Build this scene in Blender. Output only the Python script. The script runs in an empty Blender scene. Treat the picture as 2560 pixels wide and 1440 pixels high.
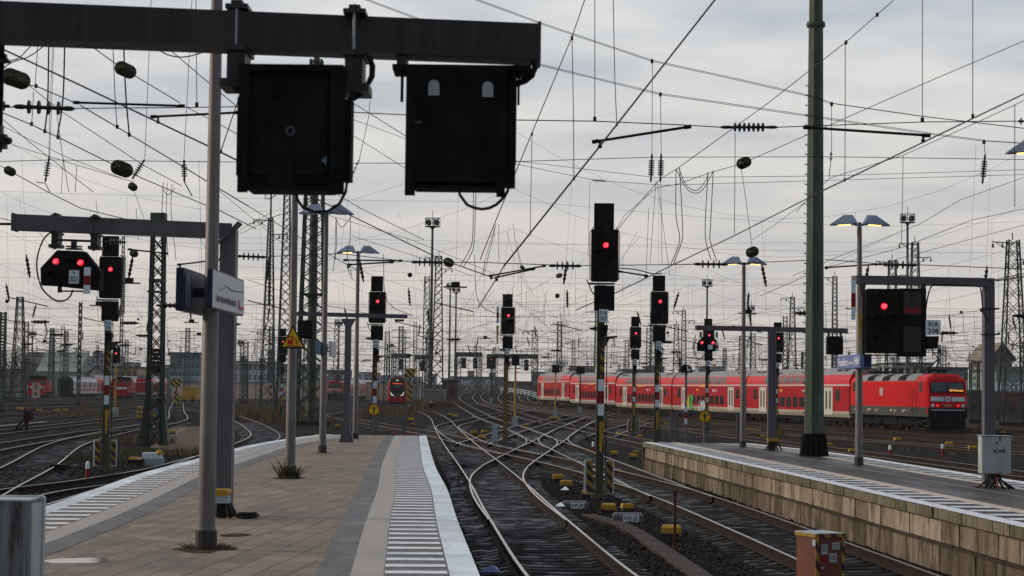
import bpy, math, random
from mathutils import Vector, Matrix
R = math.radians
sc = bpy.context.scene
COL = sc.collection
random.seed(7)
rnd = random.random
def uni(a, b): return a + (b - a) * random.random()

# ---------------------------------------------------------------- camera (70 mm lens, eye 1.74 m above the platform)
F = 4978.0
EYE = Vector((0, 0, 2.5))
CM = Matrix.Rotation(R(90 + 2.944), 3, 'X') @ Matrix.Rotation(R(0.7), 3, 'Z')
cd = bpy.data.cameras.new('camera'); cam = bpy.data.objects.new('camera', cd); COL.objects.link(cam)
cd.sensor_width = 36.0; cd.lens = 70.0; cd.clip_end = 6000; cd.clip_start = 0.1
cd.dof.use_dof = True; cd.dof.focus_distance = 110; cd.dof.aperture_fstop = 8
cam.location = EYE; cam.rotation_euler = CM.to_euler()
sc.camera = cam

# ground height: flat yard, the central tracks climb a ramp far away
RAMP = [(0, 0), (180, 0), (250, .38), (340, 1.0), (500, 2.3), (620, 4.0), (700, 4.5), (3000, 4.6)]
def lerp_tab(t, x):
    if x <= t[0][0]: return t[0][1]
    for (a, va), (b, vb) in zip(t, t[1:]):
        if x <= b: return va + (vb - va) * (x - a) / (b - a)
    return t[-1][1]
def sstep(a, b, x):
    t = max(0, min(1, (x - a) / (b - a))); return t * t * (3 - 2 * t)
def zg(x, y):
    r = lerp_tab(RAMP, y)
    if r == 0: return 0.0
    lo = -0.036 * y + (0 if y < 560 else -(y - 560) * .6)
    m = sstep(lo - 3.2, lo, x) * (1 - sstep(.030 * y, .030 * y + 12, x))
    return r * m
def ray(px, py):
    d = CM @ Vector(((px - 1280) / F, (720 - py) / F, -1.0))
    return d / d.y
def P(px, py, d):                       # a point of the photo at a measured distance d
    return EYE + ray(px, py) * d
def Gz(px, py, z):                      # where that line of sight meets a level plane
    r = ray(px, py); return EYE + r * ((z - EYE.z) / r.z)
def G(px, py):                          # ... or the yard ground
    r = ray(px, py); d = 12.0; prev = d
    while d < 900:
        p = EYE + r * d
        if p.z <= zg(p.x, p.y): break
        prev = d; d += 2.0
    a, b = prev, d
    for _ in range(20):
        m = (a + b) / 2; p = EYE + r * m
        if p.z <= zg(p.x, p.y): b = m
        else: a = m
    return EYE + r * b

# ---------------------------------------------------------------- mesh building
class MB:
    def __init__(s): s.v = []; s.f = []
    def add(s, vs, fs):
        o = len(s.v); s.v += [tuple(v) for v in vs]; s.f += [tuple(i + o for i in f) for f in fs]; return s
    def box(s, x0, x1, y0, y1, z0, z1):
        return s.add([(x0, y0, z0), (x1, y0, z0), (x1, y1, z0), (x0, y1, z0), (x0, y0, z1), (x1, y0, z1), (x1, y1, z1), (x0, y1, z1)],
                     [(0, 3, 2, 1), (4, 5, 6, 7), (0, 1, 5, 4), (1, 2, 6, 5), (2, 3, 7, 6), (3, 0, 4, 7)])
    def cbox(s, c, sx, sy, sz): return s.box(c[0] - sx / 2, c[0] + sx / 2, c[1] - sy / 2, c[1] + sy / 2, c[2] - sz / 2, c[2] + sz / 2)
    def rbox(s, x0, x1, y0, y1, z0, z1, b):     # box with its four vertical-face (x,z) corners rounded, seen from the front
        pts = []
        for cx, cz, a0 in ((x1 - b, z1 - b, 0), (x0 + b, z1 - b, 90), (x0 + b, z0 + b, 180), (x1 - b, z0 + b, 270)):
            for k in range(4):
                a = R(a0 + k * 30); pts.append((cx + b * math.cos(a), cz + b * math.sin(a)))
        return s.prism([(x, z) for x, z in pts], y0, y1)
    def prism(s, pts, y0, y1):                  # polygon in (x, z), extruded along y
        n = len(pts)
        vs = [(x, y0, z) for x, z in pts] + [(x, y1, z) for x, z in pts]
        a = sum(pts[i][0] * pts[(i + 1) % n][1] - pts[(i + 1) % n][0] * pts[i][1] for i in range(n))
        fs = [tuple(range(n)), tuple(range(2 * n - 1, n - 1, -1))] + [(i + n, (i + 1) % n + n, (i + 1) % n, i) for i in range(n)]
        if a < 0: fs = [tuple(reversed(f)) for f in fs]
        return s.add(vs, fs)
    def xprism(s, pts, x0, x1):                 # polygon in (y, z), extruded along x
        n = len(pts); vs = [(x0, y, z) for y, z in pts] + [(x1, y, z) for y, z in pts]
        a = sum(pts[i][0] * pts[(i + 1) % n][1] - pts[(i + 1) % n][0] * pts[i][1] for i in range(n))
        fs = [tuple(reversed(range(n))), tuple(range(n, 2 * n))] + [(i, (i + 1) % n, (i + 1) % n + n, i + n) for i in range(n)]
        if a < 0: fs = [tuple(reversed(f)) for f in fs]
        return s.add(vs, fs)
    def zprism(s, pts, z0, z1):
        n = len(pts); vs = [(x, y, z0) for x, y in pts] + [(x, y, z1) for x, y in pts]
        a = sum(pts[i][0] * pts[(i + 1) % n][1] - pts[(i + 1) % n][0] * pts[i][1] for i in range(n))
        fs = [tuple(reversed(range(n))), tuple(range(n, 2 * n))] + [(i, (i + 1) % n, (i + 1) % n + n, i + n) for i in range(n)]
        if a < 0: fs = [tuple(reversed(f)) for f in fs]
        return s.add(vs, fs)
    def tube(s, pts, r, n=6, r2=None):
        pts = [Vector(p) for p in pts]; m = len(pts); vs = []
        for i, p in enumerate(pts):
            t = (pts[min(i + 1, m - 1)] - pts[max(i - 1, 0)])
            t = t.normalized() if t.length > 1e-9 else Vector((0, 0, 1))
            up = Vector((0, 0, 1)) if abs(t.z) < .95 else Vector((0, 1, 0))
            u = t.cross(up).normalized(); w = u.cross(t)
            rr = r if r2 is None else r + (r2 - r) * i / (m - 1)
            if isinstance(r, (list, tuple)): rr = r[i]
            for k in range(n):
                a = 2 * math.pi * k / n; vs.append(p + u * (rr * math.cos(a)) + w * (rr * math.sin(a)))
        fs = [(i * n + k, i * n + (k + 1) % n, (i + 1) * n + (k + 1) % n, (i + 1) * n + k) for i in range(m - 1) for k in range(n)]
        fs += [tuple(reversed(range(n))), tuple(range((m - 1) * n, m * n))]
        return s.add(vs, fs)
    def bar(s, p, q, w, h=None):                # square-section bar
        p, q = Vector(p), Vector(q); h = h or w; t = (q - p).normalized()
        up = Vector((0, 0, 1)) if abs(t.z) < .95 else Vector((0, 1, 0))
        u = t.cross(up).normalized() * w / 2; v = u.cross(t).normalized() * h / 2
        return s.add([p - u - v, p + u - v, p + u + v, p - u + v, q - u - v, q + u - v, q + u + v, q - u + v],
                     [(3, 2, 1, 0), (4, 5, 6, 7), (0, 1, 5, 4), (1, 2, 6, 5), (2, 3, 7, 6), (3, 0, 4, 7)])
    def lathe(s, prof, p=(0, 0, 0), q=None, n=12):   # prof = [(t, r)] along p->q (t in metres) or along z
        p = Vector(p); ax = (Vector(q) - p).normalized() if q is not None else Vector((0, 0, 1))
        return s.tube_r([p + ax * t for t, r in prof], [r for t, r in prof], ax, n)
    def tube_r(s, pts, rs, ax, n):
        up = Vector((0, 0, 1)) if abs(ax.z) < .95 else Vector((0, 1, 0))
        u = ax.cross(up).normalized(); w = u.cross(ax); vs = []
        for p, r in zip(pts, rs):
            for k in range(n):
                a = 2 * math.pi * k / n; vs.append(p + u * (r * math.cos(a)) + w * (r * math.sin(a)))
        m = len(pts)
        fs = [(i * n + k, i * n + (k + 1) % n, (i + 1) * n + (k + 1) % n, (i + 1) * n + k) for i in range(m - 1) for k in range(n)]
        fs += [tuple(reversed(range(n))), tuple(range((m - 1) * n, m * n))]
        return s.add(vs, fs)
    def loft(s, secs, closed=True, cap=True):    # list of rings of equal length
        n = len(secs[0]); vs = [p for r in secs for p in r]; m = len(secs)
        kk = n if closed else n - 1
        fs = [(i * n + k, i * n + (k + 1) % n, (i + 1) * n + (k + 1) % n, (i + 1) * n + k) for i in range(m - 1) for k in range(kk)]
        if cap: fs += [tuple(reversed(range(n))), tuple(range((m - 1) * n, m * n))]
        return s.add(vs, fs)
    def ribbon(s, a, b):
        n = len(a); return s.add(list(a) + list(b), [(i, i + n, i + n + 1, i + 1) for i in range(n - 1)])
    def ball(s, c, r, n=8, m=5):
        prof = [(-r * math.cos(math.pi * i / m), max(.0005, r * math.sin(math.pi * i / m))) for i in range(m + 1)]
        return s.lathe([(t + r, q) for t, q in prof], Vector(c) - Vector((0, 0, r)), None, n)
    def build(s, name, mat, parent=None, world=False, smooth=False):
        me = bpy.data.meshes.new(name)
        vs = s.v
        if parent is not None and world:
            iv = parent.matrix_basis.inverted()
            if parent.parent: iv = iv @ parent.parent.matrix_basis.inverted()
            vs = [tuple(iv @ Vector(v)) for v in vs]
        me.from_pydata(vs, [], s.f); me.update()
        me.materials.append(mat)
        if smooth:
            for p in me.polygons: p.use_smooth = True
            try: me.set_sharp_from_angle(angle=R(35))
            except Exception: pass
        o = bpy.data.objects.new(name, me); COL.objects.link(o)
        if parent is not None: o.parent = parent
        return o
def tag(o, label=None, cat=None, group=None, kind=None):
    if label: o['label'] = label
    if cat: o['category'] = cat
    if group: o['group'] = group
    if kind: o['kind'] = kind
    return o
def T(name, label, cat, loc=(0, 0, 0), rz=0.0, group=None):
    o = bpy.data.objects.new(name, None); COL.objects.link(o); o.empty_display_size = .2
    o.matrix_basis = Matrix.Translation(Vector(loc)) @ Matrix.Rotation(rz, 4, 'Z')
    return tag(o, label, cat, group)
def copy_tree(o, loc=None, rz=None, label=None, scale=None, parent=None):
    c = o.copy(); COL.objects.link(c)
    if parent is not None: c.parent = parent
    if loc is not None: c.location = loc
    if rz is not None: c.rotation_euler = (0, 0, rz)
    if scale is not None: c.scale = scale
    if label: c['label'] = label
    for ch in list(o.children): copy_tree(ch, parent=c)
    return c
_txt = {}
def text_mesh(s, bold=False):
    if s in _txt: return _txt[s]
    cu = bpy.data.curves.new('lettering', 'FONT'); cu.body = s; cu.size = 1.0; cu.resolution_u = 2; cu.fill_mode = 'FRONT'; cu.offset = .022
    cu.align_x = 'CENTER'; cu.align_y = 'CENTER'
    o = bpy.data.objects.new('lettering', cu); COL.objects.link(o)
    dg = bpy.context.evaluated_depsgraph_get(); dg.update()
    me = o.evaluated_get(dg).to_mesh()
    vs = [tuple(v.co) for v in me.vertices]; fs = [tuple(p.vertices) for p in me.polygons]
    o.evaluated_get(dg).to_mesh_clear()
    bpy.data.objects.remove(o)
    x0 = min(v[0] for v in vs); x1 = max(v[0] for v in vs); y0 = min(v[1] for v in vs); y1 = max(v[1] for v in vs)
    vs = [((v[0] - (x0 + x1) / 2) / (x1 - x0), (v[1] - (y0 + y1) / 2) / (y1 - y0)) for v in vs]
    _txt[s] = (vs, fs); return _txt[s]
def text(mb, s, c, ux, uz, w, h):      # lettering of width w, height h, centred at c on the plane of ux, uz
    vs, fs = text_mesh(s); c, ux, uz = Vector(c), Vector(ux), Vector(uz)
    return mb.add([c + ux * (x * w) + uz * (z * h) for x, z in vs], fs)
def crom(pts, step):
    pts = [Vector(p) for p in pts]; out = []
    e = [pts[0] * 2 - pts[1]] + pts + [pts[-1] * 2 - pts[-2]]
    for i in range(1, len(e) - 2):
        p0, p1, p2, p3 = e[i - 1:i + 3]; n = max(1, int((p2 - p1).length / step))
        for k in range(n):
            t = k / n
            out.append(.5 * ((2 * p1) + (p2 - p0) * t + (2 * p0 - 5 * p1 + 4 * p2 - p3) * t * t + (3 * p1 - p0 - 3 * p2 + p3) * t ** 3))
    out.append(pts[-1]); return out
def resample(pts, step):
    out = [pts[0]]; acc = 0
    for a, b in zip(pts, pts[1:]):
        L = (b - a).length; t = step - acc
        while t <= L:
            out.append(a + (b - a) * (t / L)); t += step
        acc = L - (t - step)
    out.append(pts[-1]); return out
def smooth(pts, n):
    for _ in range(n):
        pts = [pts[0]] + [(pts[i - 1] + pts[i] * 2 + pts[i + 1]) / 4 for i in range(1, len(pts) - 1)] + [pts[-1]]
    return pts
def offset(pts, d):                    # to the right of travel, in plan
    out = []
    for i, p in enumerate(pts):
        t = pts[min(i + 1, len(pts) - 1)] - pts[max(i - 1, 0)]; n = Vector((t.y, -t.x, 0)).normalized()
        out.append(p + n * d)
    return out

# ---------------------------------------------------------------- materials
def new_mat(name):
    m = bpy.data.materials.new(name); m.use_nodes = True
    nt = m.node_tree; b = nt.nodes['Principled BSDF']
    return m, nt, b
def N(nt, typ, **kw):
    n = nt.nodes.new(typ)
    for k, v in kw.items(): setattr(n, k, v)
    return n
def coords(nt, scale=(1, 1, 1), rot=0.0, obj=False):
    if obj:
        g = N(nt, 'ShaderNodeTexCoord'); s = g.outputs['Object']
    else:
        g = N(nt, 'ShaderNodeNewGeometry'); s = g.outputs['Position']
    mp = N(nt, 'ShaderNodeMapping'); mp.inputs['Scale'].default_value = scale; mp.inputs['Rotation'].default_value = (0, 0, rot)
    nt.links.new(s, mp.inputs['Vector']); return mp.outputs[0]
def ramp(nt, fac, stops):
    r = N(nt, 'ShaderNodeValToRGB'); nt.links.new(fac, r.inputs[0])
    while len(r.color_ramp.elements) < len(stops): r.color_ramp.elements.new(.5)
    for e, (p, c) in zip(r.color_ramp.elements, stops):
        e.position = p; e.color = (*c, 1) if len(c) == 3 else c
    return r.outputs[0]
def g3(v): return (v, v, v)
def mix(nt, fac, a, b, mode='MIX'):
    m = N(nt, 'ShaderNodeMix', data_type='RGBA', blend_type=mode)
    for s, v in ((m.inputs[0], fac), (m.inputs[6], a), (m.inputs[7], b)):
        if isinstance(v, (int, float)): s.default_value = v
        elif isinstance(v, tuple): s.default_value = (*v, 1) if len(v) == 3 else v
        else: nt.links.new(v, s)
    return m.outputs[2]
def noise(nt, vec, scale, detail=3, rough=.6):
    n = N(nt, 'ShaderNodeTexNoise'); n.inputs['Scale'].default_value = scale; n.inputs['Detail'].default_value = detail
    n.inputs['Roughness'].default_value = rough; nt.links.new(vec, n.inputs['Vector']); return n.outputs[0]
def bump(nt, b, h, st=.3, dist=.02):
    n = N(nt, 'ShaderNodeBump'); n.inputs['Strength'].default_value = st; n.inputs['Distance'].default_value = dist
    nt.links.new(h, n.inputs['Height']); nt.links.new(n.outputs[0], b.inputs['Normal'])
def M(name, col, rough=.6, metal=0.0, var=.25, scale=3.0, stretch=(1, 1, 1), bmp=0.0, dirt=None, dirt_amt=.5, spec=.2):
    m, nt, b = new_mat(name)
    v = coords(nt, stretch); f = noise(nt, v, scale, 4)
    lo = tuple(c * (1 - var) for c in col); hi = tuple(min(1, c * (1 + var)) for c in col)
    c = ramp(nt, f, [(.3, lo), (.7, hi)])
    if dirt:
        f2 = noise(nt, coords(nt, (2.2, 2.2, .5)), 2.3, 6, .7)
        c = mix(nt, ramp(nt, f2, [(.48, g3(0)), (.72, g3(dirt_amt))]), c, dirt)
    nt.links.new(c, b.inputs['Base Color'])
    b.inputs['Roughness'].default_value = rough; b.inputs['Metallic'].default_value = metal; b.inputs['Specular IOR Level'].default_value = spec
    if bmp: bump(nt, b, noise(nt, v, scale * 6, 3), bmp)
    return m
def E(name, col, st):
    m, nt, b = new_mat(name)
    f = noise(nt, coords(nt), 9)
    nt.links.new(mix(nt, f, tuple(c * .8 for c in col), col), b.inputs['Emission Color'])
    b.inputs['Base Color'].default_value = (*[c * .3 for c in col], 1); b.inputs['Emission Strength'].default_value = st
    return m
MATS = {}
# ---------------------------------------------------------------- view, sky, sun
sc.view_settings.view_transform = 'Standard'; sc.view_settings.look = 'None'; sc.view_settings.gamma = 1; sc.view_settings.exposure = 0
sc.cycles.volume_bounces = 0; sc.cycles.max_bounces = 6; sc.cycles.volume_step_rate = 4
W = bpy.data.worlds.new("World"); sc.world = W; W.use_nodes = True
nt = W.node_tree; bg = nt.nodes['Background']
SUN_EL, SUN_AZ = 24, -78            # degrees; azimuth from straight ahead, to the left
sky = N(nt, 'ShaderNodeTexSky', sky_type='NISHITA', sun_disc=False)
sky.sun_elevation = R(SUN_EL); sky.sun_rotation = R(SUN_AZ); sky.air_density = 1.2; sky.dust_density = 2.5
skl = mix(nt, 1.0, sky.outputs[0], (.1, .1, .1), 'MULTIPLY')
tc = N(nt, 'ShaderNodeTexCoord'); sx = N(nt, 'ShaderNodeSeparateXYZ'); nt.links.new(tc.outputs['Generated'], sx.inputs[0])
def mth(op, a, b=None):
    m = N(nt, 'ShaderNodeMath', operation=op)
    for i, v in enumerate((a, b)):
        if v is None: continue
        if isinstance(v, (int, float)): m.inputs[i].default_value = v
        else: nt.links.new(v, m.inputs[i])
    return m.outputs[0]
zz = mth('ADD', mth('MAXIMUM', sx.outputs[2], 0.0), .10)
cv = N(nt, 'ShaderNodeCombineXYZ'); nt.links.new(mth('DIVIDE', sx.outputs[0], zz), cv.inputs[0]); nt.links.new(mth('DIVIDE', sx.outputs[1], zz), cv.inputs[1])
mp = N(nt, 'ShaderNodeMapping'); mp.inputs['Scale'].default_value = (.8, 1.0, 1); mp.inputs['Rotation'].default_value = (0, 0, .5); nt.links.new(cv.outputs[0], mp.inputs[0])
c1 = noise(nt, mp.outputs[0], 1.7, 9, .52); c2 = noise(nt, mp.outputs[0], .5, 3, .5)
elev = sx.outputs[2]
grad = ramp(nt, elev, [(0.0, (.68, .62, .56)), (.05, (.74, .68, .615)), (.11, (.77, .74, .70)), (.18, (.78, .775, .76)), (.3, (.78, .785, .785)), (.7, (.60, .63, .68))])
blue = ramp(nt, elev, [(0.0, (.60, .56, .53)), (.10, (.56, .565, .58)), (.18, (.48, .525, .585)), (.3, (.40, .47, .57)), (.7, (.38, .44, .54))])
cl = mix(nt, ramp(nt, c1, [(.37, g3(0)), (.60, g3(1))]), blue, grad)
cl = mix(nt, ramp(nt, c2, [(.38, g3(.0)), (.62, g3(.35))]), cl, blue)
allsky = mix(nt, .95, skl, cl)
dim = N(nt, 'ShaderNodeMapRange'); nt.links.new(sx.outputs[1], dim.inputs[0])
dim.inputs[1].default_value = -.7; dim.inputs[2].default_value = .55; dim.inputs[3].default_value = .52; dim.inputs[4].default_value = 1.0
nt.links.new(mix(nt, 1.0, allsky, dim.outputs[0], 'MULTIPLY'), bg.inputs['Color']); bg.inputs['Strength'].default_value = 1.03
sd = bpy.data.lights.new('sun', 'SUN'); so = bpy.data.objects.new('sun', sd); COL.objects.link(so)
sd.energy = 2.3; sd.angle = R(10); sd.color = (1.0, .82, .62)
az, el = R(SUN_AZ), R(SUN_EL)
sdir = Vector((math.sin(az) * math.cos(el), math.cos(az) * math.cos(el), math.sin(el)))
so.rotation_euler = sdir.to_track_quat('Z', 'Y').to_euler()

# ---------------------------------------------------------------- materials of the place
m, nt, b = new_mat('ballast'); v = coords(nt)
vo = N(nt, 'ShaderNodeTexVoronoi'); vo.inputs['Scale'].default_value = 16; nt.links.new(v, vo.inputs['Vector'])
base = ramp(nt, vo.outputs['Color'], [(.1, (.003, .0028, .0028)), (.5, (.0095, .0085, .0085)), (.9, (.030, .027, .026))])
big = noise(nt, coords(nt, (1, .25, 1)), .35, 4)
base = mix(nt, ramp(nt, big, [(.42, g3(0)), (.7, g3(.6))]), base, (.019, .012, .009))
nt.links.new(base, b.inputs['Base Color']); b.inputs['Roughness'].default_value = .9; b.inputs['Specular IOR Level'].default_value = .06
bump(nt, b, vo.outputs['Distance'], .8, .06); MATS['ballast'] = m
MATS['stone'] = M('stone', (.0185, .017, .0168), .8, var=.7, scale=9, bmp=.3)
m, nt, b = new_mat('rail_steel'); gm = N(nt, 'ShaderNodeNewGeometry'); sp = N(nt, 'ShaderNodeSeparateXYZ'); nt.links.new(gm.outputs['True Normal'], sp.inputs[0])
top = ramp(nt, sp.outputs[2], [(.55, g3(0)), (.8, g3(1))])
rust = ramp(nt, noise(nt, coords(nt), 3, 4), [(.3, (.03, .018, .013)), (.7, (.075, .04, .026))])
nt.links.new(mix(nt, top, rust, (.50, .465, .44)), b.inputs['Base Color']); nt.links.new(top, b.inputs['Metallic'])
nt.links.new(ramp(nt, top, [(0, g3(.75)), (1, g3(.28))]), b.inputs['Roughness']); MATS['rail'] = m
MATS['rail_rust'] = M('rail_rust', (.024, .0145, .0105), .8, var=.5, scale=3, spec=.12)
m, nt, b = new_mat('sleeper'); f = noise(nt, coords(nt, (1, 1, 1)), 2.2, 5)
nt.links.new(ramp(nt, f, [(.3, (.003, .003, .003)), (.7, (.011, .0095, .009))]), b.inputs['Base Color'])
nt.links.new(ramp(nt, f, [(.40, g3(.92)), (.63, g3(.26))]), b.inputs['Roughness']); b.inputs['Specular IOR Level'].default_value = .3; bump(nt, b, noise(nt, coords(nt), 30), .1); MATS['sleeper'] = m
def paving(name, rot, col, var, bw, rh, joint, rough):
    m, nt, b = new_mat(name); v = coords(nt, (1, 1, 1), rot)
    br = N(nt, 'ShaderNodeTexBrick'); nt.links.new(v, br.inputs['Vector'])
    br.inputs['Scale'].default_value = 1; br.inputs['Brick Width'].default_value = bw; br.inputs['Row Height'].default_value = rh
    br.inputs['Mortar Size'].default_value = joint; br.inputs['Mortar Smooth'].default_value = .3
    br.inputs['Color1'].default_value = (*[c * (1 - var) for c in col], 1); br.inputs['Color2'].default_value = (*[c * (1 + var) for c in col], 1)
    br.inputs['Mortar'].default_value = (*[c * .22 for c in col], 1)
    n1 = noise(nt, coords(nt), .55, 5); n2 = noise(nt, coords(nt), 45, 2)
    c = mix(nt, 1, br.outputs[0], ramp(nt, n1, [(.3, g3(.66)), (.7, g3(1.18))]), 'MULTIPLY')
    n3 = noise(nt, coords(nt), 3.2, 6, .7); c = mix(nt, ramp(nt, n3, [(.56, g3(0)), (.70, g3(.6))]), c, tuple(q * .35 for q in col))
    gv = N(nt, 'ShaderNodeTexVoronoi'); gv.inputs['Scale'].default_value = 1.7; nt.links.new(coords(nt), gv.inputs['Vector']); c = mix(nt, ramp(nt, gv.outputs['Distance'], [(.045, g3(.75)), (.075, g3(0))]), c, tuple(q * .25 for q in col))
    n5 = noise(nt, coords(nt), 1.1, 7, .75); c = mix(nt, ramp(nt, n5, [(.56, g3(0)), (.70, g3(.5))]), c, tuple(q * 1.75 for q in col))
    c = mix(nt, 1, c, ramp(nt, n2, [(.3, g3(.85)), (.7, g3(1.1))]), 'MULTIPLY')
    n6 = noise(nt, coords(nt, (1, .25, 1)), .9, 6, .7); c = mix(nt, ramp(nt, n6, [(.52, g3(0)), (.68, g3(.45))]), c, tuple(q * .45 for q in col))
    nt.links.new(c, b.inputs['Base Color'])
    nt.links.new(ramp(nt, n1, [(.25, g3(rough - .22)), (.6, g3(rough))]), b.inputs['Roughness']); b.inputs['Specular IOR Level'].default_value = .22
    bump(nt, b, mix(nt, .3, br.outputs[1], n2), -.25, .01); MATS[name] = m
paving('paving_slabs', R(90 + 4.2), (.212, .170, .130), .20, .62, .31, .011, .75)
paving('dark_setts', R(90 + 3.0), (.085, .078, .08), .22, .25, .32, .01, .55)
paving('stripe_tiles', R(90 + 3.0), (.105, .092, .09), .12, .30, .31, .008, .55)
paving('white_paint_slabs', R(90 + 3.0), (.66, .75, .84), .05, 1.0, 5, .006, .5)
MATS['white_paint'] = M('white_paint', (.68, .73, .79), .5, var=.15, scale=6, dirt=(.25, .24, .23), dirt_amt=.5)
m, nt, b = new_mat('tactile_slabs'); v = coords(nt, (1, 1, 1), R(3.0))
wv = N(nt, 'ShaderNodeTexWave', wave_type='BANDS', bands_direction='X'); wv.inputs['Scale'].default_value = 8.5; nt.links.new(v, wv.inputs['Vector'])
n1 = noise(nt, coords(nt), 1.2, 5)
nt.links.new(mix(nt, ramp(nt, n1, [(.3, g3(.0)), (.7, g3(.5))]), mix(nt, wv.outputs[0], (.27, .25, .225), (.46, .435, .40)), (.24, .225, .205)), b.inputs['Base Color'])
b.inputs['Roughness'].default_value = .6; bump(nt, b, wv.outputs[0], .5, .02); MATS['tactile'] = m
m, nt, b = new_mat('asphalt'); v = coords(nt); n1 = noise(nt, coords(nt, (1, .3, 1)), .6, 5); n2 = noise(nt, v, 40, 2)
nt.links.new(mix(nt, 1, ramp(nt, n1, [(.3, (.022, .021, .024)), (.7, (.046, .042, .045))]), ramp(nt, n2, [(.3, g3(.7)), (.7, g3(1.2))]), 'MULTIPLY'), b.inputs['Base Color'])
nt.links.new(ramp(nt, n1, [(.35, g3(.42)), (.65, g3(.75))]), b.inputs['Roughness']); bump(nt, b, n2, .3, .01); MATS['asphalt'] = m; b.inputs['Specular IOR Level'].default_value = .3
MATS['cream_paint'] = M('cream_paint', (.50, .42, .34), .6, var=.15, scale=3)
def panel_mat(name, lo, mid, hi, cov, dark):
    m, nt, b = new_mat(name); gm = N(nt, 'ShaderNodeNewGeometry')
    isl = ramp(nt, gm.outputs['Random Per Island'], [(0, lo), (.5, mid), (1, hi)])
    st = noise(nt, coords(nt, (2.2, 2.2, .6)), 1.5, 8, .72)
    c = mix(nt, ramp(nt, st, [(cov, g3(0)), (cov + .16, g3(.85))]), isl, dark)
    st2 = noise(nt, coords(nt, (3, 3, 1.5)), 2.0, 6, .7)
    c = mix(nt, ramp(nt, st2, [(.58, g3(0)), (.75, g3(.5))]), c, hi)
    c = mix(nt, 1, c, ramp(nt, noise(nt, coords(nt), 14, 3), [(.3, g3(.8)), (.7, g3(1.15))]), 'MULTIPLY')
    nt.links.new(c, b.inputs['Base Color']); b.inputs['Roughness'].default_value = .9; b.inputs['Specular IOR Level'].default_value = .1; bump(nt, b, noise(nt, coords(nt), 25), .4); MATS[name] = m
panel_mat('panel_upper', (.18, .15, .115), (.265, .222, .17), (.36, .31, .245), .48, (.055, .042, .030))
panel_mat('panel', (.095, .077, .057), (.155, .128, .098), (.23, .195, .15), .45, (.032, .024, .017))
m, nt, b = new_mat('mossy_coping'); gm = N(nt, 'ShaderNodeNewGeometry')
isl = ramp(nt, gm.outputs['Random Per Island'], [(0, (.10, .09, .05)), (1, (.21, .18, .12))])
st = noise(nt, coords(nt, (5, 5, .7)), 1.8, 5, .7)
nt.links.new(mix(nt, ramp(nt, st, [(.42, g3(0)), (.62, g3(.9))]), isl, (.032, .034, .012)), b.inputs['Base Color']); b.inputs['Roughness'].default_value = .85; MATS['coping'] = m
MATS['grey_steel'] = M('grey_steel', (.105, .105, .125), .45, var=.12, scale=5, stretch=(1, 1, .2), dirt=(.06, .055, .06), dirt_amt=.4)
MATS['galvanised'] = M('galvanised', (.155, .148, .15), .5, .15, var=.14, scale=4, stretch=(1, 1, .3))
MATS['dark_steel'] = M('dark_steel', (.042, .040, .044), .5, .2, var=.3, scale=5, stretch=(3, 3, .3), dirt=(.085, .078, .075), dirt_amt=.45)
MATS['black'] = M('black_enamel', (.010, .010, .012), .8, var=.5, scale=4, dirt=(.03, .03, .032), dirt_amt=.5, spec=.1)
MATS['black_face'] = M('black_face', (.007, .007, .009), .7, var=.5, scale=4, dirt=(.02, .02, .022), dirt_amt=.5, spec=.12)
MATS['green_mast'] = M('green_mast', (.055, .078, .06), .55, .1, var=.3, scale=3, stretch=(1, 1, .12), dirt=(.16, .17, .16), dirt_amt=.45)
MATS['green_lattice'] = M('green_lattice', (.030, .046, .040), .6, .1, var=.35, scale=1.5)
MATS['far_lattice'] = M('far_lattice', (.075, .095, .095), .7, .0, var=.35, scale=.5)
MATS['wire'] = M('wire', (.016, .014, .014), .5, .4, var=.3, scale=2)
MATS['copper_wire'] = M('copper_wire', (.03, .035, .03), .5, .3, var=.3, scale=2)
MATS['insulator'] = M('insulator', (.02, .028, .026), .3, var=.4, scale=6)
MATS['glass_disc'] = M('glass_disc', (.030, .033, .014), .22, var=.5, scale=8)
MATS['white_plate'] = M('white_plate', (.66, .80, .90), .45, var=.08, scale=8)
MATS['red_plate'] = M('red_plate', (.22, .012, .018), .5, var=.15, scale=6)
MATS['yellow'] = M('yellow_paint', (.44, .27, .035), .6, var=.18, scale=5, dirt=(.12, .07, .02), dirt_amt=.5)
MATS['ink'] = M('black_ink', (.012, .012, .016), .6, var=.2)
MATS['red_ink'] = M('red_ink', (.45, .02, .02), .6, var=.2)
MATS['white_ink'] = M('white_ink', (.70, .70, .70), .6, var=.05)
MATS['blue_sign'] = M('blue_sign', (.13, .17, .40), .45, var=.1, scale=3)
MATS['navy'] = M('navy_enamel', (.012, .018, .055), .4, var=.2, scale=3)
MATS['pale_blue'] = M('pale_blue_edge', (.14, .21, .32), .5, var=.2, scale=3)
MATS['lamp_shade'] = M('lamp_shade', (.20, .265, .36), .4, .1, var=.1, scale=3)
MATS['lamp_glow'] = E('lamp_glow', (1.0, .55, .18), 3.0)
MATS['red_glow'] = E('red_glow', (1.0, .015, .04), 1.25)
MATS['red_core'] = E('red_core', (1.0, .30, .38), 1.7)
MATS['white_glow'] = E('white_glow', (1.0, .97, .9), 1.6)
MATS['orange_led'] = E('orange_led', (1.0, .38, .04), 1.3)
MATS['red_led'] = E('red_led', (1.0, .12, .04), 1.0)
MATS['cabinet'] = M('cabinet_grey', (.36, .42, .45), .5, var=.1, scale=4, dirt=(.14, .14, .14), dirt_amt=.45)
MATS['rust'] = M('rust', (.085, .035, .018), .8, var=.4, scale=6)
MATS['trough'] = M('trough_lid', (.040, .028, .022), .75, var=.25, scale=3)
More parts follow.
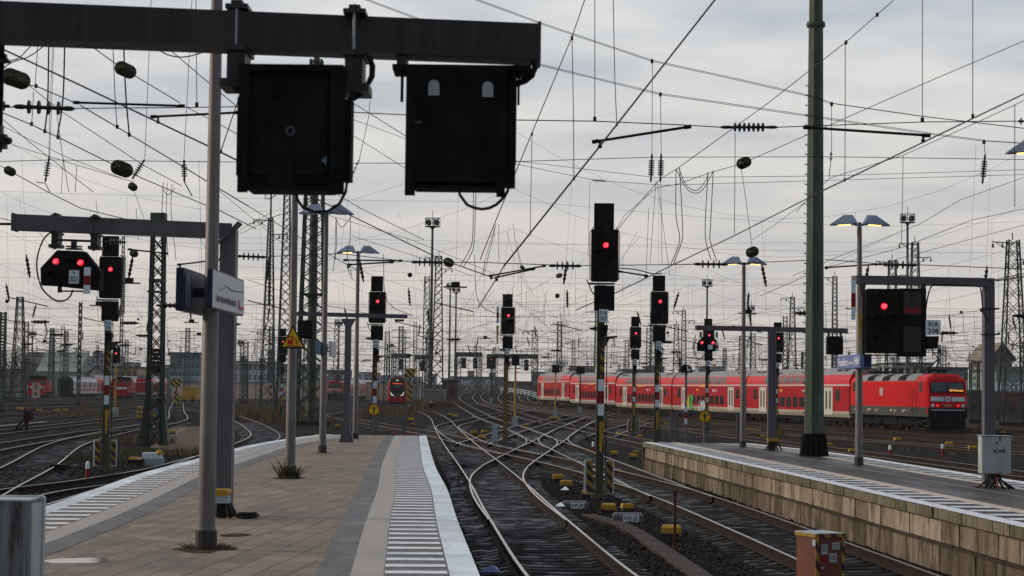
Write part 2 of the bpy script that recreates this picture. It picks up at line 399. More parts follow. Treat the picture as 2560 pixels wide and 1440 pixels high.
MATS['rubber'] = M('rubber', (.012, .012, .013), .6, var=.2)
MATS['grass'] = M('grass', (.060, .062, .026), .8, var=.5, scale=3)
MATS['dry_grass'] = M('dry_grass', (.10, .078, .038), .85, var=.5, scale=3)
MATS['glass'] = M('dark_glass', (.018, .022, .026), .12, var=.3, scale=2)
def hazard(name, ang=45, sc_=4.0, c1=(.33, .20, .02), c2=(.012, .012, .012)):
    m, nt, b = new_mat(name); g = N(nt, 'ShaderNodeTexCoord'); mp = N(nt, 'ShaderNodeMapping')
    mp.inputs['Rotation'].default_value = (0, R(ang), 0); nt.links.new(g.outputs['Object'], mp.inputs[0])
    w = N(nt, 'ShaderNodeTexWave', wave_type='BANDS', bands_direction='X', wave_profile='SIN'); w.inputs['Scale'].default_value = sc_; nt.links.new(mp.outputs[0], w.inputs['Vector'])
    s = ramp(nt, w.outputs[0], [(.48, g3(0)), (.52, g3(1))])
    d = noise(nt, coords(nt), 8, 4)
    nt.links.new(mix(nt, 1, mix(nt, s, c2, c1), ramp(nt, d, [(.3, g3(.7)), (.7, g3(1.1))]), 'MULTIPLY'), b.inputs['Base Color']); b.inputs['Roughness'].default_value = .5; MATS[name] = m
hazard('hazard_stripes', 45, 1.7)
hazard('hazard_fine', 45, 2.3)
hazard('hazard_large', 45, .55, (.55, .36, .03))
MATS['sign_yellow'] = M('sign_yellow', (.68, .46, .025), .5, var=.08)

# ---------------------------------------------------------------- ground
xs = [-640, -420, -280, -190, -140, -110] + [i * 2.5 for i in range(-36, 37)] + [110, 140, 190, 280, 420, 640]
ys = [-50, 0] + [20 + 15 * i for i in range(11)] + [180 + 10 * i for i in range(56)] + [760, 850, 1000, 1300, 1800, 2500]
g = MB(); g.v = [(x, y, zg(x, y) - .22) for y in ys for x in xs]; nx = len(xs)
g.f = [(j * nx + i, j * nx + i + 1, (j + 1) * nx + i + 1, (j + 1) * nx + i) for j in range(len(ys) - 1) for i in range(nx - 1)]
tag(g.build('ground', MATS['ballast'], smooth=True), kind='structure', label='dark ballast of the railway yard', )
def patch(name, pxs, mat, dz, kind='structure', label=None):
    ps = [G(*p) for p in pxs]
    mb = MB(); mb.add([(p.x, p.y, p.z - .2 + dz) for p in ps], [tuple(range(len(ps)))])
    o = mb.build(name, mat); me = o.data
    if me.polygons[0].normal.z < 0: me.flip_normals()
    return tag(o, kind=kind, label=label)
MATS['brown_gravel'] = M('brown_gravel', (.085, .060, .042), .9, var=.35, scale=9, bmp=.4)
MATS['pale_path'] = M('pale_path', (.13, .11, .095), .85, var=.2, scale=3)
patch('gravel_path', [(415, 1060), (600, 1058), (560, 1095), (470, 1128), (395, 1122), (380, 1090)], MATS['brown_gravel'], .012)
patch('walkway', [(455, 1062), (468, 1062), (392, 1110), (372, 1110)], MATS['pale_path'], .02)
patch('walkway', [(-40, 1052), (110, 1044), (120, 1050), (-40, 1064)], MATS['pale_path'], .05)

# ---------------------------------------------------------------- tracks
RAILP = [(-.075, -.158), (.075, -.158), (.075, -.145), (.014, -.12), (.014, -.045), (.037, -.03), (.037, -.004), (.03, 0), (-.03, 0), (-.037, -.004), (-.037, -.03), (-.014, -.045), (-.014, -.12), (-.075, -.145)]
RAILS = [(-.06, -.158), (.06, -.158), (.036, -.04), (.036, 0), (-.036, 0), (-.036, -.04)]
TRK = {}; tix = [0]
slp = MB(); slp.loft([[(x, y, z + dz) for y, z in ((-.14, -.30), (.14, -.30), (.115, -.215), (.055, -.165), (.02, -.156), (-.02, -.156), (-.055, -.165), (-.115, -.215))] for x, dz in ((-1.28, -.03), (-1.10, -.012), (-.98, -.03), (-.86, .0), (-.62, .0), (-.5, -.022), (0, -.03), (.5, -.022), (.62, 0), (.86, 0), (.98, -.03), (1.10, -.012), (1.28, -.03))])
slp_me = None
def rail_mesh(line, prof, dz):
    secs = []
    for i, p in enumerate(line):
        t = line[min(i + 1, len(line) - 1)] - line[max(i - 1, 0)]; n = Vector((t.y, -t.x, 0)).normalized()
        secs.append([p + n * x + Vector((0, 0, z + dz)) for x, z in prof])
    return MB().loft(secs)
def track(label, pts, pix=True, near=60, sm=5, sleepers=150, single=0, step=2.0):
    global slp_me
    k = tix[0]; tix[0] += 1; dz = .0025 * (k % 9)
    ws = [G(*p) if pix else Vector((p[0], p[1], zg(p[0], p[1]))) for p in pts]
    line = smooth(resample(crom(ws, .5), step), sm)
    line = [Vector((p.x, p.y, zg(p.x, p.y))) for p in line]
    TRK[k] = line
    t = T('railway_track', label, 'track', line[len(line) // 2], group='tracks of the yard')
    for s in (-.7525, .7525):
        ln = offset(line, s)
        rl = rail_mesh(ln, RAILP if min(p.y for p in ln) < 90 else RAILS, dz - .003).build('rail', MATS['rail_rust'], t, world=True); rail_mesh(ln, [(-.024, -.02), (.024, -.02), (.024, 0), (-.024, 0)], dz).build('running_surface', MATS['rail'], rl, world=True)
    ss = resample(line, .54); mb = MB(); n1 = 0
    if slp_me is None:
        o = slp.build('sleeper', MATS['sleeper']); slp_me = o.data; bpy.data.objects.remove(o)
    for i in range(1, len(ss) - 1):
        p = ss[i]
        if p.y > sleepers or p.y < 14: continue
        if abs(p.x) > .29 * p.y + 6: continue
        d = ss[i + 1] - ss[i - 1]; a = math.atan2(d.y, d.x) - math.pi / 2; z = -.0015 * (k % 9) + uni(-.004, .004)
        if n1 < single and p.y < 62:
            o = bpy.data.objects.new('sleeper', slp_me); COL.objects.link(o); o.parent = t; o.location = p - t.location + Vector((0, 0, z)); o.rotation_euler = (0, 0, a + uni(-.01, .01)); n1 += 1
        else:
            c, s_ = math.cos(a), math.sin(a)
            mb.add([(p.x + x * c - y * s_, p.y + x * s_ + y * c, p.z + zz_ + z) for x, y, zz_ in slp.v], slp.f)
    if mb.v: tag(mb.build('sleeper_row', MATS['sleeper'], t, world=True), kind='stuff')
    return line
M1far = [(1158, 961), (1176, 969), (1150, 984), (1138, 995), (1150, 1008), (1180, 1025), (1209, 1041)]
TA = track('near track running close past the white platform edge into the distance', [(1600, 1560), (1451, 1440), (1366, 1347), (1288, 1260), (1245, 1207), (1191, 1150), (1153, 1113), (1118, 1073), (1097, 1045), (1070, 1031), (1030, 1023), (1005, 1015), (992, 1010)], single=95)
TB = track('near track hugging the concrete wall of the right platform', [(2560, 1580), (2217, 1440), (1910, 1317), (1703, 1238), (1588, 1202), (1478, 1173), (1390, 1152), (1283, 1130), (1128, 1095), (1040, 1077), (940, 1060), (868, 1047), (838, 1039), (870, 1031), (940, 1020), (988, 1010)], single=95)
TD = track('crossover curving from the near track over to the right behind signal 207', [(1320, 1300), (1270, 1250), (1247, 1215), (1243, 1190), (1260, 1168), (1286, 1151), (1336, 1122), (1370, 1103), (1395, 1088), (1426, 1070), (1467, 1050), (1510, 1037), (1570, 1028)], sm=2, step=1.0)
TM1 = track('leftmost of the shiny tracks winding down from the ramp in the centre', M1far + [(1266, 1062), (1295, 1074), (1340, 1093), (1422, 1124), (1461, 1141), (1588, 1195), (1703, 1241)], sm=2)
TM2 = track('second shiny track winding down from the ramp, passing behind the right platform', [(1206, 962), (1218, 971), (1200, 983), (1192, 993), (1207, 1008), (1245, 1020), (1290, 1034), (1340, 1049), (1420, 1065), (1520, 1086), (1620, 1106), (1800, 1137), (1990, 1166), (2300, 1213), (2700, 1270)], sm=3)
TM3 = track('third track coming off the ramp, seen just right of the striped yellow post', [(1246, 962), (1262, 976), (1256, 997), (1285, 1012), (1335, 1024), (1420, 1037), (1510, 1049), (1620, 1063), (1760, 1081), (1900, 1100), (2100, 1126), (2400, 1165), (2750, 1212)], sm=3)
TRN = [(x, y) for x, y in ((33.9, 109), (29.8, 136), (27.3, 152), (22.4, 178), (17.9, 204.3), (13.5, 230.8), (8.95, 257.2), (5.2, 283.7), (3.0, 305), (2.2, 340), (2.4, 400), (1.0, 480), (-6, 560), (-16, 620))]
TT = track('track under the long red double deck train', [(44, 60)] + TRN, pix=False, sm=2)
track('slip curve linking the crossover back into the platform wall track', [(1640, 1215), (1560, 1182), (1461, 1141), (1422, 1124), (1392, 1110), (1383, 1099), (1395, 1087), (1426, 1070), (1480, 1046)], sm=2, step=1.0)
track('slip curve left of the post of signal 207, bending back to the near track', [(1200, 1040), (1266, 1062), (1300, 1074), (1333, 1088), (1355, 1103), (1341, 1119), (1300, 1143), (1262, 1166)], sm=2, step=1.0)
track('crossing track swinging across in front of the striped yellow post', [(1420, 1012), (1300, 1027), (1208, 1043), (1156, 1054), (1120, 1065), (1130, 1080), (1165, 1100), (1210, 1116), (1300, 1135)], sm=2, step=1.0)
track('crossover rising to the right beyond the yellow cabinets near the buffer fence', [(1180, 1110), (1290, 1074), (1400, 1046), (1500, 1030), (1620, 1022)], sm=2)
track('crossing track on the right between the small signals and the red train', [(1500, 1092), (1560, 1070), (1640, 1050), (1760, 1040), (1900, 1042)], sm=2)
for i, (off, sl) in enumerate(((4.6, .172), (9.4, .158), (14.2, .142))):
    track(['track next to the red train on its near side', 'second track in front of the red train', 'third track in front of the red train, behind the green mast'][i],
          [(29.8 - off + (136 - y) * sl + (0 if y < 250 else -(y - 250) ** 2 * .0004), y) for y in range(48, 300, 12)], pix=False, sm=1)
track('diagonal track cutting across the yard between mast and red train', [(30 - (y - 70) * .27, y) for y in range(62, 170, 9)], pix=False, sm=1)
for i, off in enumerate((4.8, 9.6, 15)):
    track(['track just beyond the red locomotive', 'second track beyond the red locomotive', 'third track beyond the red locomotive near the brick arches'][i],
          [(29.8 + off + (136 - y) * .178, y) for y in range(96, 330, 18)], pix=False, sm=1, sleepers=120)
TL1 = track('curved track along the left platform edge behind the grey poles', [(-150, 1390), (60, 1310), (193, 1267), (290, 1233), (380, 1202), (460, 1175), (550, 1138), (623, 1112), (664, 1090), (645, 1070), (617, 1055), (585, 1043), (550, 1034), (480, 1024)], sm=3)
track('switch track merging into the platform track on the left', [(-160, 1300), (0, 1242), (95, 1222), (215, 1208), (330, 1190), (430, 1172), (540, 1141)], sm=2, step=1.0)
TL2 = track('shiny curved track bending past the feet of the green lattice mast', [(-300, 1360), (-60, 1228), (75, 1165), (178, 1106), (313, 1074), (400, 1060), (440, 1049), (446, 1040), (441, 1028), (444, 1012), (446, 1003)], sm=2)
track('switch track joining the shiny bend from the far left', [(-200, 1160), (-60, 1128), (0, 1116), (110, 1098), (230, 1080), (313, 1071), (390, 1059)], sm=2)
for i, pts in enumerate(([(-80, 1092), (0, 1080), (200, 1058), (360, 1037), (480, 1023), (580, 1014)], [(-80, 1060), (170, 1040), (360, 1026), (480, 1016), (560, 1010)],
                         [(-80, 1042), (200, 1027), (400, 1013), (520, 1006)], [(-80, 1026), (200, 1016), (400, 1006)], [(-60, 1014), (200, 1008), (380, 1001)])):
    track(['yard track in front of the rusty buffer stop', 'yard track behind the rusty buffer stop', 'yard track with small yellow boxes along it', 'siding in front of the parked coaches', 'farthest siding at the buffers of the parked coaches'][i], pts, sm=3, sleepers=200)
track('sidings track leading towards the second red train in the left centre', [(600, 1040), (700, 1024), (780, 1011), (846, 1001), (880, 993)], sm=2)

# loose ballast stones where the bed is close enough to see them
st = MB()
def stone(x, y, z, r):
    a = uni(0, 6.3); q = [uni(.6, 1.1) for _ in range(6)]; c, s_ = math.cos(a), math.sin(a)
    vs = [(q[0], 0, uni(-.2, .2)), (0, q[1], uni(-.2, .2)), (-q[2], 0, uni(-.2, .2)), (0, -q[3], uni(-.2, .2)), (uni(-.3, .3), uni(-.3, .3), q[4] * .8), (0, 0, -.7)]
    st.add([(x + r * (u * c - w * s_), y + r * (u * s_ + w * c), z + r * t) for u, w, t in vs], [(0, 1, 4), (1, 2, 4), (2, 3, 4), (3, 0, 4), (1, 0, 5), (2, 1, 5), (3, 2, 5), (0, 3, 5)])
def xat(l, y):
    for p, q in zip(l, l[1:]):
        if (p.y - y) * (q.y - y) <= 0 and p.y != q.y: return p.x + (q.x - p.x) * (y - p.y) / (q.y - p.y)
    return 99
for _ in range(30000):
    y = 20 + 42 * rnd() ** 1.5; x = uni(-.6 - .045 * (y - 18), 7.2 - .045 * (y - 15))
    on = abs(x - xat(TA, y)) < 1.28 or abs(x - xat(TB, y)) < 1.28 or (y < 60 and abs(x - xat(TD, y)) < 1.28)
    if on: stone(x, y, -.235 + uni(-.02, .01), uni(.02, .04))
    else: stone(x, y, -.185 + uni(-.02, .02), uni(.022, .05))
for _ in range(6000):
    y = uni(36, 75); x = uni(-16, -6.8) if y > 50 else uni(-13, -7)
    stone(x, y, -.185, uni(.025, .05))
tag(st.build('ballast_stones', MATS['stone']), kind='stuff', label='dark crushed stone lying between the near rails')
# ---------------------------------------------------------------- platforms
def pxX(pts, z): return [Gz(x, y, z) for x, y in pts]
PZ = .76
def edge(pts, y0, y1, n=60):                   # smooth edge line through measured points
    pts = sorted(pts, key=lambda p: p[1]); out = []
    sm_ = smooth(resample(crom([Vector((x, y, PZ)) for x, y in pts], .5), 1.0), 6)
    return [Vector((lerp_tab([(p.y, p.x) for p in sm_], y0 + (y1 - y0) * i / n), y0 + (y1 - y0) * i / n, PZ)) for i in range(n + 1)]
def up(l, dz): return [p + Vector((0, 0, dz)) for p in l]
def strip(name, a, b, mat, dz, par): return MB().ribbon(up(a, dz), up(b, dz)).build(name, mat, par, world=True)
def stripes(a, b, period, duty, dz, par, mat):
    mb = MB(); n = len(a)
    seg = [0]
    for i in range(1, n): seg.append(seg[-1] + (a[i] - a[i - 1]).length)
    def at(l, s):
        for i in range(1, n):
            if s <= seg[i]:
                t = (s - seg[i - 1]) / (seg[i] - seg[i - 1]); return l[i - 1].lerp(l[i], t)
        return l[-1]
    s = .1
    while s + period < seg[-1]:
        j = uni(-.015, .015)
        mb.add([p + Vector((0, 0, dz)) for p in (at(a, s), at(b, s + j), at(b, s + j + period * duty), at(a, s + period * duty))], [(0, 1, 2, 3)])
        s += period
    return mb.build('painted_stripes', mat, par, world=True)
def flip(o):
    if o.data.polygons and o.data.polygons[0].normal.z < 0: o.data.flip_normals()
RX = [(.30, 8), (-.26, 18.6), (-.48, 22.7), (-.71, 27), (-1.09, 35), (-1.57, 43), (-1.98, 51), (-2.42, 60), (-3.15, 75)]
LX = [(-6.2, 8), (-6.3, 20), (-6.56, 27.6), (-6.77, 30.9), (-7.05, 35.2), (-7.36, 39.9), (-7.52, 47.7), (-7.75, 55.3), (-7.8, 61), (-7.5, 69.5), (-6.95, 75)]
er = edge(RX, 8, 75); elf = edge(LX, 8, 75)
body = MB(); n = len(er)
vs = er + elf + up(er, -1.0) + up(elf, -1.0)
body.v = [tuple(v) for v in vs]
for i in range(n - 1):
    body.f += [(i, i + 1, n + i + 1, n + i), (i + 1, i, 2 * n + i, 2 * n + i + 1), (n + i, n + i + 1, 3 * n + i + 1, 3 * n + i)]
body.f += [(n - 1, 2 * n - 1 + 0, 4 * n - 1, 3 * n - 1), (0, 2 * n, 3 * n, n)]
pl = body.build('platform', MATS['paving_slabs']); tag(pl, kind='structure', label='left platform paved with beige slabs')
if pl.data.polygons[0].normal.z < 0: pl.data.flip_normals()
o1, o2, o3, o4 = offset(er, -.28), offset(er, -.90), offset(er, -1.21), offset(er, -1.53)
for nm, a, b, m_ in (('edge_band', er, o1, 'white_paint_slabs'), ('tile_band', o1, o2, 'stripe_tiles'), ('tactile_band', o2, o3, 'tactile'), ('sett_band', o3, o4, 'dark_setts')):
    flip(strip(nm, a, b, MATS[m_], .004 if nm != 'edge_band' else .006, pl))
flip(stripes(offset(er, -.30), offset(er, -.89), .72, .40, .009, pl, MATS['white_paint']))
l1, l2, l3, l4 = offset(elf, .30), offset(elf, .95), offset(elf, 1.27), offset(elf, 1.62)
for nm, a, b, m_ in (('edge_band', elf, l1, 'white_paint_slabs'), ('tile_band', l1, l2, 'paving_slabs'), ('tactile_band', l2, l3, 'tactile'), ('sett_band', l3, l4, 'dark_setts')):
    flip(strip(nm, a, b, MATS[m_], .004 if nm != 'edge_band' else .006, pl))
flip(stripes(offset(elf, .31), offset(elf, .94), .80, .40, .009, pl, MATS['white_paint']))
# right platform with its concrete wall
FX = [(7.35, 12), (7.1, 20), (6.83, 26.5), (6.64, 30.6), (6.38, 35.4), (6.07, 42), (5.55, 51), (5.1, 60), (4.6, 69.3)]
BX = [(12.6, 12), (11.6, 26), (10.5, 40.9), (10.3, 44.6), (10.0, 51.2), (9.6, 60), (8.3, 69.3)]
ef = edge(FX, 12, 69.3); eb = edge(BX, 12, 69.3); fi = offset(ef, .12)
body = MB(); n = len(ef)
body.v = [tuple(v) for v in fi + eb + up(fi, -1.0) + up(eb, -1.0)]
for i in range(n - 1):
    body.f += [(i + 1, i, n + i, n + i + 1), (i, i + 1, 2 * n + i + 1, 2 * n + i), (n + i + 1, n + i, 3 * n + i, 3 * n + i + 1)]
body.f += [(n - 1, 2 * n - 1, 4 * n - 1, 3 * n - 1), (0, 2 * n, 3 * n, n)]
pr = body.build('platform', MATS['asphalt']); tag(pr, kind='structure', label='right platform of dark asphalt above a concrete wall')
if pr.data.polygons[0].normal.z < 0: pr.data.flip_normals()
a1, a2, a3 = offset(ef, .30), offset(ef, .95), offset(ef, 1.25)
for nm, a, b, m_ in (('edge_band', ef, a1, 'white_paint'), ('tile_band', a1, a2, 'asphalt'), ('cream_band', a2, a3, 'cream_paint')):
    flip(strip(nm, a, b, MATS[m_], .005 if nm != 'edge_band' else .008, pr))
flip(stripes(offset(ef, .32), offset(ef, .94), 1.0, .36, .010, pr, MATS['white_paint']))
b1, b2 = offset(eb, -.30), offset(eb, -.95); b3 = offset(eb, -1.2)
flip(strip('edge_band', eb, b1, MATS['white_paint'], .008, pr)); flip(strip('cream_band', b2, b3, MATS['cream_paint'], .005, pr))
flip(stripes(offset(eb, -.32), offset(eb, -.94), .95, .36, .010, pr, MATS['white_paint']))
mid = [a.lerp(b, .55) for a, b in zip(ef, eb)]; flip(strip('drain_channel', mid, offset(mid, .035), MATS['cream_paint'], .006, pr))
def wall_row(line, w, z0, z1, thick, mat, name, jit, par):
    mb = MB(); pts = resample(line, w)
    for i in range(len(pts) - 1):
        p, q = pts[i], pts[i + 1]; t = (q - p).normalized(); nrm = Vector((-t.y, t.x, 0)); p = p + t * .013; q = q - t * .013
        o_ = nrm * uni(-jit, jit); b_ = -nrm * thick
        dz = uni(-.006, .006)
        mb.add([Vector((v.x, v.y, z)) for z in (z0, z1 + dz) for v in (p + o_, q + o_, q + b_, p + b_)], [(0, 3, 2, 1), (4, 5, 6, 7), (0, 1, 5, 4), (1, 2, 6, 5), (2, 3, 7, 6), (3, 0, 4, 7)])
    return mb.build(name, mat, par, world=True)
wr = T('platform_wall', 'stained concrete block wall with mossy coping under the right platform edge', 'wall', (6.3, 40, 0))
wall_row(offset(ef, .0), .8, .60, .757, .3, MATS['coping'], 'coping', .012, wr)
wall_row(offset(ef, .09), 1.0, .235, .597, .2, MATS['panel_upper'], 'upper_panels', .010, wr)
wall_row(offset(ef, .03), 1.3, .185, .232, .3, MATS['trough'], 'ledge', .004, wr)
wall_row(offset(ef, .05), 1.0, -.24, .182, .2, MATS['panel'], 'lower_panels', .010, wr)
# end wall at the far corner
we = MB(); we.box(4.6, 8.3, 69.3, 69.5, -.2, .75); we.build('end_wall', MATS['panel'], wr, world=True)
# small surface things
def flatpoly(name, pts, z, mat, label, cat, kind=None):
    mb = MB(); ps = [Gz(x, y, z) for x, y in pts]; n = len(ps)
    mb.add([(p.x, p.y, z) for p in ps] + [(p.x, p.y, z + .02) for p in ps], [tuple(range(n)), tuple(range(n, 2 * n))] + [(i, (i + 1) % n, (i + 1) % n + n, i + n) for i in range(n)])
    return tag(mb.build(name, mat), label, cat, kind=kind)
def puddle(pts, z):
    mb = MB(); ps = [Gz(x, y, z) for x, y in pts]; mb.add([(p.x, p.y, z) for p in ps], [tuple(range(len(ps)))])
    o = mb.build('puddle', MATS['puddle']); flip(o); return tag(o, kind='structure', label='thin puddle on the platform slabs')
m, nt, b = new_mat('puddle'); nt.links.new(ramp(nt, noise(nt, coords(nt), 1.5), [(.3, (.05, .045, .04)), (.7, (.12, .105, .09))]), b.inputs['Base Color']); b.inputs['Roughness'].default_value = .12; MATS['puddle'] = m
MATS['dirt'] = M('dirt', (.05, .038, .026), .95, var=.5, scale=14, spec=.05)  # brown dirt tone, doubling as painted contact shade under poles, mast and cabinet
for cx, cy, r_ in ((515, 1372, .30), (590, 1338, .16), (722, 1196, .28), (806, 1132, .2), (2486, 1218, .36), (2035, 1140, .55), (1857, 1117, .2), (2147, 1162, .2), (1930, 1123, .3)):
    q = Gz(cx, cy, PZ); mb = MB(); mb.add([(q.x + r_ * uni(.7, 1.35) * math.cos(R(15 * k)), q.y + r_ * 1.6 * uni(.7, 1.3) * math.sin(R(15 * k)), PZ + .004) for k in range(24)], [tuple(range(24))]); tag(mb.build('dirt_shade_patch', MATS['dirt']), kind='structure', label='dirt and painted contact shade at a foot on the platform')
puddle([(100, 1402), (150, 1396), (260, 1393), (285, 1400), (240, 1408), (130, 1408)], PZ + .004)
# ---------------------------------------------------------------- signals
def loc(o): return o.matrix_basis.translation
def plate_text(par, mbpos, lines, w, h, y, mat='ink', sub='lettering'):
    mb = MB()
    n = len(lines); lh = h / n
    for i, (s, ws) in enumerate(lines):
        text(mb, s, (mbpos[0], y, mbpos[2] + h / 2 - lh * (i + .5)), (1, 0, 0), (0, 0, 1), w * ws, lh * .72)
    return mb.build(sub, MATS[mat], par)
def hood(par, x, z, r, y, name='hood'):
    mb = MB(); vs = []; n = 9
    for k in range(n):
        a = R(-10 + 200 * k / (n - 1))
        for yy, rr in ((y, r), (y - .16 * (.35 + .65 * max(0, math.sin(a))), r * 1.0)): vs.append((x + rr * math.cos(a), yy, z + rr * math.sin(a)))
    mb.add(vs, [(2 * k, 2 * k + 2, 2 * k + 3, 2 * k + 1) for k in range(n - 1)])
    o = mb.build(name, MATS['black'], par); md = o.modifiers.new('thick', 'SOLIDIFY'); md.thickness = .008; return o
def lens(par, x, z, r, y, lit=True):
    mb = MB(); mb.lathe([(0, r), (.02, r * .95), (.035, r * .6), (.04, .002)], (x, y, z), (x, y - 1, z), 14)
    o = mb.build('lens', MATS['red_glow'] if lit else MATS['black_face'], par)
    if lit and r > .04:
        c = MB()
        for i in range(3):
            for j in range(3):
                c.ball((x + (i - 1) * r * .45 + (j - 1) * .01, y - .045, z + (j - 1) * r * .42), r * .13, 6, 4)
        c.build('led_cluster', MATS['red_core'], o)
    return o
def mast_plate(par, x, z0, z1, y, w):
    d = z1 - z0
    a = MB(); a.box(x - w / 2, x + w / 2, y, y + .015, z0, z1); p = a.build('mast_plate', MATS['white_plate'], par)
    b_ = MB(); b_.box(x - w / 2 - .002, x + w / 2 + .002, y - .006, y, z0 + d * .33, z0 + d * .68); b_.build('red_field', MATS['red_plate'], p)
MATS['olive_post'] = M('olive_post', (.085, .098, .068), .6, .05, var=.25, scale=4, stretch=(1, 1, .2), dirt=(.05, .045, .035), dirt_amt=.5)
def signal(px, py, d, label, plate, top=True, lower=True, stripes=True, base_plates=True, yellow=True, hs=1.0, fine=True, lit=(.02, 6.28), small=None):
    p = P(px, py, d); t = T('main_signal', label, 'railway signal', (p.x, p.y, zg(p.x, p.y) - .15), group='colour light signals on posts')
    k = hs
    post = MB()   # I-section post
    post.box(-.085, .105, -.02, .02, 0, 5.3 * k).box(-.085, -.065, -.08, .08, 0, 5.3 * k).box(.085, .105, -.08, .08, 0, 5.3 * k)
    post.box(-.18, .22, -.16, .16, 0, .12); post.build('post', MATS['olive_post'], t)
    ox = .08; hd = MB(); hd.rbox(ox - .335, ox + .335, -.28, .02, 5.38 * k, 6.68 * k, .05)
    head = hd.build('signal_head', MATS['black'], t)
    fc = MB(); fc.rbox(ox - .30, ox + .30, -.295, -.281, 5.45 * k, 6.62 * k, .04); fc.build('face', MATS['black_face'], head)
    if top:
        b_ = MB(); b_.box(-.19, .30, -.24, -.02, 6.70 * k, 7.33 * k); tp = b_.build('indicator_panel', MATS['black'], t)
        c = MB(); c.box(-.13, .25, -.255, -.242, 6.80 * k, 7.27 * k); c.build('face', MATS['black_face'], tp)
    if lower:
        b_ = MB(); b_.box(-.17, .33, -.24, -.02, 4.66 * k, 5.28 * k); lp = b_.build('indicator_panel', MATS['black'], t)
        c = MB(); c.box(-.11, .28, -.255, -.242, 4.72 * k, 5.23 * k); c.build('face', MATS['black_face'], lp)
    for x, z, r in ((-.14, 6.50, .05), (-.14, 6.04, .11), (.16, 6.04, .11), (.0, 5.80, .06), (-.2, 5.63, .05)):
        lens(t, x + ox, z * k, r * .85, -.296, False)
        if fine: hood(t, x + ox, z * k, r, -.296)
    lens(t, lit[0] + ox, lit[1] * k, .074, -.298)
    if fine: hood(t, lit[0] + ox, lit[1] * k, .1, -.296)
    fr = MB()
    for s in (-1, 1): fr.tube([(ox + s * .36, -.1, 5.42 * k), (ox + s * .37, -.1, 6.6 * k), (ox + s * .28, -.12, 6.75 * k)], .012, 5)
    fr.tube([(-.34, -.2, 5.33 * k), (.34, -.2, 5.33 * k)], .022, 6); fr.tube([(-.3, .05, 5.33 * k), (.3, .05, 5.33 * k)], .022, 6)
    fr.tube([(-.36, -.1, 5.42 * k), (-.3, -.2, 5.3 * k), (-.25, -.2, 5.15 * k), (-.12, -.1, 5.0 * k)], .016, 6)
    fr.build('cage_rails', MATS['dark_steel'], t)
    if plate:
        a = MB(); a.box(-.05, .17, -.27, -.255, 4.37 * k, 4.69 * k); pp = a.build('name_plate', MATS['white_plate'], t)
        plate_text(pp, (.06, 0, 4.53 * k), [(plate[0], 1), (plate[1], 1)], .18, .28, -.272)
    a = MB(); a.prism([(-.02, 4.02), (.15, 4.02), (.18, 4.3), (-.02, 4.3)], -.26, -.06); a.build('relay_box', MATS['black'], t)
    a = MB(); a.prism([(.1, 3.72), (.22, 3.95), (.42, 4.0), (.42, 4.04), (-.05, 4.0), (-.05, 3.95), (.12, 3.9)], -.12, .12); a.build('bracket', MATS['dark_steel'], t)
    if stripes:
        a = MB(); a.box(.0, .108, -.10, -.082, 3.0, 3.72); a.build('warning_band', MATS['hazard_stripes'], t)
        mast_plate(t, .025, 2.05, 2.95, -.11, .15)
    if yellow:
        a = MB(); a.prism([(.0, 1.15), (.06, 1.15), (.105, 1.9), (-.01, 1.9)], -.11, -.085); a.build('yellow_board', MATS['yellow'], t)
    if base_plates:
        a = MB()
        for x in (-.27, .27): a.box(x - .105, x + .10, .0, .02, .12, .95)
        b_ = MB(); 
        for x0 in (-.29, .21): 
            q = MB(); q.box(x0 - .03, x0 + .13, -.03, -.005, .15, .93); q.build('striped_board', MATS['hazard_stripes'], t)
        a.build('backing_board', MATS['white_plate'], t)
    cb = MB(); cb.tube([(.16, .05, .1), (.17, .05, 3.8), (.12, .05, 5.2)], .014, 5); cb.build('cable', MATS['rubber'], t)
    return t
SIG = {}
SIG['207'] = signal(1497, 1240, 49.6, 'tall red signal with name plate 01A 207 on a green post', ('01A', '207'))
SIG['226'] = signal(934, 1095, 83, 'red signal with name plate 01A 226 beyond the left platform end', ('01A', '226'), base_plates=False)
SIG['228'] = signal(1640, 1105, 80, 'red signal with name plate 01A 228 beside the far corner of the right platform', ('01A', '228'), base_plates=False)
SIG['236'] = signal(262, 1165, 62.5, 'red signal with name plate 01A 236 at the left beside the hanging signal', ('01A', '236'))
SIG['217'] = signal(1262, 1108, 97, 'red signal on the black and yellow striped post in the centre', ('01A', '217'), base_plates=False, stripes=False, yellow=False)
SIG['s1'] = signal(1583, 1084, 124, 'smaller red signal between the posts of 01A 207 and 01A 228', ('01A', '718'), fine=False)
SIG['s2'] = signal(1766, 1086, 126, 'red signal rising behind the two light hanging signal of the right cross gantry', ('01A', '720'), fine=False, base_plates=False)
SIG['s3'] = signal(1940, 1082, 131, 'red signal half hidden by the square post of the right cross gantry', ('01A', '722'), fine=False, base_plates=False)
SIG['s4'] = signal(702, 1050, 158, 'red signal half hidden behind the yellow warning triangle', None, fine=False, base_plates=False)
# striped cladding and cabinet of the centre post
t = SIG['217']; a = MB(); a.box(-.10, .12, -.11, -.085, .0, 4.0); a.build('striped_cladding', MATS['hazard_fine'], t)
a = MB(); a.box(-.62, -.35, -.15, .2, 0, 1.0); a.box(-.62, -.58, -.16, .21, 1.0, 1.05); a.build('cabinet', MATS['cabinet'], t)
mast_plate(t, -.42, 5.9, 6.7, -.2, .12)
a = MB(); a.prism([(-.46, 4.9), (-.40, 4.9), (-.36, 5.8), (-.48, 5.8)], -.22, -.2); a.build('yellow_board', MATS['yellow'], t)
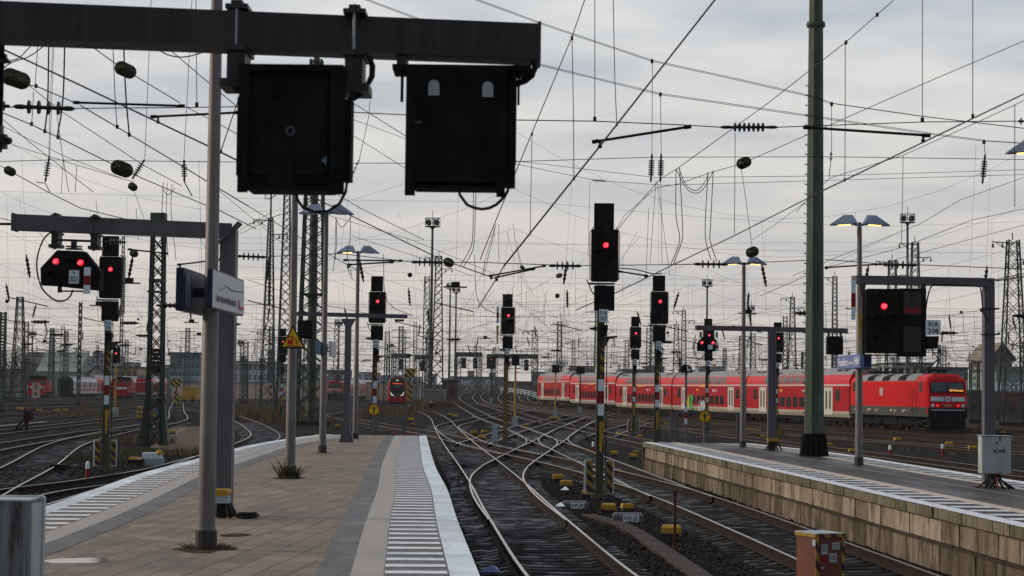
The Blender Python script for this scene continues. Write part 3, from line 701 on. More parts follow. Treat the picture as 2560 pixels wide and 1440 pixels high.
# rear ladder-like screen behind signal 236
t = SIG['236']; a = MB()
for i in range(24): a.box(.40, .50, .06, .07, 4.9 + i * .075, 4.94 + i * .075)
a.box(.40, .415, .05, .08, 4.9, 6.75).box(.485, .50, .05, .08, 4.9, 6.75); a.build('grille', MATS['dark_steel'], t)

def small_signal(px, py, d, hz, label, name='shunting_signal', shape='box', lit=True, w=.55, h=.75, post='yellow', pw=.07):
    p = P(px, py, d); z0 = zg(p.x, p.y) - .15; t = T(name, label, 'railway signal', (p.x, p.y, z0), group='small signals on thin posts')
    hz -= z0
    a = MB(); a.tube([(0, 0, 0), (0, 0, hz)], pw, 8); a.build('post', MATS[post], t)
    a = MB()
    if shape == 'box': a.rbox(-w / 2, w / 2, -.2, .05, hz, hz + h, .04)
    else: a.prism([(-w / 2, hz), (w / 2, hz), (w / 2, hz + h * .55), (w * .26, hz + h), (-w * .26, hz + h), (-w / 2, hz + h * .55)], -.2, .08)
    a.build('signal_head', MATS['black'], t)
    if lit and shape == 'box': lens(t, 0, hz + h * .62, .09, -.21)
    if lit and shape != 'box':
        for x in (-.26, .26): lens(t, x * w, hz + h * .62, .07, -.21, lit != 'dim')
        a = MB(); a.box(.02, .2, -.225, -.21, hz + .08, hz + .33); pp = a.build('name_plate', MATS['white_plate'], t)
    if post == 'yellow' or shape == 'box':
        a = MB(); a.box(-.22, .22, -.15, .15, 0, .8); a.build('base_box', MATS['cabinet'], t)
    return t
def zof(px, py, d): return P(px, py, d).z
small_signal(1227, 1012, 300, zof(1227, 922, 300), 'tiny red signal standing over the ramp tracks in the centre', w=1.4, h=2.2, pw=.12, post='dark_steel')
small_signal(1287, 1066, 140, zof(1290, 914, 140), 'dark signal box on a thin yellow post right of the striped post', lit=False)
small_signal(1388, 1038, 190, zof(1389, 932, 190), 'dark signal box on a thin yellow post before the end coach', lit=False, w=.7)
small_signal(1450, 1030, 215, zof(1450, 935, 215), 'dark signal box showing above the roof joint of the second last coach', lit=False, w=.9, post='dark_steel')
small_signal(288, 1030, 170, zof(289, 908, 170), 'red signal on a thin post with a figure 4 triangle, right of 01A 236', w=.62, h=1.35)
dw = small_signal(1714, 1090, 92, zof(1718, 932, 92), 'dark octagonal shunting signal on a post in front of the graffiti coach', shape='oct', lit='dim', w=.52, h=.38, post='grey_steel', pw=.05)
mast_plate(dw, 0, 1.2, 2.0, -.08, .14)
# triangle with figure 4
p = P(291, 865, 169.7); t = T('triangle_sign', 'small dark triangle sign with a white figure 4 above a thin red signal', 'sign', p)
a = MB(); a.prism([(-.35, -.25), (.35, -.25), (0, .45)], 0, .03); a.build('board', MATS['black'], t)
a = MB(); text(a, '4', (0, -.004, -.03), (1, 0, 0), (0, 0, 1), .2, .34); a.build('lettering', MATS['white_ink'], t)
a = MB(); a.tube([(0, .05, -.5), (0, .05, .1)], .03, 6); a.build('stem', MATS['dark_steel'], t)

# ---------------------------------------------------------------- gantries
def beam(mb, p, q, h, dep):                    # box beam p->q (bottom-front line at given centre height)
    p, q = Vector(p), Vector(q); t = (q - p); n = Vector((-t.y, t.x, 0)).normalized()
    u = Vector((0, 0, h / 2)); w = n * dep
    mb.add([p - u, q - u, q - u + w, p - u + w, p + u, q + u, q + u + w, p + u + w], [(0, 3, 2, 1), (4, 5, 6, 7), (0, 1, 5, 4), (1, 2, 6, 5), (2, 3, 7, 6), (3, 0, 4, 7)])
    return mb
def clamp(par, c, h, s, dep, rod='galvanised'):           # clamp plates and threaded rods round a beam
    x, y, z = c
    a = MB(); a.box(x - .1 * s, x + .1 * s, y - .07 * s, y + dep + .06, z - h / 2 - .05 * s, z - h / 2)
    a.box(x - .08 * s, x + .08 * s, y - .03 * s, y + dep, z - h / 2 - .30 * s, z - h / 2 - .05 * s)
    a.box(x - .14 * s, x + .14 * s, y - .05 * s, y + dep, z - h / 2 - .38 * s, z - h / 2 - .30 * s)
    a.lathe([(0, .035 * s), (.05 * s, .02 * s)], (x, y, z - h / 2 - .38 * s), (x, y, z - 9), 6)
    cl_ = a.build('clamp', MATS['dark_steel'], par); a = MB(); a.box(x - .10 * s, x + .10 * s, y - .06 * s, y + dep + .06, z + h / 2, z + h / 2 + .04 * s); a.box(x - .05 * s, x + .05 * s, y - .05 * s, y + dep, z + h / 2 + .04 * s, z + h / 2 + .075 * s); a.build('clamp_plate', MATS['dark_steel'], cl_)
    a = MB(); a.tube([(x, y - .035 * s, z - h / 2 - .03), (x, y - .035 * s, z + h / 2 + .05)], .013 * s, 6); a.build('threaded_rod', MATS['cabinet' if rod == 'galvanised' else rod], cl_)
# near beam across the top of the picture
A0, A1 = P(-60, 46, 10.75), P(1350, 103, 11.25)
t = T('signal_gantry', 'dark steel beam running across the top left with two black boxes beneath', 'gantry', A1)
a = MB(); beam(a, A0, A1, .205, .24); bm_ = a.build('beam', MATS['dark_steel'], t, world=True)
e = MB(); beam(e, A1 - Vector((.012, .012, 0)), A1 + Vector((.006, -.012, 0)), .225, .27); e.build('end_plate', MATS['dark_steel'], t, world=True)
pz = MB(); pz.box(A0.x - .2, A0.x + .10, A0.y - .02, A0.y + .03, .76, A0.z + .1); pz.build('post', MATS['dark_steel'], t, world=True)
for px, py in ((592, 68), (886, 80)):
    c = P(px, py, 11.0) - loc(t); clamp(t, (c.x, c.y, c.z), .205, .62, .24)
for px, py in ((1005, 95), (1298, 104)):
    c = P(px, py, 11.15) - loc(t); a = MB(); a.box(c.x - .028, c.x + .028, c.y, c.y + .2, c.z - .155, c.z - .1); a.lathe([(0, .03), (.03, .03), (.05, .018)], (c.x, c.y + .05, c.z - .15), (c.x, c.y + .05, c.z - 9), 6); a.build('hanger', MATS['dark_steel'], t)
def wcurve(pts_px, d, r, name, mat, par=None, n=8, step=.04, label=None, cat=None, dd=None):
    ps = [P(x, y, (d if dd is None else dd[i])) for i, (x, y) in enumerate(pts_px)]
    a = MB(); a.tube(crom(ps, step), r, n); o = a.build(name, MATS[mat], par, world=True, smooth=True)
    if label: tag(o, label, cat)
    return o
# left hanging box
c0 = P(737, 325, 11.0); t = T('signal_box', 'back of a black signal box hanging left under the near beam, small blue triangle', 'railway signal', c0)
s = F / 11.0
def L(x, y): v = P(x, y, 11.0) - c0; return v.x, v.z
def lbox(mb, x0, y0, x1, y1, f, bk, b=0):
    (ax, az), (bx, bz) = L(x0, y0), L(x1, y1)
    if b: mb.rbox(min(ax, bx), max(ax, bx), f, bk, min(az, bz), max(az, bz), b)
    else: mb.box(min(ax, bx), max(ax, bx), f, bk, min(az, bz), max(az, bz))
    return mb
a = MB(); lbox(a, 606, 182, 832, 462, -.05, .22, .03); a.build('case', MATS['black_face'], t)
a = MB(); lbox(a, 622, 205, 818, 440, -.062, -.05, .02); a.build('door', MATS['black'], t)
a = MB(); lbox(a, 604, 166, 622, 483, -.09, -.04); lbox(a, 831, 172, 861, 488, -.09, -.03); lbox(a, 603, 165, 862, 184, -.085, .25); lbox(a, 622, 465, 832, 480, -.08, .2)
lbox(a, 860, 250, 878, 452, -.05, .12); lbox(a, 596, 245, 606, 440, -.04, .3); lbox(a, 820, 184, 850, 210, -.04, .2); a.build('mounting_frame', MATS['black'], t)
a = MB(); x, z = L(729, 331); a.lathe([(0, .026), (.006, .026), (.006, .017), (.0, .017)], (x, -.063, z), (x, -9, z), 18); a.build('lock_ring', MATS['grey_steel'], t)
a = MB(); (x0, z0), (x1, z1), (x2, z2) = L(806, 404), L(819, 393), L(819, 417); a.prism([(x0, z0), (x1, z1), (x2, z2)], -.07, -.062); a.build('reflector', MATS['pale_blue'], t)
a = MB()
for i in range(5): lbox(a, 684, 208 + i * 9, 728 - i * 4, 212 + i * 9, -.066, -.062)
lbox(a, 682, 250, 735, 470, -.065, -.062); a.build('panel_marks', MATS['black'], t)
wcurve([(742, 486), (744, 500), (757, 518), (785, 530), (820, 528), (848, 510), (864, 480), (868, 455)], 11.0, .0085, 'loop_cable', 'rubber', t)
wcurve([(923, 140), (931, 165), (930, 190), (915, 220), (893, 240), (872, 252)], 11.05, .017, 'conduit', 'rubber', t)
wcurve([(664, 486), (662, 496), (674, 497), (690, 488)], 11.0, .003, 'loose_wire', 'rubber', t)
# right hanging box
c0 = P(1155, 320, 11.15); t = T('signal_box', 'back of a black signal box hanging right under the near beam, two pale rounded reflectors', 'railway signal', c0)
def L(x, y): v = P(x, y, 11.15) - c0; return v.x, v.z
a = MB(); lbox(a, 1028, 172, 1288, 462, -.03, .22); lbox(a, 1262, 195, 1290, 405, .0, .16); a.build('case', MATS['black'], t)
a = MB(); lbox(a, 1040, 174, 1264, 460, -.07, -.03, .035); dr = a.build('door', MATS['black_face'], t)
for x in (1086, 1220):
    (ax, az), (bx, bz) = L(x - 14, 243 + (x - 1086) * .03), L(x + 14, 205 + (x - 1086) * .03); r = (bx - ax) / 2; cx = (ax + bx) / 2
    a = MB(); a.prism([(ax, az), (bx, az), (bx, bz - r)] + [(cx + r * math.cos(R(20 * k)), bz - r + r * math.sin(R(20 * k))) for k in range(1, 9)] + [(ax, bz - r)], -.078, -.071); a.build('reflector', MATS['cabinet'], dr)
a = MB(); (x, z) = L(1048, 310); a.tube([(x - .02, -.075, z), (x + .02, -.075, z)], .004, 5).ball((x + .004, -.078, z), .008); a.build('latch', MATS['galvanised'], dr)
a = MB(); lbox(a, 982, 163, 1328, 179, -.05, .25); lbox(a, 1018, 168, 1038, 490, -.075, -.02); lbox(a, 1245, 172, 1262, 494, -.075, -.02); lbox(a, 1036, 464, 1246, 474, -.05, .2); lbox(a, 1002, 178, 1008, 254, .0, .02); lbox(a, 1294, 180, 1299, 262, .0, .02); a.build('mounting_frame', MATS['black'], t)
wcurve([(1147, 470), (1150, 488), (1168, 512), (1205, 523), (1240, 512), (1268, 480), (1280, 440), (1283, 412)], 11.15, .0085, 'loop_cable', 'rubber', t)
wcurve([(1335, 148), (1338, 168), (1330, 188), (1312, 202), (1282, 212)], 11.25, .019, 'conduit', 'rubber', t)
# parts of another fitting at the left picture edge
c0 = P(-6, 240, 11.4); t = T('signal_box', 'edge of a dark signal box cut by the left picture border', 'railway signal', c0)
def L(x, y): v = P(x, y, 11.4) - c0; return v.x, v.z
a = MB(); lbox(a, -90, 108, 3, 380, 0, .02); a.build('case', MATS['black_face'], t)
a = MB(); lbox(a, -20, 135, 16, 148, -.02, .02); x, z = L(8, 150); a.prism([L(0, 135), L(10, 136), L(28, 156), L(0, 158)], -.02, .03); lbox(a, -10, 336, 16, 372, -.03, .03); a.ball((*L(22, 352)[:1], 0, L(22, 352)[1]), .022); lbox(a, -20, 312, 6, 336, -.03, .03); a.build('bracket', MATS['dark_steel'], t)
# second gantry on the left platform
B0, B1 = P(34, 554, 26.0), P(580, 577, 27.0)
t = T('signal_gantry', 'grey angled gantry on the left platform carrying signal W 202X', 'gantry', (B1.x, B1.y, PZ))
a = MB(); beam(a, B0, B1, .205, .25); a.build('beam', MATS['grey_steel'], t, world=True)
a = MB(); beam(a, B0 - Vector((.03, .02, 0)), B0 + Vector((.0, -.02, 0)), .23, .29); a.build('end_plate', MATS['grey_steel'], t, world=True)
pt, pb = P(571, 590, 27.0), P(555, 1288, 27.0)
a = MB(); a.box(pb.x - .10, pb.x + .115, 26.98, 27.25, PZ, pt.z + .1); po = a.build('post', MATS['grey_steel'], t, world=True)
ctop = P(597, 558, 26.9); cbot = P(545, 607, 26.9)
a = MB(); a.bar(ctop + Vector((0, .15, .02)), cbot + Vector((0, .15, 0)), .33, .03); a.build('mitre_plate', MATS['grey_steel'], t, world=True)
for px, py in ((138, 560), (236, 564)):
    c = P(px, py, 26.25) - loc(t); clamp(t, (c.x, c.y, c.z), .205, .55, .24, 'dark_steel')
a = MB(); a.box(pb.x - .2, pb.x + .2, 26.85, 27.4, PZ, PZ + .03); a.prism([(pb.x + .10, PZ + .03), (pb.x + .2, PZ + .03), (pb.x + .1, PZ + .22)], 27.0, 27.1); a.build('foot_plate', MATS['dark_steel'], t, world=True)
p = P(551, 1300, 26.6); cb_ = T('cable_terminal', 'yellow topped cable terminal at the foot of the grey gantry post', 'terminal box', (p.x, p.y, PZ))
a = MB(); a.rbox(-.12, .12, -.15, .15, .30, .38, .03); a.build('lid', MATS['yellow'], cb_)
a = MB(); a.box(-.11, .11, -.13, .13, .2, .3); a.build('box', MATS['cabinet'], cb_)
a = MB()
for x in (-.08, -.02, .04, .09): a.tube([(x, 0, .2), (x * 1.3, -.02, .1), (x * 1.5, 0, 0)], .022, 6)
a.box(-.03, .03, -.05, .05, 0, .2); a.build('cable_stubs', MATS['rubber'], cb_)
ring = T('cable_ring', 'black cable coil lying on the paving beside the gantry foot', 'cable', (p.x + .28, p.y, PZ))
a = MB(); a.tube(crom([(-.2, .0, .22), (-.12, -.06, .07), (.0, -.10, .024)] + [(.09 + .125 * math.cos(R(-90 + 30 * k)), .04 + .20 * math.sin(R(-90 + 30 * k)), .024 + .0035 * k) for k in range(15)], .03), .021, 8); a.build('coil', MATS['rubber'], ring)
# hanging distant-signal 202X
c0 = P(186, 680, 26.1); t = T('hanging_signal', 'wide black hanging signal with two red lights and plate W 202X', 'railway signal', c0)
def L(x, y): v = P(x, y, 26.1) - c0; return v.x, v.z
hx = [(110, 712), (109, 672), (150, 628), (216, 630), (258, 682), (255, 728), (112, 719)]
a = MB(); a.prism([L(x, y) for x, y in hx[:-1]], -.18, .06); a.build('signal_head', MATS['black'], t)
a = MB(); a.prism([L(x, y) for x, y in ((113, 716), (113, 672), (152, 632), (207, 634), (244, 684), (244, 722))], -.20, -.181); a.build('face', MATS['black_face'], t)
for x, y in ((149, 656), (210, 659)):
    q = L(x, y); lens(t, q[0], q[1], .042, -.205); hood(t, q[0], q[1] + .008, .06, -.201)
for x, y, r in ((185, 655, .05), (145, 692, .075)):
    q = L(x, y); lens(t, q[0], q[1], r * .8, -.202, False); hood(t, q[0], q[1], r, -.201)
a = MB(); lbox(a, 182, 678, 206, 711, -.225, -.205); pp = a.build('name_plate', MATS['white_plate'], t); q = L(194, 695)
mb = MB(); text(mb, 'W', (q[0], -.2262, q[1] + .05), (1, 0, 0), (0, 0, 1), .035, .04); text(mb, '202X', (q[0], -.2262, q[1] - .025), (1, 0, 0), (0, 0, 1), .11, .075); mb.build('lettering', MATS['ink'], pp)
q0, q1 = L(227, 737), L(229, 671); mast_plate(t, (q0[0] + q1[0]) / 2, q0[1], q1[1], -.26, .085)
a = MB(); a.tube([(*L(140, 600)[:1], -.05, L(140, 600)[1]), (*L(240, 604)[:1], -.05, L(240, 604)[1])], .018, 6)
q = L(187, 605); a.box(q[0] - .03, q[0] + .03, -.09, .0, q[1] - .1, q[1] + .03); q = L(187, 625); a.box(q[0] - .1, q[0] + .1, -.1, .02, q[1] - .0, q[1] + .02).box(q[0] - .1, q[0] + .1, -.1, .02, q[1] + .035, q[1] + .05)
q = L(187, 729); a.box(q[0] - .17, q[0] + .15, -.12, -.08, q[1] - .01, q[1] + .01).box(q[0] - .2, q[0] - .15, -.12, -.08, q[1] - .02, q[1] + .06); a.build('hanger', MATS['dark_steel'], t)
wcurve([(130, 577), (108, 600), (94, 640), (93, 680), (106, 722), (135, 749), (160, 752), (176, 740), (182, 724)], 26.1, .011, 'loop_cable', 'rubber', t)
# T gantry beyond the left platform
def px_beam(par, x0, y0, d0, x1, y1, d1, h, dep, mat='grey_steel', name='beam'):
    a = MB(); beam(a, P(x0, y0, d0), P(x1, y1, d1), h, dep); return a.build(name, MATS[mat], par, world=True)
p = P(866, 1105, 64.6); t = T('signal_gantry', 'grey T shaped gantry near the far end of the left platform', 'gantry', (p.x, p.y, PZ))
px_beam(t, 735, 784, 64.2, 1019, 791, 65, .13, .2)
tp = P(871, 797, 64.6)
a = MB(); a.loft([[(x * w, y * .1, z) for x, y in ((-1, -1), (1, -1), (1, 1), (-1, 1))] for w, z in ((.24, 0), (.11, .45), (.10, .6), (.10, tp.z - PZ - .25), (.24, tp.z - PZ + .0))]); a.build('post', MATS['grey_steel'], t)
a = MB(); q = P(1000, 803, 65) - loc(t); a.box(q.x - .15, q.x + .15, 0, .1, q.z - .02, q.z + .05); a.build('hanger', MATS['dark_steel'], t)
t = T('signal_box', 'black hanging signal box beside the warning triangle pole', 'railway signal', P(763, 824, 63.8))
a = MB(); a.box(-.24, .24, -.1, .2, -.29, .30); a.build('case', MATS['black'], t)
a = MB(); a.box(-.18, .18, -.115, -.101, -.24, .25); a.build('face', MATS['black_face'], t)
a = MB()
for i in range(4): a.box(-.16, -.04, -.12, -.116, .15 - i * .1, .17 - i * .1)
a.build('panel_marks', MATS['dark_steel'], t)
# T gantry on the right platform
p = P(1930, 1122, 61.4); t = T('signal_gantry', 'grey T shaped gantry on the right platform left of the green mast', 'gantry', (p.x, p.y, PZ))
px_beam(t, 1741, 819, 61, 2120, 827, 61.8, .15, .2)
tp = P(1933, 823, 61.4)
a = MB(); a.box(-.14, .10, -.12, .12, 0, tp.z - PZ); a.build('post', MATS['grey_steel'], t)
for px in (1752, 1768, 1792, 2072, 2102):
    q = P(px, 838, 61.4) - loc(t); a = MB(); a.box(q.x - .03, q.x + .03, -.03, .03, q.z - .08, q.z + .1); a.build('hanger', MATS['dark_steel'], t)
a = MB(); a.box(-.16, .16, -.35, -.05, .28, .36); a.build('cable_cap', MATS['yellow'], t)
a = MB()
for x in (-.12, -.05, .02, .08, .15): a.tube([(x * .6, -.2, .3), (x * 1.2, -.25, .15), (x * 1.9, -.2, 0)], .025, 6)
a.build('cable_bundle', MATS['rubber'], t)
t = T('hanging_signal', 'hanging signal with two red lights under the left arm of the right T gantry', 'railway signal', P(1769, 862, 61))
a = MB(); a.prism([(-.32, -.2), (.32, -.2), (.32, .06), (.16, .24), (-.16, .24), (-.32, .06)], -.15, .1); a.build('signal_head', MATS['black'], t)
for x, z in ((-.19, .06), (.15, .06)): lens(t, x, z, .05, -.16); hood(t, x, z, .06, -.155)
a = MB(); a.box(.0, .14, -.17, -.155, -.14, .0); a.build('name_plate', MATS['white_plate'], t)
mast_plate(t, .27, -.2, .08, -.2, .09)
a = MB(); a.box(-.02, .02, -.03, .03, .2, .36); a.tube(crom([(-.36, 0, .3), (-.44, 0, .0), (-.42, 0, -.28), (-.3, 0, -.42), (-.12, 0, -.36), (-.02, 0, -.2)], .05), .014, 6); a.build('loop_cable', MATS['rubber'], t)
t = T('signal_box', 'black hanging signal box under the right arm of the right T gantry', 'railway signal', P(2087, 864, 61.6))
a = MB(); a.box(-.24, .24, -.1, .2, -.28, .29); a.build('case', MATS['black'], t); a = MB(); a.box(-.19, .19, -.115, -.101, -.23, .23); a.build('face', MATS['black_face'], t)
# L gantry with signal 01A 208
C0, C1 = P(2142, 698, 37.6), P(2480, 704, 38.5); p = P(2475, 1150, 38.5)
t = T('signal_gantry', 'brown grey angled gantry on the right carrying signal 01A 208', 'gantry', (p.x, p.y, PZ))
px_beam(t, 2142, 699, 37.6, 2487, 706, 38.5, .165, .22)
a = MB(); a.box(-.11, .09, -.02, .2, 0, C1.z - PZ - .1); a.build('post', MATS['grey_steel'], t)
a = MB(); a.box(-.13, .14, -.05, .24, 2.92, 2.95).box(-.14, .17, -.05, .24, 3.42, 3.45).ball((.17, 0, 2.95), .03).ball((-.16, 0, 3.4), .04); a.build('collar', MATS['dark_steel'], t)
wcurve([(2312, 790), (2320, 740), (2330, 715), (2350, 712), (2440, 715), (2452, 725), (2456, 760), (2460, 785), (2473, 803)], 38.1, .014, 'conduit', 'rubber', t)
c0 = P(2232, 805, 37.7); t = T('hanging_signal', 'large black hanging signal with one red light and plate 01A 208', 'railway signal', c0)
def L(x, y): v = P(x, y, 37.7) - c0; return v.x, v.z
a = MB(); lbox(a, 2159, 723, 2244, 884, -.25, .05, .05); a.build('signal_head', MATS['black'], t)
a = MB(); lbox(a, 2244, 722, 2310, 892, -.2, .08); a.build('indicator_panel', MATS['black'], t)
a = MB(); lbox(a, 2254, 730, 2297, 788, -.21, -.201); lbox(a, 2254, 818, 2297, 880, -.21, -.201); a.build('face', MATS['dark_steel'], t)
a = MB(); lbox(a, 2255, 771, 2296, 784, -.213, -.21); a.build('red_strip', MATS['red_plate'], t)
q = L(2204, 767); lens(t, q[0], q[1], .062, -.255); hood(t, q[0], q[1] + .01, .09, -.25)
for x, y, r in ((2186, 739, .055), (2186, 797, .095), (2224, 797, .095), (2206, 827, .06), (2178, 846, .055)):
    q = L(x, y); lens(t, q[0], q[1], r * .8, -.252, False); hood(t, q[0], q[1], r, -.25)
a = MB(); lbox(a, 2153, 712, 2160, 888, -.1, .02); lbox(a, 2150, 700, 2160, 740, -.05, .05); lbox(a, 2303, 708, 2314, 745, -.03, .06); lbox(a, 2160, 886, 2310, 891, -.02, .04); lbox(a, 2308, 758, 2313, 880, -.1, .06); a.build('mounting_frame', MATS['dark_steel'], t)
a = MB(); lbox(a, 2307, 801, 2344, 839, -.27, -.255); pp = a.build('name_plate', MATS['white_plate'], t); q = L(2325.5, 820)
plate_text(pp, (q[0], 0, q[1]), [('01A', .95), ('208', 1)], .20, .26, -.2715)
a = MB(); a.prism([L(2313, 841), L(2342, 841), L(2337, 872), L(2318, 873), L(2312, 866)], -.22, .05); a.build('relay_box', MATS['black'], t)
q0, q1 = L(2131, 800), L(2132, 702); mast_plate(t, (q0[0] + q1[0]) / 2, q0[1], q1[1], -.1, .085)
a = MB(); a.prism([L(2142, 786), L(2154, 786), L(2150, 838), L(2147, 886)], -.13, -.11); a.build('yellow_board', MATS['yellow'], t)

# ---------------------------------------------------------------- platform lamps
def lamp_head(mb, glow, sx):
    A = [(.06, -.27), (.72, -.27), (.72, .27), (.06, .27)]; B = [(.20, -.10), (.42, -.10), (.42, .10), (.20, .10)]
    A = [(.05, -.20, -.0), (.72, -.02, -.06), (.72, .02, -.06), (.05, .2, 0)]
    bot = [(sx * .10, -.26, 0), (sx * .74, -.10, -.04), (sx * .74, .10, -.04), (sx * .10, .26, 0)]
    top = [(sx * .18, -.07, .20), (sx * .40, -.06, .20), (sx * .40, .06, .20), (sx * .18, .07, .20)]
    lo = [(x * 1.0, y * 1.0, z - .025) for x, y, z in bot]
    mb.loft([lo, bot, top])
    glow.loft([[(sx * .22, -.10, -.035), (sx * .55, -.06, -.05), (sx * .55, .06, -.05), (sx * .22, .10, -.035)], [(sx * .25, -.08, -.06), (sx * .52, -.05, -.07), (sx * .52, .05, -.07), (sx * .25, .08, -.06)]])
def lamp(px, py, d, top_py, label, rz=0, lit=(1, 1), r=.095):
    p = P(px, py, d); h = P(px, top_py, d).z - PZ
    t = T('platform_lamp', label, 'street lamp', (p.x, p.y, PZ), rz, group='double headed lamps on the platforms')
    a = MB(); a.lathe([(0, r * 1.08), (.22, r * 1.08), (.23, r), (2.6, r * .92), (2.62, r * .80), (h - .22, r * .62), (h - .2, .03), (h - .1, .05)], n=14); a.build('pole', MATS['galvanised'], t, smooth=True)
    a = MB(); a.lathe([(.0, r * 1.25), (.20, r * 1.22)], n=14); a.build('pole_base', MATS['dark_steel'], t)
    a = MB(); a.tube([(-.2, 0, h - .12), (0, 0, h - .18), (.2, 0, h - .12)], .035, 6); a.build('yoke', MATS['lamp_shade'], t)
    for i, sx in enumerate((-1, 1)):
        m1, m2 = MB(), MB(); lamp_head(m1, m2, sx); m1.v = [(x, y, z + h - .12) for x, y, z in m1.v]; m2.v = [(x, y, z + h - .12) for x, y, z in m2.v]
        sh = m1.build('lamp_shade', MATS['lamp_shade'], t); m2.build('lamp_glass', MATS['lamp_glow' if lit[i] else 'white_plate'], sh)
    a = MB(); a.box(-.012, .012, -r - .012, -r + .02, .75, 1.2); a.build('hatch', MATS['galvanised'], t)
    return t
lamp(515, 1368, 21.5, -260, 'nearest grey lamp pole carrying the city sign, running out of the top', r=.095)
LP2 = lamp(725, 1190, 39.4, 415, 'grey lamp pole with the yellow warning triangle and weeds at its foot', r=.10)
lamp(806, 1131, 53.8, 519, 'grey lamp with double blue heads just right of the warning triangle', lit=(0, 0))
lamp(888, 1097, 69, 620, 'double headed lamp at the left platform end, one head lit', lit=(1, 0))
lamp(2147, 1161, 49.4, 546, 'lamp with two lit heads on the right platform beside the blue station sign')
lamp(1857, 1116, 64.6, 648, 'lamp with two lit heads on the right platform near its far end')
lamp(2620, 1230, 35.5, 360, 'lamp head lit at the right picture border, its pole outside the picture')
# signs on the poles
def signbox(px, py, d, rz, w, h, th, label, face, back=None):
    p = P(px, py, d); t = T('station_sign', label, 'sign', p, rz)
    a = MB(); a.rbox(0, w, -th / 2, th / 2, -h / 2, h / 2, .02); a.build('case', MATS[back or 'navy'], t)
    a = MB(); a.box(.015, w - .015, -th / 2 - .008, -th / 2 - .0005, -h / 2 + .015, h / 2 - .015); f = a.build('face', MATS[face], t)
    return t, f
m, nt, b = new_mat('poster'); f1 = noise(nt, coords(nt, (3, 3, 6), obj=True), 1.3, 5, .7)
nt.links.new(mix(nt, ramp(nt, f1, [(.60, g3(0)), (.66, g3(.8))]), (.47, .51, .57), (.22, .29, .37)), b.inputs['Base Color']); b.inputs['Roughness'].default_value = .4; MATS['poster'] = m
t, f = signbox(524, 720, 20.9, R(89.6), 2.35, .42, .05, 'white city sign turned sideways on the nearest lamp pole, grey lettering', 'poster')
mb = MB(); text(mb, 'Internationale Messestadt', (.95, -.041, -.085), (1, 0, 0), (0, 0, 1), 1.45, .085); mb.build('lettering', MATS['ink'], t)
mb = MB(); mb.box(1.86, 1.89, -.042, -.039, -.16, -.04).box(1.92, 1.94, -.042, -.039, -.12, -.06); text(mb, 'frankfurt', (2.14, -.041, -.125), (1, 0, 0), (0, 0, 1), .4, .05); mb.build('emblem', MATS['red_ink'], t)
a = MB(); a.tube([(.5, -.036, .0), (.9, -.036, .07), (1.4, -.036, .04), (2.3, -.036, .07)], .008, 4); a.build('drawn_line', MATS['pale_blue'], t)
t = T('station_sign', 'dark navy back of a sign box on the nearest lamp pole', 'sign', P(449, 722, 20.8), R(89.2))
a = MB(); a.rbox(0, 1.55, -.04, .04, -.225, .225, .02); a.build('case', MATS['navy'], t)
a = MB(); a.box(.12, .42, -.046, -.041, -.18, .18); a.build('side_panel', MATS['pale_blue'], t)
a = MB(); a.box(.46, 1.5, -.044, -.041, -.18, .18); a.build('face', MATS['navy'], t)
a = MB(); a.box(.8, .86, -.12, -.04, -.05, .05); a.build('bracket', MATS['navy'], t)
t, f = signbox(2107, 907, 51.8, R(-90), 3.4, .34, .27, 'blue station name sign on a lamp pole, white lettering', 'blue_sign', 'blue_sign')
mb = MB(); text(mb, 'Frankfurt', (.88, -.1445, .0), (1, 0, 0), (0, 0, 1), 1.45, .20); text(mb, 'am Main', (2.05, -.1445, -.03), (1, 0, 0), (0, 0, 1), .7, .07); text(mb, 'Hbf', (2.92, -.1445, .01), (1, 0, 0), (0, 0, 1), .72, .20); mb.build('lettering', MATS['white_ink'], t)
a = MB(); a.box(3.4, 3.405, -.11, -.06, -.15, .15); a.build('side_panel', MATS['pale_blue'], t); a = MB(); a.box(3.4, 3.404, -.05, .12, -.15, .15); a.build('end_face', MATS['navy'], t)
t = T('station_sign', 'pale grey sign boxes seen edge on, on the lamp right of the triangle', 'sign', P(793, 870, 53.2), R(89))
a = MB(); a.box(0, 2.0, -.05, .05, -.17, .17); a.build('case', MATS['pale_blue'], t); a = MB(); a.box(.5, 1.9, -.32, -.26, -.22, .20); a.build('board', MATS['poster'], t)
# triangular electrical warning sign
c0 = P(732, 849, 39.0); t = T('warning_sign', 'yellow triangular warning sign with train and falling figure on a grey pole', 'sign', c0)
def rtri(r): return [(0, r * 1.0), (-r * .9, -r * .62), (r * .9, -r * .62)]
a = MB(); a.prism(rtri(.285), 0, .02); a.build('border', MATS['ink'], t)
a = MB(); a.prism(rtri(.225), -.006, -.001); a.build('board', MATS['sign_yellow'], t)
a = MB(); a.box(-.10, .0, -.012, -.007, -.09, .05).box(-.115, .015, -.012, -.007, -.125, -.105).box(-.09, -.01, -.012, -.007, .055, .07)
a.bar((.02, -.01, .03), (.09, -.01, -.05), .022, .006).bar((.06, -.01, -.02), (.12, -.01, .0), .014, .006).bar((.08, -.01, -.05), (.07, -.01, -.1), .016, .006).bar((.09, -.01, -.05), (.13, -.01, -.08), .016, .006).ball((.015, -.008, .045), .016, 8, 4); a.box(.02, .15, -.012, -.007, -.135, -.12); a.build('pictogram', MATS['red_ink'], t)
a = MB(); a.box(-.085, -.058, -.014, -.012, -.01, .035).box(-.045, -.018, -.014, -.012, -.01, .035); a.build('window_marks', MATS['sign_yellow'], t)
a = MB(); a.box(-.05, .05, .02, .1, -.03, .0); a.build('pole_clip', MATS['galvanised'], t)
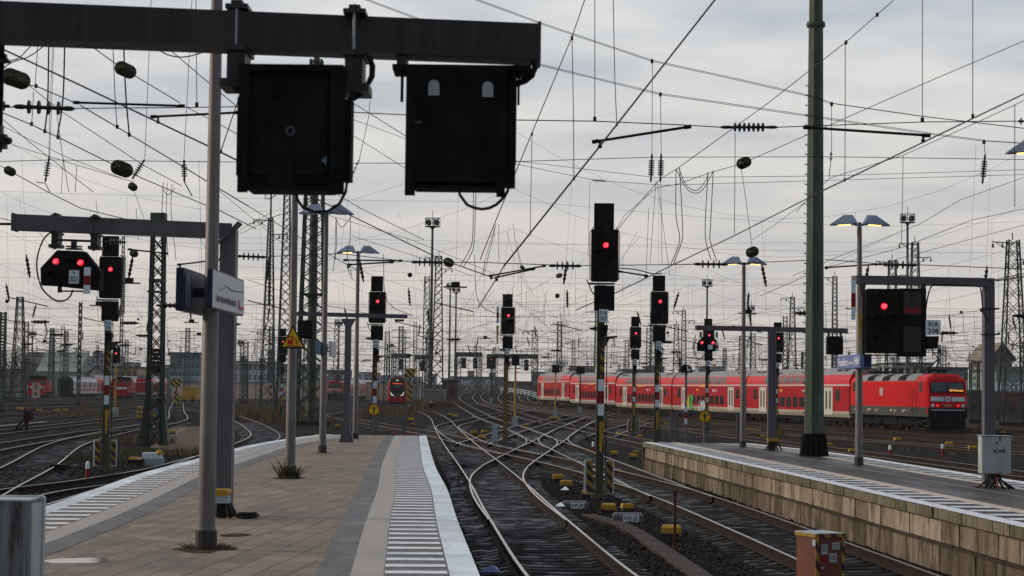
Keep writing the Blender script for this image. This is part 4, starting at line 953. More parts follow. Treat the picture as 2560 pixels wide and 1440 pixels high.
# fences at the platform ends with round no-entry signs
def fence(px0, px1, py, d, zt, label, extra=()):
    p, q = P(px0, py, d), P(px1, py, d); t = T('barrier', label, 'railing', (p.x, p.y, PZ))
    w = q.x - p.x
    for x in [0, w] + [w * e for e in extra]:
        a = MB(); a.box(x - .05, x + .05, -.05, .05, -.1, zt); a.build('post', MATS['grey_steel'], t)
    for z in (zt + .03, zt * .55, .12):
        a = MB(); a.box(-.05, w + .05, -.04, .04, z - .03, z + .03); a.build('rail', MATS['grey_steel'], t)
    return t
fence(938, 1010, 1080, 75.5, 1.1, 'grey end railing of the left platform with a round yellow sign')
fence(1678, 1845, 1100, 70.5, 1.0, 'grey end railing of the right platform with a round yellow sign', (.08, .5))
def round_sign(px, py, d, label):
    t = T('prohibition_sign', label, 'sign', P(px, py, d))
    a = MB(); a.lathe([(0, .225), (.02, .225)], (0, .02, 0), (0, -9, 0), 24); a.build('red_ring', MATS['red_plate'], t)
    a = MB(); a.lathe([(0, .185), (.006, .185)], (0, 0, 0), (0, -9, 0), 24); a.build('board', MATS['sign_yellow'], t)
    a = MB(); a.ball((0, -.008, .115), .025, 8, 4).box(-.035, .035, -.012, -.007, -.03, .085).box(-.14, .14, -.012, -.007, .05, .075).box(-.03, -.006, -.012, -.007, -.15, -.03).box(.006, .03, -.012, -.007, -.15, -.03); a.build('pictogram', MATS['ink'], t)
    a = MB(); a.tube([(0, .05, -.9), (0, .05, .1)], .04, 8); a.build('stem', MATS['grey_steel'], t)
round_sign(935, 1024, 74.8, 'round yellow sign with a person on the left platform end railing')
round_sign(1762, 1042, 70.0, 'round yellow sign with a person on the right platform end railing')
# ---------------------------------------------------------------- cabinets and small things near the camera
p0 = P(0, 1253, 14.0); h = p0.z - PZ
t = T('cabinet', 'weathered pale grey cabinet cut by the lower left picture corner', 'cabinet', (p0.x, 14.0, PZ))
m, nt, b = new_mat('stained_grey'); f1 = noise(nt, coords(nt, (6, 6, .6)), 1.4, 5, .7)
nt.links.new(mix(nt, ramp(nt, f1, [(.44, g3(0)), (.6, g3(.9))]), (.20, .23, .25), (.016, .016, .018)), b.inputs['Base Color']); b.inputs['Roughness'].default_value = .6; MATS['stained_grey'] = m
a = MB(); a.box(-.35, .19, 0, .35, 0, h); a.build('case', MATS['stained_grey'], t)
a = MB(); a.rbox(-.36, .225, .35, .42, 0, h + .02, .02).box(.19, .215, .05, .35, 0, h - .02); a.build('door', MATS['cabinet'], t)
a = MB(); a.box(-.36, .20, -.01, .36, h, h + .012); a.build('lid', MATS['cabinet'], t)
p = P(2486, 1216, 37.8); t = T('cabinet', 'pale cabinet marked A208 standing on bundled cables on the right platform', 'cabinet', (p.x, p.y, PZ))
zt, zb = P(2486, 1090, 37.8).z - PZ, P(2486, 1184, 37.8).z - PZ
a = MB(); a.rbox(-.28, .27, -.18, .12, zb, zt, .015); a.build('case', MATS['cabinet'], t)
a = MB(); a.rbox(-.265, .265, -.2, -.181, zb + .02, zt - .015, .01); dr = a.build('door', MATS['cabinet'], t)
mb = MB(); text(mb, 'A208', (.04, -.2025, zt - .28), (1, 0, 0), (0, 0, 1), .22, .075); mb.build('lettering', MATS['ink'], dr)
a = MB(); a.ball((0, -.205, zt - .125), .022).box(.045, .065, -.22, -.2, zt - .09, zt - .0); a.build('lock', MATS['ink'], dr)
a = MB(); a.box(-.30, .29, -.22, .14, zt, zt + .012); a.build('lid', MATS['cabinet'], t)
for k in range(16):
    x = uni(-.16, .18); a = MB(); e = x * 1.9 + uni(-.05, .05); y = uni(-.12, .08)
    a.tube(crom([(x * .6, y, zb), (x * .75, y - .02, zb * .6), (e, y - .05, .02), (e * 1.1, y - .05, 0)], .05), .016, 6)
    a.build('cable', MATS['rubber' if k % 5 else 'red_plate'], t)
p = P(2053, 1440, 22.4); zt = P(2053, 1332, 22.4).z + .2
t = T('hydrant_box', 'rusty red steel box with black and yellow edges between the tracks', 'cabinet', (p.x, p.y, -.2))
m, nt, b = new_mat('box_red'); f1 = noise(nt, coords(nt), 3, 5)
nt.links.new(ramp(nt, f1, [(.3, (.10, .022, .010)), (.7, (.145, .034, .015))]), b.inputs['Base Color']); b.inputs['Roughness'].default_value = .55; MATS['box_red'] = m
t.rotation_euler = (0, 0, R(-12)); t.matrix_basis = Matrix.Translation(Vector((p.x, p.y, -.2))) @ Matrix.Rotation(R(22), 4, 'Z') @ Matrix.Diagonal((.80, .80, 1, 1))
a = MB(); a.box(-.24, .19, -.27, .27, .05, zt); a.build('case', MATS['box_red'], t)
a = MB(); a.box(-.20, .15, -.285, -.271, .1, zt - .06); dr = a.build('door', MATS['box_red'], t)
a = MB(); a.box(-.26, .21, -.29, .29, zt, zt + .012); a.build('lid', MATS['cabinet'], t)
a = MB(); a.box(-.262, .212, -.293, -.286, zt - .035, zt + .002).box(-.255, -.205, -.286, -.272, .1, zt - .03).box(.155, .205, -.286, -.272, .1, zt - .03).box(-.266, -.243, -.27, .27, zt - .035, zt + .002); a.build('edge_tape', MATS['hazard_fine'], t)
for q in ((-.17, -.07, -.292, -.2855, zt - .22, zt - .11), (.0, .12, -.292, -.2855, zt - .17, zt - .09), (-.045, .075, -.292, -.2855, zt - .31, zt - .21), (-.252, -.243, -.26, -.18, zt - .13, zt - .06)): a = MB(); a.box(*q); a.build('sticker', MATS['cabinet'], dr)
a = MB(); a.box(-.165, -.06, -.291, -.2855, zt - .31, zt - .235); a.build('red_sticker', MATS['red_plate'], dr); a = MB(); a.ball((-.15, -.286, zt - .37), .012); a.build('lock', MATS['white_plate'], dr)
a = MB()
for z in (zt - .13, zt - .15, zt - .17, zt - .19): a.box(-.16, -.08, -.2935, -.2925, z, z + .006)
for z in (zt - .24, zt - .26, zt - .28): a.box(-.035, .065, -.2935, -.2925, z, z + .006)
for z in (zt - .12, zt - .145): a.box(.01, .11, -.2935, -.2925, z, z + .006)
a.build('lettering', MATS['ink'], dr)
p = G(1687, 1345); t = T('marker_post', 'thin rusty iron post standing in the ballast', 'post', (p.x, p.y, -.2))
a = MB(); a.box(-.022, .022, -.02, .02, 0, 1.0); a.build('stake', MATS['rust'], t); a = MB(); a.box(-.03, .03, -.04, .03, .93, 1.02); a.build('cap', MATS['rust'], t)
# cable trough
pts = [G(*q) for q in ((1470, 1268), (1530, 1283), (1580, 1303), (1640, 1340), (1720, 1392), (1800, 1445), (1900, 1520))]
line = smooth(resample(crom(pts, .4), .5), 4); t = T('cable_trough', 'brown cable trough with concrete lids winding through the ballast', 'cable trough', line[0])
mb = MB()
for p, q in zip(line[::1], line[1::1]):
    d = (q - p).normalized(); nn = Vector((d.y, -d.x, 0)) * .17; p = p + d * .006; q = q - d * .006
    mb.add([Vector((v.x, v.y, z)) for z in (-.25, -.145 + uni(-.006, .006)) for v in (p + nn, q + nn, q - nn, p - nn)], [(3, 2, 1, 0), (4, 5, 6, 7), (0, 1, 5, 4), (1, 2, 6, 5), (2, 3, 7, 6), (3, 0, 4, 7)])
mb.build('lids', MATS['trough'], t, world=True)
# yellow point boxes
YB = T('point_box', 'seed', 'track box', (0, 0, 0), group='yellow boxes beside the rails')
a = MB(); a.loft([[(x * sx, y * sy, z) for x, y in ((-1, -1), (1, -1), (1, 1), (-1, 1))] for sx, sy, z in ((.24, .17, .22), (.24, .17, .36), (.20, .13, .42))]); a.build('cover', MATS['yellow'], YB)
a = MB(); a.box(-.2, .2, -.13, .13, .10, .22); a.build('housing', MATS['dark_steel'], YB)
a = MB()
for x in (-.14, 0, .14): a.box(x - .03, x + .03, -.05, .05, 0, .1)
a.build('feet', MATS['dark_steel'], YB)
boxes = [(1678, 1318, 1.1, 'yellow track box behind the thin rusty post'), (1395, 1183, 1, 'yellow track box upper of the pair left of signal 207 foot'), (1416, 1200, 1.05, 'yellow track box with white label left of the signal 207 foot'), (1466, 1219, .8, 'small yellow track box close to the left striped board of signal 207'),
 (1521, 1258, 1.0, 'low yellow topped track box in front of signal 207'), (1568, 1252, .8, 'smaller low yellow track box right of signal 207 foot'), (1583, 1130, 1, 'yellow track box at the far corner of the right platform wall'), (1535, 1123, 1, 'yellow track box right of the signal 207 post'), (1590, 1118, .8, 'yellow track box behind the one at the wall corner'),
 (1185, 1072, 1.1, 'yellow track box left of a pair before the striped post'), (1212, 1070, 1.1, 'yellow track box right of a pair before the striped post'), (1205, 1085, 1.2, 'large yellow track box left of the striped post cabinet'), (1137, 1033, 1, 'yellow track box beside the ramp tracks'), (1124, 1029, .9, 'yellow track box just left of another beside the ramp tracks'),
 (1027, 1043, 1, 'yellow track box by the railing end near the front of the small red train'), (1032, 1050, .9, 'lower yellow track box by the railing end near the small red train'), (843, 1056, 1.1, 'yellow track box beyond the left platform lamps'), (793, 1080, 1, 'yellow box on the kerb beside the third lamp pole'), (1318, 1053, 1, 'yellow track box right of the yellow post signal'),
 (1380, 1037, .9, 'yellow track box near the crossing far right of the striped post'), (1395, 1040, .9, 'neighbouring yellow track box near the far crossing'), (1548, 1074, 1, 'yellow track box left of the small signal base'), (1565, 1077, .8, 'tiny yellow track box right beside the small signal base'), (1599, 1081, 1, 'yellow track box right of the small signal base'),
 (1608, 1046, 1, 'yellow track box under the third coach'), (1620, 1050, .8, 'yellow track box beside another under the third coach'), (1665, 1050, 1, 'yellow track box near the end railing of the right platform'), (1873, 1064, 1, 'yellow track box under the coach left of the square post'), (1885, 1065, .9, 'yellow track box, middle one under the coach left of the square post'), (1896, 1067, 1, 'yellow track box, right one under the coach beside the square post'),
 (1908, 1081, 1, 'yellow track box left of the green mast'), (2073, 1102, 1, 'yellow track box right of the ribbed mast foot'), (2130, 1117, 1, 'yellow track box left of the station sign lamp'), (2244, 1090, 1.2, 'yellow track box in front of the red locomotive side'), (2373, 1102, 1.2, 'yellow track box in front of the red locomotive nose'), (2431, 1112, 1.2, 'yellow track box left of the A208 cabinet'), (2508, 1072, 1, 'yellow track box far right beyond the square gantry post'), 
 (432, 1070, 1.1, 'yellow box at the head of the gravel path'), (97, 1019, 1, 'yellow track box in the yard, left of three'), (141, 1019, 1, 'yellow track box in the yard, middle of three'), (163, 1019, 1, 'yellow track box in the yard, right of three'), (350, 1014, 1.2, 'yellow track box left behind the green lattice mast'), (348, 1024, 1, 'yellow track box in the middle of a stack behind the lattice mast'), (348, 1037, 1, 'yellow track box lowest left of the lattice mast'), (380, 1034, 1, 'yellow track box between the legs of the green lattice mast'), (50, 1017, 1.2, 'yellow track box at the far left of the yard')]
for i, (x, y, s_, lb) in enumerate(boxes):
    q = G(x, y + 9); o = YB if i == 0 else copy_tree(YB); o['label'] = lb; o.location = (q.x, q.y, zg(q.x, q.y) - .2); o.rotation_euler = (0, 0, uni(-.25, .25)); k = s_ * (.66 if y > 1045 else 1.0); o.scale = (k, k, k)
def wplate(px, py, s, txt, label):
    q = G(px, py + 14); t = T('switch_cover', label, 'track box', (q.x, q.y, -.2))
    a = MB(); a.loft([[(x * sx * s, y * sy * s, z * s) for x, y in ((-1, -1), (1, -1), (1, 1), (-1, 1))] for sx, sy, z in ((.36, .2, 0), (.35, .18, .16), (.31, .12, .22))]); a.build('cover', MATS['grey_steel'], t)
    a = MB(); a.box(-.12 * s, .24 * s, -.225 * s, -.20 * s, .03 * s, .19 * s); pp = a.build('name_plate', MATS['white_plate'], t)
    mb = MB(); text(mb, txt, (.06 * s, -.2265 * s, .11 * s), (1, 0, 0), (0, 0, 1), .31 * s, .11 * s); mb.build('lettering', MATS['ink'], pp)
wplate(1438, 1237, .85, '01W 203', 'grey switch cover with white plate 01W 203 left of the signal 207 foot')
wplate(1570, 1268, .9, '01W 205', 'grey switch cover with white plate 01W 205 in front of the signal 207 foot')
# frog covers / dark plates between rails
for x, y, r_, lb in ((1152, 1152, .3, 'black metal plate lying tilted between the near rails'), (1120, 1117, .2, 'black metal plate farther up between the near rails')):
    q = G(x, y); t = T('check_plate', lb, 'metal plate', (q.x, q.y, -.12), r_); a = MB(); a.add([(-.35, -1.2, 0), (.3, -1.2, 0), (.35, 1.2, .1), (-.1, 1.2, .1), (-.35, -1.2, .03), (.3, -1.2, .03), (.35, 1.2, .13), (-.1, 1.2, .13)], [(0, 3, 2, 1), (4, 5, 6, 7), (0, 1, 5, 4), (1, 2, 6, 5), (2, 3, 7, 6), (3, 0, 4, 7)]); a.build('plate', MATS['black'], t)
# red-white marker posts, left
def marker(px, py, lb):
    q = G(px, py); t = T('marker_post', lb, 'post', (q.x, q.y, -.2)); a = MB(); a.lathe([(0, .06), (.35, .06)], n=10); a.build('red_foot', MATS['red_plate'], t); a = MB(); a.lathe([(.351, .06), (.5, .06), (.56, .03)], n=10); a.build('white_cap', MATS['white_plate'], t)
marker(219, 1185, 'short red and white marker post beside the left platform track')
marker(1483, 1125, 'short white topped marker post left of signal 207'); marker(2225, 1133, 'short white marker post behind the right platform'); marker(2356, 1130, 'short white marker post farther right behind the right platform')
# equipment box on the left
q = G(383, 1150); t = T('switch_motor', 'white topped switch box with yellow lamp left of the platform', 'track box', (q.x, q.y, -.2))
a = MB(); a.box(-.35, .3, -.2, .2, .25, .45); a.build('housing', MATS['white_plate'], t); a = MB(); a.box(-.25, .35, -.22, .2, 0, .24); a.build('plinth', MATS['cabinet'], t); a = MB(); a.ball((.22, -.1, .42), .13); a.build('lamp', MATS['yellow'], t)
q = G(352, 1150); t = T('switch_motor', 'dark low switch motor with yellow plate beside the white switch box', 'track box', (q.x - .2, q.y, -.2)); a = MB(); a.box(-.2, .25, -.2, .2, 0, .22); a.build('housing', MATS['black'], t); a = MB(); a.loft([[(x * s_, y * s_, z) for x, y in ((-1, -1), (1, -1), (1, 1), (-1, 1))] for s_, z in ((.2, .22), (.15, .3))]); a.build('cover', MATS['yellow'], t)
q = G(150, 1166); t = T('switch_motor', 'black switch drive with rod across the left track', 'track box', (q.x, q.y, -.1)); a = MB(); a.box(-.25, .25, -.3, .3, 0, .16); a.build('housing', MATS['black'], t); a = MB(); a.tube([(.2, 0, .1), (1.2, .3, .0)], .03, 6); a.build('rod', MATS['dark_steel'], t)
# buffer stop
MATS['dark_rust'] = M('dark_rust', (.03, .017, .013), .85, var=.4, scale=5, spec=.1)
q = G(62, 1074); t = T('buffer_stop', 'rusty iron buffer stop at the left yard edge', 'buffer stop', (q.x, q.y, -.2))
a = MB(); a.bar((-.7, .1, 0), (.1, .1, 1.0), .12).bar((.05, .1, 0), (.12, .1, 1.2), .14).bar((-.45, .1, 0), (.1, .1, .7), .08).bar((-.7, .1, .05), (.2, .1, .05), .1)
a.build('frame', MATS['dark_rust'], t); a = MB(); a.box(-.02, .34, -.3, .5, .72, 1.25); a.build('beam', MATS['dark_rust'], t)
for x, y, d, lb in ((90, 1000, 240, 'pale board with figures 0 6 in the yard before the shunter'), (676, 975, 240, 'pale board with figures 0 6 right of the left lattice masts')):
    q = P(x, 976, d); t = T('distance_board', lb, 'sign', (q.x, q.y, -.2)); zz0 = q.z + .2
    a = MB(); a.box(-.5, .5, 0, .06, zz0 - .9, zz0 + .9); a.build('board', MATS['cream_paint'], t); a = MB(); a.tube([(0, .1, 0), (0, .1, zz0)], .08, 6); a.build('post', MATS['grey_steel'], t)
    a = MB(); text(a, '0', (0, -.01, zz0 + .4), (1, 0, 0), (0, 0, 1), .35, .55); text(a, '6', (0, -.01, zz0 - .4), (1, 0, 0), (0, 0, 1), .35, .55); a.build('lettering', MATS['ink'], t)
# striped tilted boards
for x, y, s_, lb in ((255, 1056, 1.0, 'tilted black and yellow board beside the post of 01A 236'), (1947, 1087, 1.1, 'tilted black and yellow board beside the square gantry post'), (1277, 1042, 1.0, 'black and yellow board at the foot of the yellow signal post'), (207, 1012, 1.3, 'tilted black and yellow board in the left yard'), (2450, 1070, 1.3, 'black and yellow board right of the red locomotive'), (768, 1031, 1, 'small black and yellow board at the big lattice mast'), (1690, 1093, .8, 'black and yellow board behind the right end railing')):
    q = G(x, y + 8); t = T('striped_board', lb, 'board', (q.x, q.y, zg(q.x, q.y) - .2)); a = MB(); a.prism([(-.35 * s_, .25), (.1 * s_, .7 * s_), (.4 * s_, .55 * s_), (.0, .1)], 0, .05); a.build('board', MATS['hazard_fine'], t); a = MB(); a.box(-.04, .04, .05, .1, 0, .5 * s_); a.build('stake', MATS['dark_steel'], t)
for x, y0, y1, d, lb in ((1025, 938, 1020, 270, 'tall black and yellow striped post right of the front of the small red train'), (441, 962, 1003, 300, 'tall black and yellow striped post before the yellow container')):
    q = P(x, y0, d); t = T('striped_post', lb, 'post', (q.x, q.y, -.2)); hh = P(x, y0, d).z + .2; a = MB(); a.box(-.35, .35, -.1, .1, 0, hh - 1); a.build('board', MATS['hazard_large'], t)
    a = MB(); a.prism([(-.9, hh - .3), (.5, hh - .3), (.9, hh + .9), (-.6, hh + .9)], -.1, .0); a.build('top_board', MATS['hazard_large'], t)
    a = MB(); a.box(-.1, .1, .1, .2, 0, hh); a.build('stake', MATS['dark_steel'], t)
# litter
for x, y, m_, s_, lb in ((1225, 1408, 'blue_sign', .16, 'scrap of bright blue plastic between the sleepers'), (1400, 1252, 'white_plate', .12, 'scrap of white paper by the switch cover'), (1412, 1213, 'white_plate', .12, 'scrap of white plastic under a yellow box')):
    q = G(x, y); a = MB(); a.add([(q.x - s_, q.y, -.13), (q.x + s_, q.y - .1, -.12), (q.x + s_ * .6, q.y + .3, -.08), (q.x - s_ * .5, q.y + .25, -.10), (q.x + .02, q.y + .05, -.03)], [(0, 1, 4), (1, 2, 4), (2, 3, 4), (3, 0, 4)]); tag(a.build('litter', MATS[m_]), lb, 'litter')
q = P(1015, 1086, 74.6); a = MB()
for k in range(12): a.ball((q.x + uni(-.5, .6), q.y + uni(-.1, .2), PZ + .0), uni(.03, .09), 6, 4)
MATS['red_cloth'] = M('red_cloth', (.16, .01, .03), .8); tag(a.build('cloth', MATS['red_cloth']), 'crumpled red cloth lying at the end of the left platform', 'cloth')
# weeds
def blades(cx, cy, z, r, n, h, mb, lean=.35):
    for _ in range(n):
        a_ = uni(0, 6.28); q = r * math.sqrt(rnd()); x, y = cx + q * math.cos(a_), cy + q * math.sin(a_); hh = h * uni(.4, 1.1); dx, dy = uni(-lean, lean) * hh, uni(-lean, lean) * hh; w = hh * .035 + .003
        b_ = uni(0, 3.14); wx, wy = w * math.cos(b_), w * math.sin(b_)
        mb.add([(x - wx, y - wy, z), (x + wx, y + wy, z), (x + dx * .5 + wx * .7, y + dy * .5 + wy * .7, z + hh * .6), (x + dx * .5 - wx * .7, y + dy * .5 - wy * .7, z + hh * .6), (x + dx, y + dy, z + hh)], [(0, 1, 2, 3), (3, 2, 4)])
p = Gz(722, 1195, PZ); a = MB(); blades(p.x, p.y, PZ, .22, 130, .26, a, 1.3); blades(p.x - .1, p.y, PZ, .1, 30, .42, a, .7); tag(a.build('weeds', MATS['grass']), kind='stuff', label='green weeds around the foot of the triangle sign pole')
p = Gz(515, 1370, PZ); a = MB(); blades(p.x, p.y, PZ, .26, 300, .06, a, 1.8); tag(a.build('dead_grass', MATS['dry_grass']), kind='stuff', label='dry grass around the foot of the nearest lamp pole')
a = MB()
for x, y, r, n, h in ((340, 1120, 2.0, 600, .25), (300, 1135, 1.4, 400, .32), (420, 1128, 1.6, 500, .3), (460, 1118, 1.5, 300, .25), (235, 1140, 1.2, 300, .34), (320, 1150, 1.0, 200, .2)):
    q = G(x, y); blades(q.x, q.y, -.2, r, n, h, a)
tag(a.build('tall_weeds', MATS['grass']), kind='stuff', label='weeds and grass between the tracks at left')
a = MB()
for x, y, r, n, h in ((660, 1035, 4, 900, .9), (640, 1040, 3, 500, .8), (700, 1042, 3.5, 700, .8), (740, 1050, 3, 500, .7), (1000, 1030, 4, 700, 1), (960, 1040, 3, 500, .7), (1040, 1010, 5, 600, 1.0), (1090, 1012, 4, 500, 1), (330, 1098, 2.2, 400, .5), (200, 1040, 4, 300, .7), (260, 1035, 4, 300, .7)):
    q = G(x, y); blades(q.x, q.y, zg(q.x, q.y) - .2, r, n, h, a)
tag(a.build('rough_grass', MATS['dry_grass']), kind='stuff', label='rough dry grass at the foot of the masts')
# ---------------------------------------------------------------- trains
def paint(name, col, rough=.35, grime=.35):
    m, nt, b = new_mat(name); f1 = noise(nt, coords(nt, (1.2, 1.2, .5)), .9, 5, .65)
    nt.links.new(mix(nt, ramp(nt, f1, [(.45, g3(0)), (.75, g3(grime))]), col, tuple(c * .5 + .008 for c in col)), b.inputs['Base Color']); b.inputs['Roughness'].default_value = rough; b.inputs['Specular IOR Level'].default_value = .13; MATS[name] = m
paint('train_red', (.38, .003, .009), .45, .5); paint('loco_red', (.60, .004, .007), .4); paint('train_red_skylit', (.60, .022, .028), .35, .3); paint('deep_red', (.36, .006, .010), .5); paint('train_beige', (.42, .37, .32), .5); paint('train_white', (.55, .54, .52), .45)  # upper-deck red is lighter, with sky reflection painted into it
paint('train_roof', (.26, .26, .27), .5, .6); paint('loco_grey', (.062, .066, .063), .5); paint('haze_pink', (.55, .20, .18), .5); paint('haze_roof', (.52, .46, .44), .5)  # pale pink and its roof tone carry distance haze in the colour
paint('train_dark', (.007, .0065, .0065), .8); paint('shunter_red', (.40, .008, .010), .5); paint('ic_white', (.55, .56, .60), .4); paint('ic_end', (.035, .055, .055), .5)
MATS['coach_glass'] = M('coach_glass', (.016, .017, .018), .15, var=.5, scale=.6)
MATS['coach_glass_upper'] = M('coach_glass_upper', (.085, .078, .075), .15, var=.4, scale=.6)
MATS['cab_glass'] = M('cab_glass', (.045, .065, .085), .15, var=.4, scale=1, spec=.5)
MATS['first_class'] = M('first_class_yellow', (.70, .40, .03), .5, var=.1)
def xb(par, name, mat, x0, x1, y0, y1, z0, z1): a = MB(); a.box(x0, x1, y0, y1, z0, z1); return a.build(name, MATS[mat], par)
def bogie(par, cx, wb=2.5, r=.46, nm='bogie'):
    a = MB(); a.box(cx - wb / 2 - .7, cx + wb / 2 + .7, -1.22, 1.22, .42, .72)
    for s in (-1, 1):
        a.box(cx - wb / 2 - .9, cx + wb / 2 + .9, s * 1.15 - .08, s * 1.15 + .08, .45, .62); a.box(cx - .35, cx + .35, s * 1.12 - .12, s * 1.12 + .12, .35, .8)
        for q in (-1, 1): a.box(cx + q * wb / 2 - .2, cx + q * wb / 2 + .2, s * 1.17 - .1, s * 1.17 + .1, .3, .62)
    b_ = a.build(nm, MATS['train_dark'], par)
    for q in (-1, 1):
        a = MB(); a.tube([(cx + q * wb / 2, -.82, r), (cx + q * wb / 2, -.70, r)], r, 14); a.tube([(cx + q * wb / 2, .70, r), (cx + q * wb / 2, .82, r)], r, 14); a.tube([(cx + q * wb / 2, -.8, r), (cx + q * wb / 2, .8, r)], .09, 6); a.build('wheelset', MATS['rust'], b_)
def coach(name='double_deck_coach', red='train_red', upper='train_red_skylit', roof='train_roof', beige='train_beige', L=26.3, rich=True):
    t = T(name, 'seed', 'train coach', (0, 0, 0), 0, 'double deck coaches')
    h = L / 2
    def pr(nm, mat, pts, e=0): a = MB(); a.xprism(pts, -h + e, h - e); return a.build(nm, MATS[mat], t)
    pr('skirt', beige, [(-1.27, .74), (1.27, .74), (1.39, 1.0), (1.39, 1.2), (-1.39, 1.2), (-1.39, 1.0)])
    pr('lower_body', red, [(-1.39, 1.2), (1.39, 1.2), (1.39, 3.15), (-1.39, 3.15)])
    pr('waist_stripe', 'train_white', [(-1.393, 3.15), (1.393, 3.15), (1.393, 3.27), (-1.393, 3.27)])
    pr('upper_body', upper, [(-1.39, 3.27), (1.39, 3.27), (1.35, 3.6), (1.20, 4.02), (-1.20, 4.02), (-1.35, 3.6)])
    ro = pr('roof', roof, [(-1.20, 4.02), (1.20, 4.02), (1.0, 4.28), (.6, 4.5), (.2, 4.58), (-.2, 4.58), (-.6, 4.5), (-1.0, 4.28)])
    xb(t, 'underframe', 'train_dark', -h + .3, h - .3, -1.15, 1.15, .45, .74)
    xb(t, 'gangway', 'train_dark', h, h + .5, -.9, .9, .8, 4.3)
    bogie(t, -h + 3.6); bogie(t, h - 3.6)
    for s in (1, -1):
        for k in range(9):
            x = -h + 6.6 + k * 1.66
            a = MB(); a.add([(x, s * 1.384, 3.36), (x + 1.35, s * 1.384, 3.36), (x + 1.35, s * 1.358, 3.6), (x, s * 1.358, 3.6), (x + 1.35, s * 1.236, 3.945), (x, s * 1.236, 3.945)],
                            [(0, 1, 2, 3) if s < 0 else (3, 2, 1, 0), (3, 2, 4, 5) if s < 0 else (5, 4, 2, 3)]); a.build('upper_window', MATS['coach_glass_upper'], t)
            if k < 8: xb(t, 'lower_window', 'coach_glass', x + .6, x + 1.85, s * 1.34, s * 1.396, 1.42, 2.25)
        for e in (-1, 1):
            dx = e * (h - 4.7)
            d_ = xb(t, 'door', 'train_white', dx - 1.0, dx + 1.0, min(s * 1.3, s * 1.398), max(s * 1.3, s * 1.398), .9, 3.05)
            a = MB()
            for q in (-.42, .42): a.box(dx + q - .16, dx + q + .16, min(s * 1.38, s * 1.404), max(s * 1.38, s * 1.404), 1.35, 2.75)
            a.build('door_window', MATS['coach_glass'], d_)
            xb(t, 'end_window', 'coach_glass', e * (h - 2.6) - .5, e * (h - 2.6) + .5, min(s * 1.34, s * 1.396), max(s * 1.34, s * 1.396), 2.0, 2.85)
    for e in (-1, 1):
        for q in (0, 1.5): a = MB(); a.add([(e * (h - 2 - q) - .5, .75, 4.435), (e * (h - 2 - q) + .5, .75, 4.435), (e * (h - 2 - q) + .5, 1.0, 4.30), (e * (h - 2 - q) - .5, 1.0, 4.30)], [(3, 2, 1, 0)]); a.build('roof_grille', MATS['train_dark'], ro)
    if rich:
        a = MB(); text(a, 'REGIO', (-2.6, 1.397, 2.72), (-1, 0, 0), (0, 0, 1), .95, .26); text(a, 'DB', (-3.5, 1.397, 2.72), (-1, 0, 0), (0, 0, 1), .36, .24); a.build('lettering', MATS['white_ink'], t)
        a = MB(); a.box(3.0, 3.7, 1.39, 1.396, 2.68, 2.86); a.build('emblem', MATS['first_class'], t)
    return t
def along(p, q): d = Vector((q[0] - p[0], q[1] - p[1], 0)); return math.atan2(d.y, d.x)
# junction points of the long train (measured from the photo)
J = [(27.2, 152.3), (22.4, 178.3), (17.9, 204.7), (13.5, 231.1), (8.95, 257.5), (5.1, 283.9)]
labs = ['double deck coach coupled to the red locomotive, mostly behind the green mast', 'double deck coach with green and white graffiti on its lower side', 'third double deck coach from the locomotive, between posts 01A 207 and 01A 228', 'fourth double deck coach from the locomotive, behind post 01A 207', 'last double deck coach of the red train, farthest left']
CO = coach(); outs = []
for i in range(5):
    a_, b_ = J[i], J[i + 1]; c = CO if i == 0 else copy_tree(CO)
    c['label'] = labs[i]; mx, my = (a_[0] + b_[0]) / 2, (a_[1] + b_[1]) / 2
    c.location = (mx, my, zg(mx, my)); c.rotation_euler = (0, 0, along(a_, b_)); outs.append(c)
for i in (1, 2, 3):
    a = MB(); a.box(-1.5, 2.2, 1.392, 1.40, 3.06, 3.2); a.build('first_class_band', MATS['first_class'], outs[i])
# graffiti on the second coach
MATS['graffiti_green'] = M('graffiti_green', (.10, .45, .12), .5, var=.3, scale=2); MATS['graffiti_yellow'] = M('graffiti_yellow', (.65, .60, .05), .5, var=.3, scale=2); MATS['graffiti_pale'] = M('graffiti_pale', (.55, .62, .70), .5, var=.3, scale=2)
g_ = outs[1]
for s_, m_, off in (('DA', 'graffiti_yellow', 7.1), ('SK', 'graffiti_green', 5.5)):
    a = MB(); text(a, s_, (off, 1.404, 1.55), (-1, .0, .03), (0, 0, 1), 1.6, 1.5); a.build('graffiti', MATS[m_], g_)
    a = MB(); text(a, s_, (off + .06, 1.400, 1.5), (-1, .0, .03), (0, 0, 1), 1.75, 1.65); a.build('graffiti', MATS['ink'], g_)
a = MB(); text(a, 'UMN', (1.5, 1.404, 1.25), (-1, 0, .03), (0, 0, 1), 2.6, 1.0); a.build('graffiti', MATS['graffiti_pale'], g_)
